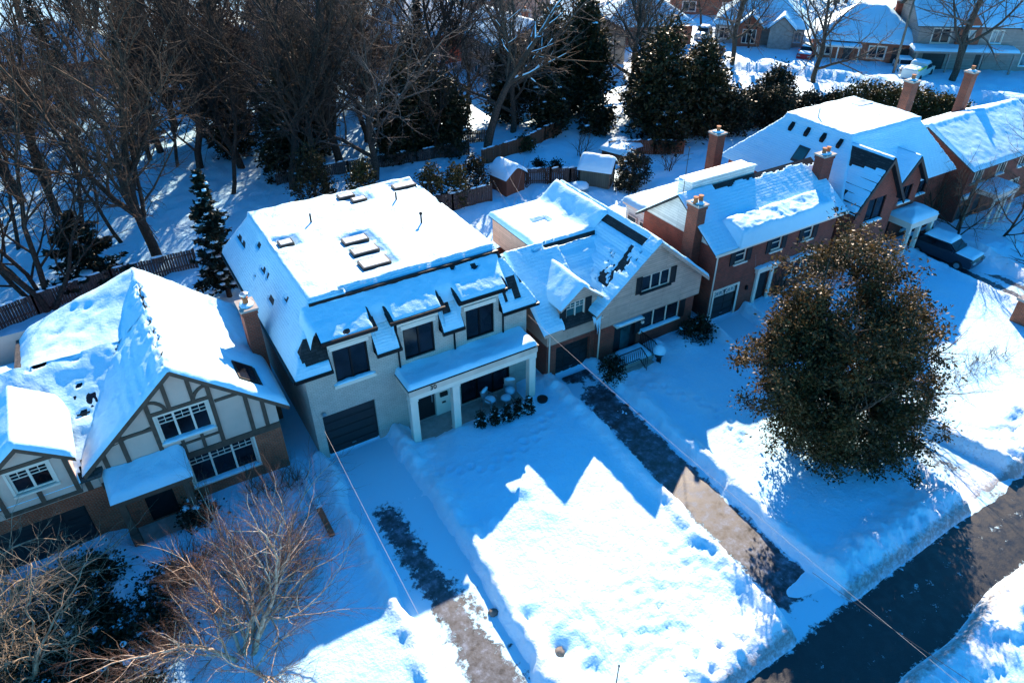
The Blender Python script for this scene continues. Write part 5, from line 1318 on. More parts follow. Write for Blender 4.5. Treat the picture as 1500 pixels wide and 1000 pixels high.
multi('bare_shrub', 'reddish brown upright twiggy shrub standing before the timbered porch', 77, (-1.9, 21.3, .2),
      [(rnd.uniform(-.4, .4), rnd.uniform(-.4, .4), (rnd.uniform(-.45, .45), rnd.uniform(-.45, .45), 1), rnd.uniform(1.3, 1.9), .035) for i in range(16)],
      ('redtwig', 'redtwig'), None, 'shrub', [(6, .7, 35, .15, 4), (5, .6, 38, .15, 4), (4, .55, 40, .2, 3)], .03, .16, 0)
multi('bare_shrub', 'rusty low twiggy shrub against the brick wall beneath the wide window', 92, (2.4, 24.2, .2),
      [(rnd.uniform(-1.2, 1.0), rnd.uniform(-.5, .5), (rnd.uniform(-.6, .6), rnd.uniform(-.6, .6), 1), rnd.uniform(.9, 1.3), .026) for i in range(22)],
      ('redtwig', 'birchtwig'), None, 'shrub', [(5, .7, 40, .15, 4), (5, .6, 40, .15, 3), (3, .55, 40, .2, 2)], .03, .16, 0)
for i, (x, y, ex, lab) in enumerate(((-6.4, 20.4, 2.6, 'broad dark evergreen bush under the pale bare tangle'), (-4.0, 19.6, 1.7, 'dark snow flecked evergreen between the tangle and the birch'), (-.9, 24.3, .8, 'small dark bush with snow tufts below the wide timbered house window'), (-5.4, 23.2, 1.5, 'dark evergreen before the timbered house garage'), (-2.9, 21.4, .9, 'rounded dark bush left of the reddish shrub'), (-7.0, 18.0, 1.9, 'dark evergreen bush in the bottom left corner of the view'), (-4.3, 17.2, 1.0, 'low dark evergreen behind the pale birch stems'))):
    bush('evergreen_bush', lab, 'bush', (x, y, .1), [(0, 0, .55, ex, ex * .85, .75), (ex * .4, .2, .45, ex * .6, ex * .5, .6)], int(130 * ex ** 1.6), 16, .28, .085, M['yew'], 300 + i, 'evergreen bushes in the lower left garden', snow=int(16 * ex))

# ---- planting at the house fronts
for i, (x, y, h) in enumerate(((12.2, 23.45, 1.0), (12.85, 23.15, 1.15), (13.45, 23.05, 1.2), (14.1, 23.1, 1.25), (14.65, 22.98, 1.3))):
    bush('conical_shrub', ['small clipped dark cone shrub nearest the middle porch column', 'second dark cone shrub counted from the middle porch column', 'middle dark cone shrub of the five by the porch', 'fourth dark cone shrub beside the snowy porch chairs', 'tallest dark cone shrub next to the right porch column'][i], 'shrub', (x, y, .2),
         [(0, 0, .35, .27, .27, .4), (0, 0, h * .62, .19, .19, .36), (0, 0, h * .85, .1, .1, .2)], 70, 14, .11, .055, M['yew'], 400 + i, 'cone shrubs along the porch', snow=7)
bush('evergreen_bush', 'loose olive evergreen at the right corner of the beige gabled house', 'bush', (26.2, 23.5, .2), [(0, 0, .6, .95, .8, .75), (.4, .1, .8, .6, .5, .6)], 150, 16, .28, .09, M['yew'], 420, None, snow=12)
bush('evergreen_bush', 'rounded dark green bush left of the iron stoop railing', 'bush', (20.0, 22.9, .1), [(0, 0, .5, .5, .5, .6)], 70, 16, .2, .075, M['yew'], 421)
bush('evergreen_bush', 'low dark bush against the front stoop of the beige house', 'bush', (20.3, 23.7, .1), [(0, 0, .5, .65, .5, .6)], 80, 16, .2, .075, M['cedar'], 422, None, snow=4)
multi('climbing_vine', 'dark leafless vine on the brick wall beside the white door surround', 430, (33.85, 24.35, .1),
      [(rnd.uniform(-.3, .3), 0, (rnd.uniform(-.15, .15), .02, 1), 2.6, .03) for i in range(7)], ('darkbark', 'darkbark'), None, 'vine', [(9, .35, 50, .1, 6), (5, .5, 45, .1, 3)], .05, .12, 0)

# ---- small trees and shrubs at the right
multi('bare_tree', 'bare dark limbed tree leaning right beyond the leafy crown', 201, (29.6, 14.6, .2),
      [(0, 0, (.75, -.1, .75), 3.2, .11), (.1, 0, (.8, .15, 1), 3.0, .09), (0, .1, (1., -.35, .5), 2.9, .08)], ('darkbark', 'redtwig'), None, 'tree', [(5, .75, 45, .25, 6), (6, .6, 45, .2, 5), (5, .55, 42, .2, 3), (3, .5, 40, .2, 2)], .0, .15)
multi('hedge_shrub', 'dry brown twiggy hedge in the snow at the right edge', 230, (37.2, 13.6, .1),
      [(rnd.uniform(-2.6, 2.6), rnd.uniform(-.45, .45), (rnd.uniform(-.5, .5), rnd.uniform(-.5, .5), 1), rnd.uniform(.6, .95), .02) for i in range(34)], ('redtwig', 'birchtwig'), None, 'hedge', [(5, .7, 45, .1, 3), (5, .6, 45, .1, 3), (3, .5, 40, .2, 2)], .02, .2, 0)
for i, (x, y, h, sd, lab) in enumerate(((50.4, 22.9, 8.0, 61, 'twiggy bare tree crowding the right brick house front'), (53.4, 21.4, 8.5, 62, 'bare tree standing before the white flat roofed portico'), (49.7, 24.3, 7.5, 63, 'thin bare tree between the two right brick houses'), (57.5, 21.0, 9.5, 64, 'bare tree at the right picture edge near the portico'))):
    bare('bare_tree', lab, sd, h, .1, (x, y, .1), 'bare trees at the right brick houses', ('darkbark', 'redtwig' if i % 2 else 'twig'), 1.15, 50, .16)
multi('bare_shrub', 'snow bent bare branches over the drift at the right edge', 240, (51.8, 18.2, .2), [(rnd.uniform(-.6, .6), rnd.uniform(-.5, .5), (rnd.uniform(-1, 1), rnd.uniform(-1, 1), .5), rnd.uniform(1.4, 2.2), .04) for i in range(8)], ('darkbark', 'darkbark'), None, 'shrub', [(5, .6, 45, .2, 4), (4, .55, 45, .2, 3)], -.02, .2, 0)

# ---- back garden and woodland: bare trees, built once per kind then copied
WS_ = (8, 6, 4, 3, 3)
kinds = [bare('bare_tree', 'wide bare maple with three heavy stems behind the timbered house', 101, 20, .36, (1.5, 49.6, .2), 'bare trees behind the houses', ('darkbark', 'twig'), 1.25, 42, .18, wob=.13),
         bare('bare_tree', 'tall straight bare tree', 102, 21, .32, (7.4, 65.5, .2), 'bare trees behind the houses', ('darkbark', 'darktwig'), 1.2, 44, .34),
         bare('bare_tree', 'broad spreading bare tree', 103, 18, .32, (19.4, 54.8, .2), 'bare trees behind the houses', ('bark', 'greytwig'), 1.25, 56, .22),
         bare('bare_tree', 'slim bare tree', 104, 17, .19, (8.4, 58.0, .2), 'bare trees behind the houses', ('darkbark', 'darktwig'), 1.15, 40, .28),
         multi('bare_tree', 'clump of bare stems beside the left fence', 105, (-5.4, 46.5, .2), [(0, 0, (-.3, .1, 1), 7.4, .22), (.25, .1, (.15, .3, 1), 8, .2), (-.2, .2, (-.55, .35, 1), 7.4, .17), (.3, -.1, (.5, .0, 1), 6.4, .16), (.0, .3, (.0, .1, 1), 7.6, .15)], ('darkbark', 'twig'), 'bare trees behind the houses', 'tree', [(6, .7, 42, .25, 6), (6, .6, 46, .2, 5), (6, .55, 46, .2, 4), (4, .5, 40, .2, 3)], .04, .13)]
kinds[1]['label'] = 'tall bare tree standing in the middle of the dark wood'; kinds[2]['label'] = 'broad bare tree just behind the flat topped white house'; kinds[3]['label'] = 'slim bare tree at the near edge of the dark wood'; kinds[4]['label'] = 'clump of bare stems beside the fence at the left edge'
grow_big = grow(121, (0, 0, -.2), (0, 0, 1), 8.4, .42, [(5, .95, 55, .72, 7), (6, .6, 50, .25, 6), (5, .55, 48, .2, 4), (4, .5, 45, .2, 3)], .02, .10)
big = tree_from('bare_tree', 'large forked bare tree with snow lined limbs above the little brown shed', 'tree', grow_big, M['bark'], M['twig'], 1, (30.2, 54.8, .2), None, (8, 6, 4, 3))
def limb_snow(t_, brs, lv=(1, 2), every=.8, seed=4):
    rg = random.Random(seed); out = []; o = t_.location.copy()
    for pts, rad, lvl in brs:
        if lvl not in lv or rg.random() > every: continue
        n = len(pts); a = rg.randrange(0, max(1, n - 2)); b = min(n, a + rg.randint(2, 4)); d = (pts[b - 1] - pts[a])
        if d.length < .1 or abs(d.normalized().z) > .86: continue
        out.append(([p + Vector((0, 0, r * .75 + .01)) for p, r in zip(pts[a:b], rad[a:b])], [max(.02, r * .75) for r in rad[a:b]], 0))
    V, F_ = tubes(out, (5,)); V = np.asarray(V); sv = ORG[t_]; ORG[t_] = Vector((0, 0, 0)); ob = np_mesh('caught_snow', V, F_, M['snow'], t_, smooth=True); ORG[t_] = sv; ob['kind'] = 'stuff'
limb_snow(big, grow_big, (0, 1, 2), .9)
rt_ = random.Random(99)
wood = [(-2.8, 58), (-8.5, 52.5), (-9.5, 60), (-12, 48), (-6, 66), (4.5, 71), (10.2, 63), (12.5, 56.5), (15.5, 60), (17.2, 72), (22.5, 60), (24.5, 67.5), (26, 56.8), (29, 63), (-12, 70), (2, 80), (8.5, 79), (28, 80), (34, 66), (12, 98), (18, 93), (24, 90), (31, 93), (38, 85), (-16, 62), (35, 101), (44, 96), (22, 104), (50, 90), (5, 108), (14, 110), (30, 110), (42, 108), (-1, 53.5), (5.5, 61), (9.5, 70.5), (17, 64), (22.5, 72), (29.5, 75), (16, 78), (24, 79), (-15, 76), (14.8, 54), (36, 92), (9, 100), (28, 98), (33, 70), (38.5, 66), (47, 63.5), (52.5, 62), (35.2, 58.5), (56.5, 66), (49, 68), (-7.5, 56), (-10.5, 64.5), (-4.6, 61), (1.2, 61.5), (5.2, 67), (-1.8, 71), (7.2, 76.5), (12.6, 74), (17.8, 58.4), (21.5, 64), (25.8, 71), (31.5, 66), (19, 88), (-9, 104), (-3, 112), (4, 116), (-12, 116), (10, 118), (-7, 92), (16, 112), (24, 114), (3, 100)]
lab_w = ['bare tree of the dark wood behind the left houses']
for i, (x, y) in enumerate(wood):
    k = rt_.choice(kinds[:4]) if y > 50 else kinds[4]
    s = rt_.uniform(.75, 1.08)
    c = copy_tree(k, (x + rt_.uniform(-.8, .8), y + rt_.uniform(-.8, .8), .1), rt_.uniform(0, 6.28), (s, s, s * rt_.uniform(.92, 1.1)), 'leafless tree in the dense dark wood behind the houses')
    c['group'] = 'leafless trees of the wood'
SINGLE = [(70.6, 65.1, 1.0, 'bare tree with snowy trunk foot before the far gabled bungalow', 2), (72.7, 54.2, .95, 'bare forked tree on the near side of the far street by the red car', 2), (78.9, 70.1, .75, 'bare tree in the front garden of the far gabled bungalow', 3), (87.4, 46.9, 1.25, 'heavy bare tree in front of the far grey two storey house', 2), (61.8, 72.3, .75, 'thin bare tree right of the tall cedars', 3), (85.5, 72.5, 1.0, 'bare tree behind the red car between far houses', 1), (93, 58.5, 1.1, 'bare tree between the hip roofed and grey houses', 0), (80, 80, .9, 'bare tree beside the parked cars far up the street', 3)]
for x, y, s, lb, k in SINGLE:
    c = copy_tree(kinds[k], (x, y, .1), rt_.uniform(0, 6.28), s, lb); c['group'] = 'bare trees along the far street'
for i in range(34):
    x = rt_.uniform(46, 120); y = 150 - .85 * (x - 30) + rt_.uniform(0, 22)
    c = copy_tree(rt_.choice(kinds[:4]), (x, y, .1), rt_.uniform(0, 6.28), rt_.uniform(.75, 1.05), 'leafless tree on the skyline side of the far houses'); c['group'] = 'leafless trees beyond the far houses'

# ---- evergreens
spruce('spruce_tree', 'narrow dark spruce with snow on its boughs beside the white house', (4.5, 42.2, .2), 8.4, 1.9, 141, M['spruce'], None, .07)
spruce('spruce_tree', 'wide low dark spruce behind the timbered house', (-2.6, 48.3, .2), 5.2, 3.5, 142, M['spruce'], None, .02, .04)
rr_ = random.Random(5)
sp = spruce('spruce_tree', 'tall dark conifer in the upper left wood', (9.5, 74, .2), 17, 3.2, 143, M['spruce'], 'conifers in the dark wood', .0, .15, .5)
for x, y, s in ((6.2, 84, 1.), (13, 76, .8), (17.5, 66, .7), (22, 84, .9), (4, 70, .65), (26, 74, .7), (25, 98, 1), (15.5, 90, 1), (-1, 82, .8), (33, 74, .65)):
    c = copy_tree(sp, (x, y, .1), rr_.uniform(0, 6), s, 'dark conifer among the bare trees of the wood')
CED = [(48.6, 55.2, 8.2, 2.6, 'dark cedar filling the gap behind the tall loose cedar'), (53.4, 53.6, 7.2, 2.4, 'dark cedar between the loose cedar and the far street'), (36.6, 61.8, 8.4, 2.4, 'dark cedar left of the cedar pair, below the beige house'), (42.2, 54.6, 3.6, 1.8, 'low spreading cedar in the shaded back garden corner'), (13.2, 58.6, 9.5, 2.0, 'dark olive cedar among the stems left of the broad bare tree'), (16.6, 62.6, 10.5, 2.2, 'dark cedar deep behind the broad bare tree'), (22.6, 57.4, 7.2, 2.0, 'brown green cedar right of the broad bare tree'), (10.8, 66.6, 11, 2.2, 'tall dark cedar in the middle of the dark wood'), (28.6, 66.5, 9.5, 2.2, 'dark cedar behind the forked bare tree'), (20.2, 79, 11, 2.4, 'dark cedar below the houses at the upper centre left'), (27.2, 57.2, 7.6, 2.5, 'dark cedar left of the large forked bare tree'), (24.0, 58.5, 8.6, 2.5, 'tall dark cedar between the broad bare tree and the forked one'), (40.4, 60.2, 11.5, 3.2, 'tall cedar in front of the beige house, left of a pair'), (44.2, 60.0, 12.2, 3.1, 'tallest cedar beside the beige house, right of a pair'), (38.4, 56.8, 5.4, 1.9, 'short cedar at the bend of the brown fence'), (46.0, 49.8, 10.8, 3.5, 'tall loose cedar behind the back garden of the brick house'), (49.8, 48.8, 9.4, 3.0, 'brownish cedar next to the tall loose cedar'), (44.4, 47.0, 5.0, 1.5, 'small cedar at the foot of the tall loose cedar')]
for i, (x, y, h, r, lb) in enumerate(CED):
    bush('cedar_tree', lb, 'tree', (x, y, .1), [(0, 0, h * .3, r, r * .95, h * .34), (.1, .1, h * .58, r * .72, r * .7, h * .3), (0, 0, h * .82, r * .38, r * .36, h * .2), (r * .4, -.2, h * .45, r * .55, r * .5, h * .25)], int(26 * h * r), 15, .5, .17, M['cedar'], 500 + i, 'cedars behind the gardens', snow=8, elong=2.2, shell=.4)
for i, (x, y, h, r, lb) in enumerate(((52.7, 47.5, 4.6, 1.9, 'dark rounded yew at the left end of the dark hedge row'), (55.6, 47.8, 4.2, 1.7, 'lower dark yew second in the dark hedge row'), (60.2, 49.0, 5.2, 2.2, 'tallest pointed dark yew in front of the far street'), (57.6, 46.4, 4.4, 1.8, 'dark yew in front of the tallest pointed yew'), (63.4, 47.4, 2.6, 1.8, 'low loose dark bush right of the tallest yew'), (66.2, 46.5, 2.2, 1.6, 'low loose bush at the hip roofed house side of the yews'))):
    bush('yew_bush', lb, 'bush', (x, y, .1), [(0, 0, h * .42, r, r, h * .45), (.1, 0, h * .75, r * .5, r * .5, h * .25), (-r * .5, 0, h * .4, r * .6, r * .6, h * .3)], int(60 * h * r ** .8), 15, .45, .15, M['yew'], 530 + i, 'dark yews behind the large brick house')
for i, (x, y, ex, h, lb) in enumerate(((67.6, 43.9, 2.2, 3.6, 'olive clipped hedge, leftmost of three, before the far street'), (70.3, 41.6, 2.2, 3.4, 'olive clipped hedge, middle of three, before the far street'), (72.8, 39.4, 2.1, 2.6, 'olive hedge nearest the two right brick chimneys'))):
    bush('hedge', lb, 'hedge', (x, y, .1), [(0, 0, h * .5, ex, ex * .6, h * .55), (ex * .5, -ex * .4, h * .5, ex * .8, ex * .6, h * .5), (-ex * .5, ex * .4, h * .48, ex * .8, ex * .6, h * .5)], 420, 14, .45, .15, M['boxwood'], 560 + i, 'olive hedges along the far street')
GARD = [(21.0, 47.2, 3.6, 1.2, 'olive cedar shrub nearest the white house roof edge', 'boxwood'), (22.9, 46.6, 3.4, 1.0, 'loose olive shrub over the green board fence', 'boxwood'), (25.2, 47.9, 3.3, 1.2, 'dark cedar shrub left of the little brown shed', 'cedar'), (16.4, 49.2, 4.2, 1.3, 'olive cedar shrub beyond the middle of the white roof', 'boxwood'), (13.0, 50.5, 5.5, 1.6, 'olive conifer among the stems behind the white house', 'cedar'), (37.6, 43.3, 2.6, 1.5, 'dark bush on the right of the green shed', 'yew'), (36.2, 42.2, 1.6, 1.2, 'low dark bush in front of the green shed', 'yew'), (33.4, 46.4, .9, .45, 'small dark shrub by the fence left of the green shed', 'yew'), (32.2, 49.3, 1.1, .4, 'small pointed evergreen in the shaded back garden', 'yew'), (33.4, 48.6, 1.0, .45, 'small pointed evergreen by the shaded fence corner', 'yew'), (33.8, 54.2, 1.4, .9, 'olive bush behind the little brown shed roof', 'boxwood')]
for i, (x, y, h, r, lb, mt) in enumerate(GARD):
    bush('garden_shrub', lb, 'shrub', (x, y, .1), [(0, 0, h * .45, r, r, h * .5), (.1, .1, h * .78, r * .6, r * .6, h * .28)], int(70 * h ** .7 * r) + 20, 14, .3, .11, M[mt], 600 + i, 'evergreen shrubs in the back gardens', snow=int(5 * r))
for i, (x, y, h, lb) in enumerate(((37.6, 50.6, 3.2, 'thin bare shrub in the shaded back garden'), (41.6, 43.2, 3.4, 'twiggy bare tree beside the garden room'), (39.8, 44.6, 2.6, 'snowy bare bush right of the green shed'), (29.6, 47.0, 2.6, 'thin bare sapling right of the little brown shed'), (31.6, 46.8, 2.2, 'thin bare sapling by the grey fence'))):
    multi('bare_shrub', lb, 640 + i, (x, y, .1), [(rnd.uniform(-.3, .3), rnd.uniform(-.3, .3), (rnd.uniform(-.4, .4), rnd.uniform(-.4, .4), 1), h * .5, .04) for k in range(5)], ('bark', 'twig'), 'bare shrubs in the back gardens', 'shrub', [(5, .65, 40, .2, 4), (4, .6, 42, .2, 3), (4, .5, 40, .2, 2)], .03, .15, 0)
# ---------------------------------------------------------------- sheds, fences, furniture, wires, vehicles
def shed(label, x0, x1, y0, y1, h, rz, wallm, doors, loc, axis='y', flat=False):
    H = thing('shed', label, 'shed', (0, 0, 0), None); W_ = x1 - x0; xc = (x0 + x1) / 2; rh = .12 if flat else .7
    m = MB(); wall(m, plane_y(y0), gable_pts(None, x0, x1, -.2, h, xc, h + rh)); wall(m, plane_y(y1, 1), gable_pts(None, x0, x1, -.2, h, xc, h + rh))
    for x in (x0, x1): m.poly([(x, y0, -.2), (x, y1, -.2), (x, y1, h), (x, y0, h)])
    m.build('wall', wallm, H)
    m = MB()
    for sg in (-1, 1): slab(m, [(xc, y0 - .2, h + rh + .1), (xc + sg * (W_ / 2 + .2), y0 - .2, h - .05), (xc + sg * (W_ / 2 + .2), y1 + .2, h - .05), (xc, y1 + .2, h + rh + .1)], .07)
    m.build('roof', M['shingle'], H)
    s = Snow(); s.sheet(x0 - .25, x1 + .25, y0 - .25, y1 + .25, lambda X, Y: h + rh + .12 - np.sqrt(np.abs(X - xc) ** 2 + .05) * ((rh + .15) / (W_ / 2 + .2)), .34, .12, .4, None, .02, 5); s.build(H, M['snow'])
    if doors:
        P = plane_y(y0)
        for a, b in ((xc - .85, xc - .02), (xc + .02, xc + .85)):
            m = MB(); m.pbox(P, a, b, .1, 1.85, .003, .04); d = m.build('door', wallm, H)
            t = MB(); t.pbox(P, a, a + .08, .1, 1.85, .04, .06); t.pbox(P, b - .08, b, .1, 1.85, .04, .06); t.pbox(P, a + .08, b - .08, 1.77, 1.85, .04, .06); t.pbox(P, a + .08, b - .08, .1, .18, .04, .06); t.pbox(P, a + .08, b - .08, .95, 1.03, .04, .06)
            t.build('door_trim', M['bluesiding'], d)
    H.location = loc; H.rotation_euler = (0, 0, R(rz)); return H
shed('little brown shed with a thick square snow cap behind the gardens', -1.0, 1.0, -1.0, 1.0, 1.6, 12, M['shedbrown'], False, (27.9, 47.4, .1))
shed('grey green shed with framed double doors and a snowy gable roof', -.95, .95, -1.2, 1.2, 1.6, 38, M['shedgreen'], True, (34.9, 44.6, .1))
shed('low snow covered shelter roof behind the green shed', -1.4, 1.4, -1.2, 1.2, .8, 20, M['shedbrown'], False, (40.6, 48.6, .1), 'y', True)

def fence(label, pts, h, mat, cap=True, step=2.4, group='board fences round the back gardens'):
    x0, y0 = pts[0]; H = thing('fence', label, 'fence', (x0, y0, 0), group)
    m = MB(); 
    for (ax, ay), (bx, by) in zip(pts[:-1], pts[1:]):
        L_ = math.hypot(bx - ax, by - ay); n = max(1, int(L_ / .16)); dx, dy = (bx - ax) / L_, (by - ay) / L_
        for i in range(n):
            u = (i + .5) / n; jx = rnd.uniform(-.03, .03); hh = h + rnd.uniform(-.04, .04); x = ax + (bx - ax) * u; y = ay + (by - ay) * u
            m.bar((x - dy * .0, y, -.2 + 0), (x + jx, y, hh), .145, .025, up=(dx, dy, 0)) if False else m.prism([(x - dx * .072, y - dy * .072, -.2), (x + dx * .072, y + dy * .072, -.2), (x + dx * .072 + jx * .3, y + dy * .072, hh), (x - dx * .072 + jx * .3, y - dy * .072, hh)], (-dy * .025, dx * .025, 0))
    m.build('boards', mat, H)
    p = MB(); r = MB(); s = MB()
    for (ax, ay), (bx, by) in zip(pts[:-1], pts[1:]):
        L_ = math.hypot(bx - ax, by - ay); n = max(1, int(L_ / step))
        for zz in (.45, h - .3): r.bar((ax, ay, zz), (bx, by, zz), .05, .09)
        for i in range(n + 1):
            u = i / n; x = ax + (bx - ax) * u; y = ay + (by - ay) * u; q = MB(); q.box(x - .05, x + .05, y - .05, y + .05, -.3, h + .06); q.build('post', mat, H)
        for i in range(int(L_ / .5)):
            u = (i + rnd.random()) / int(L_ / .5 + 1); x = ax + (bx - ax) * u; y = ay + (by - ay) * u
            if rnd.random() < .75: s.blob((x, y, h + .04), .32, .09, .09, i, .3, 4, 8, -.3)
    r.build('rail', mat, H)
    if s.v: s.build('snow_cap', M['snow'], H, smooth=True, recalc=False)['kind'] = 'stuff'
    return H
fence('weathered grey board fence behind the timbered house', [(-9.5, 45.2), (-5.9, 46.4), (-1.5, 47.3), (3.6, 47.4)], 1.5, M['fence'])
fence('weathered fence running back along the left edge garden', [(-9.6, 45.3), (-9.2, 38.5), (-8.6, 36)], 1.5, M['fence'])
fence('dark greenish board fence under the olive shrubs', [(18.4, 47.0), (22.2, 45.9), (25.6, 45.9)], 1.7, M['fence'])
fence('grey fence between the brown shed and the green shed', [(29.6, 47.6), (31.6, 46.6), (33.0, 45.8), (33.9, 45.7)], 1.5, M['fence'])
fence('brown fence along the far side of the shaded back garden', [(28.8, 53.2), (33.6, 54.0), (36.8, 55.4), (39.2, 56.2)], 1.5, M['brownfence'])
fence('dark brown fence behind the low shelter by the cedars', [(39.6, 49.2), (43.2, 47.2), (45.2, 45.6)], 1.5, M['brownfence'])
fence('dark fence crossing the wood behind the white house', [(12.0, 57.6), (18.0, 57.2), (24.0, 56.4), (29.0, 56.0)], 1.4, M['fence'])
fence('brown fence behind the forked bare tree', [(24.2, 60.6), (29.0, 59.0), (32.2, 57.6)], 1.4, M['brownfence'])

# snow capped garden furniture in the back garden
for i, (x, y, r, lb) in enumerate(((31.0, 43.4, .6, 'round garden table under a dome of snow, left of two'), (32.6, 43.8, .7, 'wide garden table under a snow cushion near the grey fence'))):
    H = thing('garden_table', lb, 'table', (x, y, 0), 'snow covered garden tables'); m = MB(); m.lathe((x, y, .7), [(r, 0), (r, .04)], 18); m.build('tabletop', M['metal'], H)
    m = MB(); m.lathe((x, y, .15), [(.3, 0), (.06, .08), (.05, .55)], 10); m.build('leg', M['metal'], H); m = MB(); m.blob((x, y, .74), r * 1.03, r * 1.0, .36, i, .1, 7, 14, -.05); m.build('snow_cushion', M['snow'], H, smooth=True, recalc=False)
def chair(label, x, y, a, group=None):
    H = thing('porch_chair', label, 'chair', (0, 0, 0), group); m = MB(); m.box(-.27, .27, -.26, .26, .36, .44); m.build('seat', M['metal'], H)
    m = MB(); m.prism([(-.27, .22, .44), (.27, .22, .44), (.3, .36, .98), (-.3, .36, .98)], (0, .05, .01)); m.build('backrest', M['metal'], H)
    for sx in (-1, 1):
        m = MB(); m.bar((sx * .3, -.24, .62), (sx * .3, .28, .66), .06, .04); m.bar((sx * .3, -.22, .44), (sx * .3, -.22, .62), .04); m.build('armrest', M['metal'], H)
        for sy in (-1, 1): m = MB(); m.bar((sx * .24, sy * .22, .36), (sx * .27, sy * .25, 0), .045); m.build('leg', M['metal'], H)
    m = MB(); m.blob((0, 0, .45), .3, .29, .2, 3, .15, 6, 12, -.05); m.blob((0, .3, .95), .3, .08, .14, 4, .15, 5, 10, -.4); m.build('snow_cushion', M['snow'], H, smooth=True, recalc=False)
    H.location = (x, y, .1); H.rotation_euler = (0, 0, a); return H
chair('snow heaped porch chair on the left of the little table', 13.35, 24.6, .5, 'snow covered porch chairs'); chair('snow heaped porch chair in the right porch corner', 14.6, 24.7, -.5, 'snow covered porch chairs')
H = thing('side_table', 'small round porch table with a snow cap between two chairs', 'table', (14.1, 24.25, .1)); m = MB(); m.lathe((14.1, 24.25, .1), [(.2, 0), (.03, .03), (.03, .46), (.28, .48), (.28, .51)], 14); m.build('stand', M['metal'], H); m = MB(); m.blob((14.1, 24.25, .61), .28, .28, .13, 5, .1, 6, 12, -.05); m.build('snow_cushion', M['snow'], H, smooth=True, recalc=False)
H = thing('planter', 'dark urn holding a ball of snow beside the beige house door', 'planter', (23.0, 23.1, 0)); m = MB(); m.lathe((23.05, 22.95, .2), [(.2, 0), (.12, .1), (.12, .35), (.3, .6), (.32, .7)], 14); m.build('urn', M['black'], H); m = MB(); m.blob((23.05, 22.95, 1.0), .36, .36, .36, 5, .08, 8, 14, -.5); m.build('snow_ball', M['snow'], H, smooth=True, recalc=False)
H = thing('round_planter', 'low dark pot at the foot of the right porch column', 'planter', (15.75, 23.4, .2)); m = MB(); m.lathe((15.75, 23.4, .15), [(.18, 0), (.26, .15), (.28, .32), (.22, .33), (.05, .3)], 14); m.build('pot', M['black'], H)
H = thing('marker_stake', 'thin black stake standing in the trodden snow by the street', 'stake', (9.6, 9.5, 0)); zz = gz(9.75, 9.55); m = MB(); m.tube([(9.75, 9.55, zz - .2), (9.76, 9.55, zz + .55), (9.77, 9.55, zz + 1.05)], .022, 6); m.build('rod', M['blackmetal'], H); m = MB(); m.lathe((9.77, 9.55, zz + 1.05), [(.035, 0), (.035, .07), (.01, .09)], 8); m.build('tip', M['blackmetal'], H)
zz = gz(7.75, 14.3)
m = MB(); m.blob((7.62, 14.25, zz + .03), .22, .16, .14, 8, .3, 6, 10, -.6); o = m.build('rock', M['rock'], None, smooth=True, recalc=False); tag(o, 'brown rock poking from the snow at the edge of the white house driveway', 'rock')
zz = gz(8.85, 11.6)
m = MB(); m.blob((8.85, 11.65, zz + .1), .24, .2, .16, 9, .35, 6, 10, -.6); o = m.build('rock', M['rock'], None, smooth=True, recalc=False); tag(o, 'dark mossy rock in a hollow of the trodden lawn snow', 'rock')
H = thing('sapling', 'tiny bare sapling in the lawn snow at the shadow edge', 'sapling', (11.5, 18.6, .3)); br = grow(9, (11.5, 18.6, .2), (.3, .1, 1), .7, .012, [(3, .5, 40, .3, 4), (2, .5, 40, .3, 2)], 0, .2); V, F = tubes(br, (4, 3)); np_mesh('stem', V, F, M['darkbark'], H)
H = thing('gate_pillar', 'brown brick gate pillar cut by the right edge of the view', 'pillar', (43.6, 14.6, 0)); m = MB(); m.box(43.3, 44.3, 14.2, 15.2, -.1, 1.75); m.build('shaft', M['brownbrick'], H); m = MB(); m.box(43.2, 44.4, 14.1, 15.3, 1.75, 1.9); m.build('cap', M['cap'], H)
zz = gz(3.9, 24.6)
H = thing('garden_wall', 'low brick edging wall stepping down beside the snowy path of the timbered house', 'wall', (3.6, 23, 0)); m = MB(); m.box(3.5, 3.72, 20.6, 24.8, -.1, .52); m.build('coping', M['brownbrick'], H); s = Snow(); s.sheet(3.46, 3.76, 22.2, 24.8, lambda X, Y: .52 + 0 * X, .12, .06, .14, None, .02, 4); s.build(H, M['snow'])

# ---- overhead wires
def wire(label, a, b, sag, r, mat, n=40):
    a = Vector(a); b = Vector(b); pts = []
    for i in range(n + 1):
        u = i / n; p = a.lerp(b, u); p.z -= sag * 4 * u * (1 - u); pts.append(p)
    V, F = tubes([(pts, [r] * (n + 1), 0)], (5,)); o = np_mesh('overhead_wire', V, F, M[mat], None, smooth=True); return tag(o, label, 'wire')
def ray_at(px, py, z):
    d = rt * ((px - 750) / 1051.27) - up * ((py - 500) / 1051.27) + fw; t = (z - 24) / d.z; return Vector((0, 0, 24)) + d * t
wire('pale service wire from the right corner of the white house across the dark driveway', (16.05, 25.3, 4.35), ray_at(1480, 1062, 6.6), .25, .0055, 'wirewhite')
wire('pale service wire crossing the packed snow driveway from the left corner of the white house', (4.7, 26.2, 4.2), ray_at(705, 1075, 6.6), .2, .0055, 'wirewhite')
wire('thin black wire low across the street at the lower right', ray_at(1190, 838, 6.3), ray_at(1470, 1030, 6.5), .05, .008, 'wireblack')
wire('pale cable dropping to the brick house garage', (31.1, 24.4, 3.9), (29.9, 22.6, 1.0), .02, .0055, 'wirewhite')
wire('pale wire from the brown shed roof to the beige house, left of a pair', (26.6, 45.6, 3.2), (21.0, 33.2, 6.0), .3, .0055, 'wirewhite')
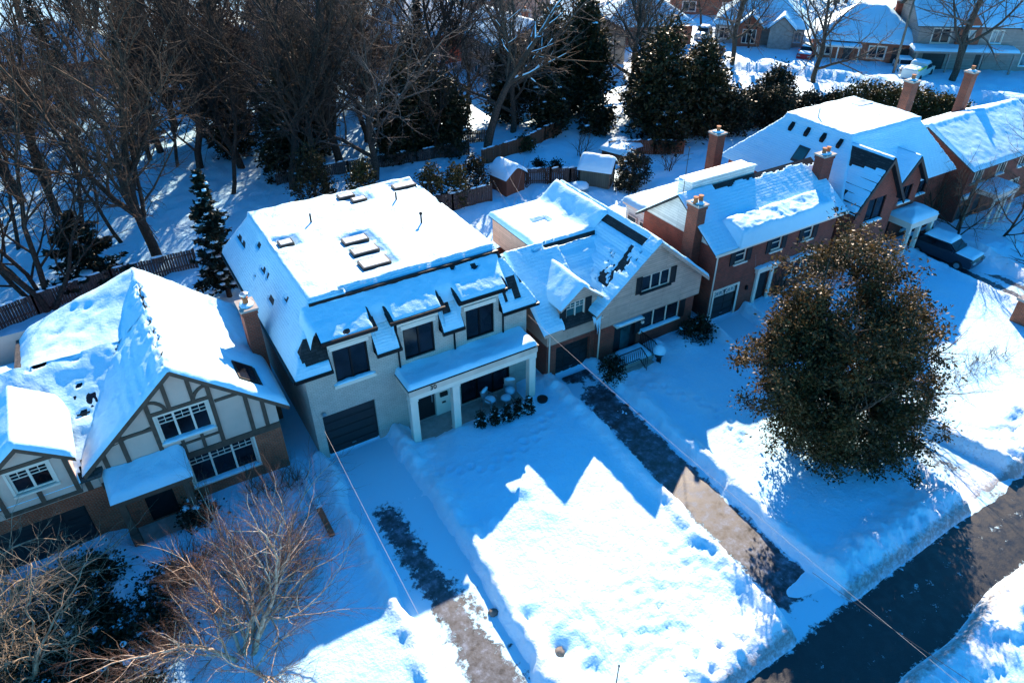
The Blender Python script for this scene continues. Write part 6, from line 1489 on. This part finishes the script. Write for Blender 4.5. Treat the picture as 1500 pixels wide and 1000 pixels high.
wire('pale wire from the brown shed roof to the beige house, right of a pair', (28.6, 45.8, 3.3), (24.8, 41.5, 1.2), .1, .0055, 'wirewhite')
wire('pale wire lying over the dark board fence', (25.5, 45.4, 2.2), (23.2, 38.0, 2.4), .1, .0055, 'wirewhite')
wire('white snow crusted line in front of the far gabled bungalow', (84.9, 69.0, 3.6), (81.9, 70.6, .4), .05, .05, 'wirewhite')

def pole(label, x, y, h, lean=(0, 0), lamp=None, group=None):
    H = thing('utility_pole', label, 'pole', (x, y, 0), group); m = MB(); m.tube([(x, y, -.3), (x + lean[0] * .5, y + lean[1] * .5, h * .5), (x + lean[0], y + lean[1], h)], [.16, .14, .11], 8); m.build('shaft', M['pole'], H, smooth=True)
    m = MB(); m.box(x + lean[0] - .9, x + lean[0] + .9, y + lean[1] - .06, y + lean[1] + .06, h - .7, h - .55); m.build('crossarm', M['pole'], H)
    if lamp: m = MB(); m.lathe((x + lean[0] + .3, y + lean[1], h - 2.2), [(.25, 0), (.28, .1), (.28, .8), (.2, .9)], 10); m.build('transformer', M['metal'], H)
    return H
pole('leaning pole beside the parked truck on the far street', 84.2, 52.2, 9, (.2, .2)); pole('pole with a grey drum at the top of the far street', 66.5, 79, 9.5, (0, 0), True)
pole('pole at the right brick house garage', 52.1, 23.9, 4.4, (.3, .1))

# ---- vehicles
def car(name, label, loc, rz, paint, snow=True, van=False, group='parked cars', red=False):
    H = thing(name, label, 'car', (0, 0, 0), group); L_ = 4.5; W_ = .9
    prof = [(-2.2, .35), (-2.25, .75), (-2.1, .98), (-1.0, 1.05), (-.35, 1.55), (1.2, 1.6), (1.95, 1.12), (2.2, 1.0), (2.22, .4)]
    V = []; n = len(prof)
    for w, f in ((-W_, .0), (-W_ * .93, 0), (W_ * .93, 0), (W_, 0)): pass
    secs = []
    for y in (-1., -.82, 0, .82, 1.):
        sec = []
        for (x, z) in prof:
            yy = y * W_ * (1 - .16 * max(0, (z - 1.0) / .6)); zz = z - (.06 if abs(y) == 1 and z > .9 else 0); sec.append((x * (1 - .02 * abs(y)), yy, zz))
        secs.append(sec)
    m = MB(); pts = [p for s_ in secs for p in s_]; fs = []
    for i in range(4):
        for k in range(n - 1): fs.append((i * n + k, (i + 1) * n + k, (i + 1) * n + k + 1, i * n + k + 1))
        fs.append((i * n, i * n + n - 1, (i + 1) * n + n - 1, (i + 1) * n))
    fs.append(tuple(range(n))); fs.append(tuple(range(4 * n, 5 * n))[::-1]); m.mesh(pts, fs); body = m.build('body', paint, H, smooth=False, bevel=.03)
    for sg in (-1, 1):
        y = sg * W_ * .93
        m = MB(); m.prism([(-.92, y, 1.06), (-.4, y * .91, 1.48), (1.1, y * .91, 1.52), (1.7, y, 1.1)], (0, sg * .03, 0)); m.build('side_window', M['glass'], H)
        for x in (-1.35, 1.35):
            m = MB(); m.tube([(x, sg * (W_ - .2), .33), (x, sg * (W_ + .02), .33)], .33, 16); w_ = m.build('wheel', M['tyre'], H)
            m = MB(); m.tube([(x, sg * (W_ + .0), .33), (x, sg * (W_ + .03), .33)], .19, 12); m.build('rim', M['metal'], w_)
        m = MB(); m.box(-2.27, -2.18, sg * .62 - .17, sg * .62 + .17, .68, .84); m.build('headlight', M['litglass'], H)
        m = MB(); m.box(2.17, 2.25, sg * .68 - .12, sg * .68 + .12, .75, .98); m.build('taillight', M['redlamp'], H)
        m = MB(); m.box(-.85, -.65, sg * (W_ + .04) - .08, sg * (W_ + .04) + .08, 1.0, 1.14); m.build('mirror', paint, H)
    m = MB(); m.prism([(-.98, -.74, 1.08), (-.98, .74, 1.08), (-.42, .68, 1.5), (-.42, -.68, 1.5)], (-.03, 0, .03)); m.build('windscreen', M['glass'], H)
    m = MB(); m.prism([(1.93, -.7, 1.14), (1.93, .7, 1.14), (1.28, .66, 1.53), (1.28, -.66, 1.53)], (.04, 0, .03)); m.build('rear_window', M['glass'], H)
    if snow:
        s = Snow(); s.sheet(-.5, 1.35, -.72, .72, lambda X, Y: 1.54 + 0 * X, .2, .09, .25, None, .02, 3); s.sheet(-2.15, -.95, -.78, .78, lambda X, Y: 1.0 + (X + 2.15) * .06, .14, .09, .25, None, .02, 4); s.build(H, M['snow'])
    H.location = loc; H.rotation_euler = (0, 0, R(rz)); return H
car('parked_car', 'dark blue hatchback with a snowy roof on the shaded right driveway', (47.5, 22.1, .05), 96, M['carblue'])
car('parked_car', 'red car parked beside the far gabled bungalow', (82.0, 63.2, .05), 30, M['carred'])
car('parked_car', 'snow covered pale car left of the bare tree before the hip roofed house', (88.2, 61.6, .05), 40, M['carwhite'])
car('parked_car', 'snow covered pale car right beside the hip roofed house porch', (90.2, 58.4, .05), 40, M['carwhite'])
car('parked_car', 'white car half buried at the upper end of the far street', (78.3, 78.2, .05), 35, M['carwhite'])
car('parked_car', 'dark car under snow beside the road at the upper end of the street', (71.8, 70.6, .05), -50, M['carblue'])
car('parked_car', 'small snowed in car by the leaning pole', (86.6, 52.6, .05), 45, M['carwhite'])
# truck with a lime edged white bed cover
H = thing('pickup_truck', 'white pickup truck with a pale lime edged bed cover by the far grey house', 'truck', (0, 0, 0))
m = MB(); m.prism([(-2.7, -.95, .4), (-2.75, -.95, 1.0), (-1.5, -.95, 1.12), (-.9, -.95, 1.75), (.5, -.95, 1.78), (.6, -.95, 1.0), (.6, -.95, .4)], (0, 1.9, 0)); m.build('cab', M['carwhite'], H, bevel=.04)
m = MB(); m.prism([(-1.52, -.86, 1.16), (-1.52, .86, 1.16), (-.95, .8, 1.7), (-.95, -.8, 1.7)], (-.04, 0, .03)); m.build('windscreen', M['glass'], H)
m = MB(); m.box(.65, 3.0, -.95, .95, .45, 1.45); m.build('bed', M['carwhite'], H, bevel=.05)
m = MB(); m.box(.62, 3.04, .8, .99, 1.46, 1.58); m.build('edge_panel', M['cargreen'], H)
for sg in (-1, 1):
    m = MB(); m.prism([(-1.35, sg * .95, 1.15), (-.85, sg * .95, 1.65), (.4, sg * .95, 1.66), (.45, sg * .95, 1.15)], (0, sg * .02, 0)); m.build('side_window', M['glass'], H)
    for x in (-1.8, 1.9):
        m = MB(); m.tube([(x, sg * .72, .4), (x, sg * .97, .4)], .4, 16); m.build('wheel', M['tyre'], H)
s = Snow(); s.sheet(-.9, .5, -.9, .9, lambda X, Y: 1.78 + 0 * X, .18, .1, .3, None, .02, 3); s.sheet(.7, 2.95, -.9, .75, lambda X, Y: 1.46 + 0 * X, .1, .1, .3, None, .02, 8); s.build(H, M['snow'])
H.location = (86.0, 50.3, .05); H.rotation_euler = (0, 0, R(195))

# ---------------------------------------------------------------- far houses
def far_house(label, corner, rot, W_, D, eave, ridge, kind, wallm, wins, extra=None, roofm='greyshingle', ov=.45, snow=.25, name='house'):
    H = thing(name, label, 'house', (0, 0, 0)); F = plane_y(0)
    m = MB()
    if kind == 'gable_x':        # ridge along the front
        wall(m, F, [(0, -.3), (W_, -.3), (W_, eave), (0, eave)], wins, .14)
        for x in (0, W_): m.poly([(x, 0, -.3), (x, D, -.3), (x, D, eave), (x, D / 2, ridge - .12), (x, 0, eave)])
        m.poly([(0, D, -.3), (W_, D, -.3), (W_, D, eave), (0, D, eave)])
        hf = lambda X, Y: ridge - np.abs(Y - D / 2) * (ridge - eave) / (D / 2)
    elif kind == 'gable_y':
        wall(m, F, gable_pts(F, 0, W_, -.3, eave, W_ / 2, ridge - .12), wins, .14)
        for x in (0, W_): m.poly([(x, 0, -.3), (x, D, -.3), (x, D, eave), (x, 0, eave)])
        m.poly([(0, D, -.3), (W_, D, -.3), (W_, D, eave), (W_ / 2, D, ridge - .12), (0, D, eave)])
        hf = lambda X, Y: ridge - np.abs(X - W_ / 2) * (ridge - eave) / (W_ / 2)
    elif kind == 'flat':
        wall(m, F, [(0, -.3), (W_, -.3), (W_, eave), (0, eave)], wins, .14)
        for x in (0, W_): m.poly([(x, 0, -.3), (x, D, -.3), (x, D, eave), (x, 0, eave)])
        m.poly([(0, D, -.3), (W_, D, -.3), (W_, D, eave), (0, D, eave)]); hf = lambda X, Y: eave + .15 + 0 * X
    else:
        wall(m, F, [(0, -.3), (W_, -.3), (W_, eave), (0, eave)], wins, .14)
        for x in (0, W_): m.poly([(x, 0, -.3), (x, D, -.3), (x, D, eave), (x, 0, eave)])
        m.poly([(0, D, -.3), (W_, D, -.3), (W_, D, eave), (0, D, eave)])
        k = (ridge - eave) / (D / 2); hf = lambda X, Y: eave + k * np.minimum(np.minimum(Y, D - Y), np.minimum(X, W_ - X))
    m.build('wall', wallm, H)
    m = MB(); o = ov; k = (ridge - eave) / ((W_ if kind == 'gable_y' else D) / 2); e = eave - k * o
    if kind == 'gable_x': slab(m, [(-o, -o, e), (W_ + o, -o, e), (W_ + o, D / 2, ridge), (-o, D / 2, ridge)]); slab(m, [(-o, D / 2, ridge), (W_ + o, D / 2, ridge), (W_ + o, D + o, e), (-o, D + o, e)])
    elif kind == 'gable_y': slab(m, [(-o, -o, e), (W_ / 2, -o, ridge), (W_ / 2, D + o, ridge), (-o, D + o, e)]); slab(m, [(W_ / 2, -o, ridge), (W_ + o, -o, e), (W_ + o, D + o, e), (W_ / 2, D + o, ridge)])
    elif kind == 'flat': m.box(-o, W_ + o, -o, D + o, eave, eave + .15)
    else:
        a = [(-o, -o, e), (W_ + o, -o, e), (W_ + o, D + o, e), (-o, D + o, e), (D / 2, D / 2, ridge), (W_ - D / 2, D / 2, ridge)]
        m.mesh(a, [(0, 1, 5, 4), (1, 2, 5), (2, 3, 4, 5), (3, 0, 4), (0, 3, 2, 1)])
    m.build('roof', M[roofm], H)
    s = Snow(); s.sheet(-o - .04, W_ + o + .04, -o - .04, D + o + .04, lambda X, Y: hf(X, Y), lambda X, Y: snow * (1 + .7 * (fbm(X * .7, Y * .7, int(W_ * 10), 3) - .5)), .22, .35, None, .03, int(W_)); 
    for i, h in enumerate(wins):
        if h[3] - h[2] > 1.8 and h[2] < .4:
            panel_door(H, F, *h, M['darkgrey'], .12, 4, 3) if h[1] - h[0] > 1.6 else None
            if h[1] - h[0] <= 1.6: d = MB(); d.pbox(F, *h, -.13, -.07); d.build('front_door', M['darkgrey'], H)
        else: window(H, F, *h, M['white'], M['litglass'] if i % 2 else M['glass'], .12, 2, 0, .08, M['white'], M['snow'] if i % 2 else None, None, None, M['white'], .1)
    if extra: extra(H, s, hf)
    s.build(H, M['roofsnow'])
    H.location = (corner[0], corner[1], .0); H.rotation_euler = (0, 0, R(rot)); return H
def ex_grey(H, s, hf):
    m = MB(); m.box(-.6, 11, -2.0, -.02, 2.45, 2.7); m.build('porch_roof', M['bluesiding'], H)
    s.sheet(-.7, 11.1, -2.1, 0, lambda X, Y: 2.7 + (Y + 2) * .1, .3, .16, .4, None, .03, 3)
    for x in (-.3, 3.4, 7, 10.6): m = MB(); m.box(x, x + .2, -1.9, -1.7, -.2, 2.45); m.build('porch_post', M['bluesiding'], H)
    m = MB(); wall(m, plane_y(-.4), gable_pts(F, 4.3, 6.8, 3.0, 5.2, 5.55, 6.6), [(4.9, 6.2, 3.4, 4.8)], .12); m.poly([(4.3, -.4, 3), (4.3, 1, 3), (4.3, 1, 5.2), (4.3, -.4, 5.2)]); m.poly([(6.8, -.4, 3), (6.8, 1, 3), (6.8, 1, 5.2), (6.8, -.4, 5.2)]); m.build('gable_wall', M['brownbrick'], H)
    window(H, plane_y(-.4), 4.9, 6.2, 3.4, 4.8, M['white'], M['litglass'], .1, 2, 0, .08)
    m = MB(); m.box(11, 17, -.9, .3, 4.9, 5.1); m.build('eave_roof', M['bluesiding'], H); s.sheet(10.9, 17.1, -1, .8, lambda X, Y: 5.1 + (Y + 1) * .25, .25, .2, .3, None, .03, 9)
far_house('far grey sided two storey house with snowy porch roof and pale windows', (88.3, 53.0), -38, 17, 9, 5.4, 8.0, 'gable_x', M['bluesiding'], [(1.6, 3.6, 3.2, 4.8), (8.2, 9.4, 3.3, 4.7), (12.5, 14.6, 3.0, 4.5), (1.2, 3.8, .2, 2.2), (7.2, 8.2, .2, 2.3), (12.4, 15, .8, 2.2)], ex_grey)
def ex_hip(H, s, hf):
    chimney(H, 9.4, 6.5, .8, .7, 2, 6.4, M['redbrick'], 1)
    m = MB(); m.box(.3, 5.5, -1.4, -.02, 2.1, 2.3); m.build('porch_roof', M['white'], H); s.sheet(.25, 5.55, -1.5, 0, lambda X, Y: 2.3 + 0 * X, .2, .2, .3, None, .02, 4)
    for x in (.4, 2.8, 5.2): m = MB(); m.box(x, x + .15, -1.35, -1.2, -.2, 2.1); m.build('porch_post', M['white'], H)
far_house('far bungalow with a snowy hip roof and small front porch', (81.9, 62.4), -50, 12, 9, 3.0, 6.0, 'hip', M['brownbrick'], [(.8, 2.2, .9, 2.2), (3.6, 4.5, .2, 2.2), (6.5, 8.4, .8, 2.2), (9.2, 11.4, .1, 2.2)], ex_hip)
def ex_gab(H, s, hf):
    for x, wl in ((4.6, M['brownbrick']), (8.6, M['plaster'])):
        P = plane_y(-1.6); m = MB(); wall(m, P, gable_pts(P, x - 1.5, x + 1.5, -.3, 2.9, x, 4.2), [(x - .9, x + .9, .7, 2.5)] if x < 5 else [], .12)
        for xx in (x - 1.5, x + 1.5): m.poly([(xx, -1.6, -.3), (xx, 0, -.3), (xx, 0, 2.9), (xx, -1.6, 2.9)])
        m.build('gable_wall', wl, H)
        if x < 5: window(H, P, x - .9, x + .9, .7, 2.5, M['white'], M['glass'], .1, 3, 0, .09)
        m = MB()
        for sg in (-1, 1): slab(m, [(x, -2, 4.35), (x + sg * 1.8, -2, 2.8), (x + sg * 1.8, 2.5, 2.8), (x, 2.5, 4.35)], .12)
        m.build('gable_roof', M['greyshingle'], H); s.sheet(x - 1.85, x + 1.85, -2.05, 2.8, lambda X, Y, x=x: 4.35 - .86 * np.abs(X - x), .24, .16, .3, None, .03, int(x), 'b')
    chimney(H, 2.5, 6, .7, .6, 2, 6.6, M['brownbrick'], 1)
far_house('far stone and brick bungalow with two small snowy front gables', (77.6, 75.4), -50, 11.5, 9, 3.0, 6.4, 'hip', M['plaster'], [(.6, 1.9, .8, 2.2), (10.3, 11.2, .9, 2.2)], ex_gab)
def ex_mid(H, s, hf):
    P = plane_y(-.02); 
    m = MB(); m.box(3.0, 6.2, -1.4, -.02, 2.4, 2.6); m.build('porch_roof', M['greysiding'], H); s.sheet(2.9, 6.3, -1.5, 0, lambda X, Y: 2.6 + (Y + 1.4) * .3, .2, .16, .3, None, .02, 4)
    m = MB(); m.pbox(plane_x(0), .5, 9.6, .2, 4.9, .01, .05); m.build('side_cladding', M['bluesiding'], H)
    for a in (1.5, 5.2): window(H, plane_x(-.05), a, a + 1.8, 3.1, 4.4, M['white'], M['glass'], -.06, 3, 0, .07); window(H, plane_x(-.05), a, a + 1.6, .9, 2.1, M['white'], M['tealglass'], -.06, 2, 0, .07)
    m = MB(); slab(m, [(-3.2, 1.2, 4.9), (-.2, 1.2, 6.2), (-.2, 9.0, 6.2), (-3.2, 9.0, 4.9)], .12) if False else None
    chimney(H, 4.6, 3.2, .6, .5, 4, 7.6, M['brownbrick'], 1)
far_house('beige gabled house with pale side cladding behind the forked bare tree', (41.6, 70.6), 2, 7.0, 10, 5.0, 7.1, 'gable_y', M['beige'], [(3.9, 5.0, 2.9, 4.6), (4.3, 5.6, .6, 1.9)], ex_mid)
far_house('snow roofed house half hidden behind the tall cedars', (50.5, 74.5), -18, 9, 8, 4.4, 7.0, 'gable_y', M['beige'], [(1, 2.4, 2.4, 3.8), (6, 7.4, 2.4, 3.8), (3.6, 5.2, .6, 2)])
far_house('wide snow roofed house at the top behind the beige house', (33.5, 82.5), 8, 14, 10, 4.4, 7.6, 'hip', M['brownbrick'], [(1, 3, 1, 2.5), (5, 7.5, 1, 2.5), (10, 12, 1, 2.5)])
far_house('low brown house with shaded snowy hip roof at the top centre', (62.5, 80.5), -25, 12, 8, 3.2, 5.6, 'hip', M['brownbrick'], [(1, 2.6, .9, 2.3), (5, 7.6, .9, 2.3)])
far_house('dark house with a broad snowy roof in the upper left corner', (-9, 96), 4, 16, 9, 3.6, 6.6, 'hip', M['brownbrick'], [(2, 4, 1, 2.4), (8, 11, 1, 2.4)])
far_house('dark flat roofed house at the left edge', (-12, 83.5), 5, 9.5, 4.5, 3.7, 3.7, 'flat', M['greysiding'], [(5, 8, .9, 2.4)])
far_house('snowy roofed house deep in the wood near the top left', (11, 91.5), -8, 10, 9, 4.2, 7.4, 'gable_y', M['brownbrick'], [(2, 3.6, 2, 3.4), (6, 7.6, 2, 3.4)])
far_house('snowy house behind the dense stems at the upper centre left', (23, 96), 5, 11, 9, 4.4, 7.6, 'gable_x', M['redbrick'], [(2, 4, 2.6, 4), (7, 9, 2.6, 4)])
far_house('far snowy house beyond the wide snow roofed one at the top', (52, 100), -15, 13, 9, 4.4, 7.4, 'hip', M['beige'], [(2, 4, 1, 2.4), (8, 10, 1, 2.4)])
far_house('far snowy house near the top above the gabled bungalow', (84, 92), -45, 13, 9, 3.6, 6.6, 'hip', M['brownbrick'], [(2, 4, 1, 2.4), (8, 10, 1, 2.4)])
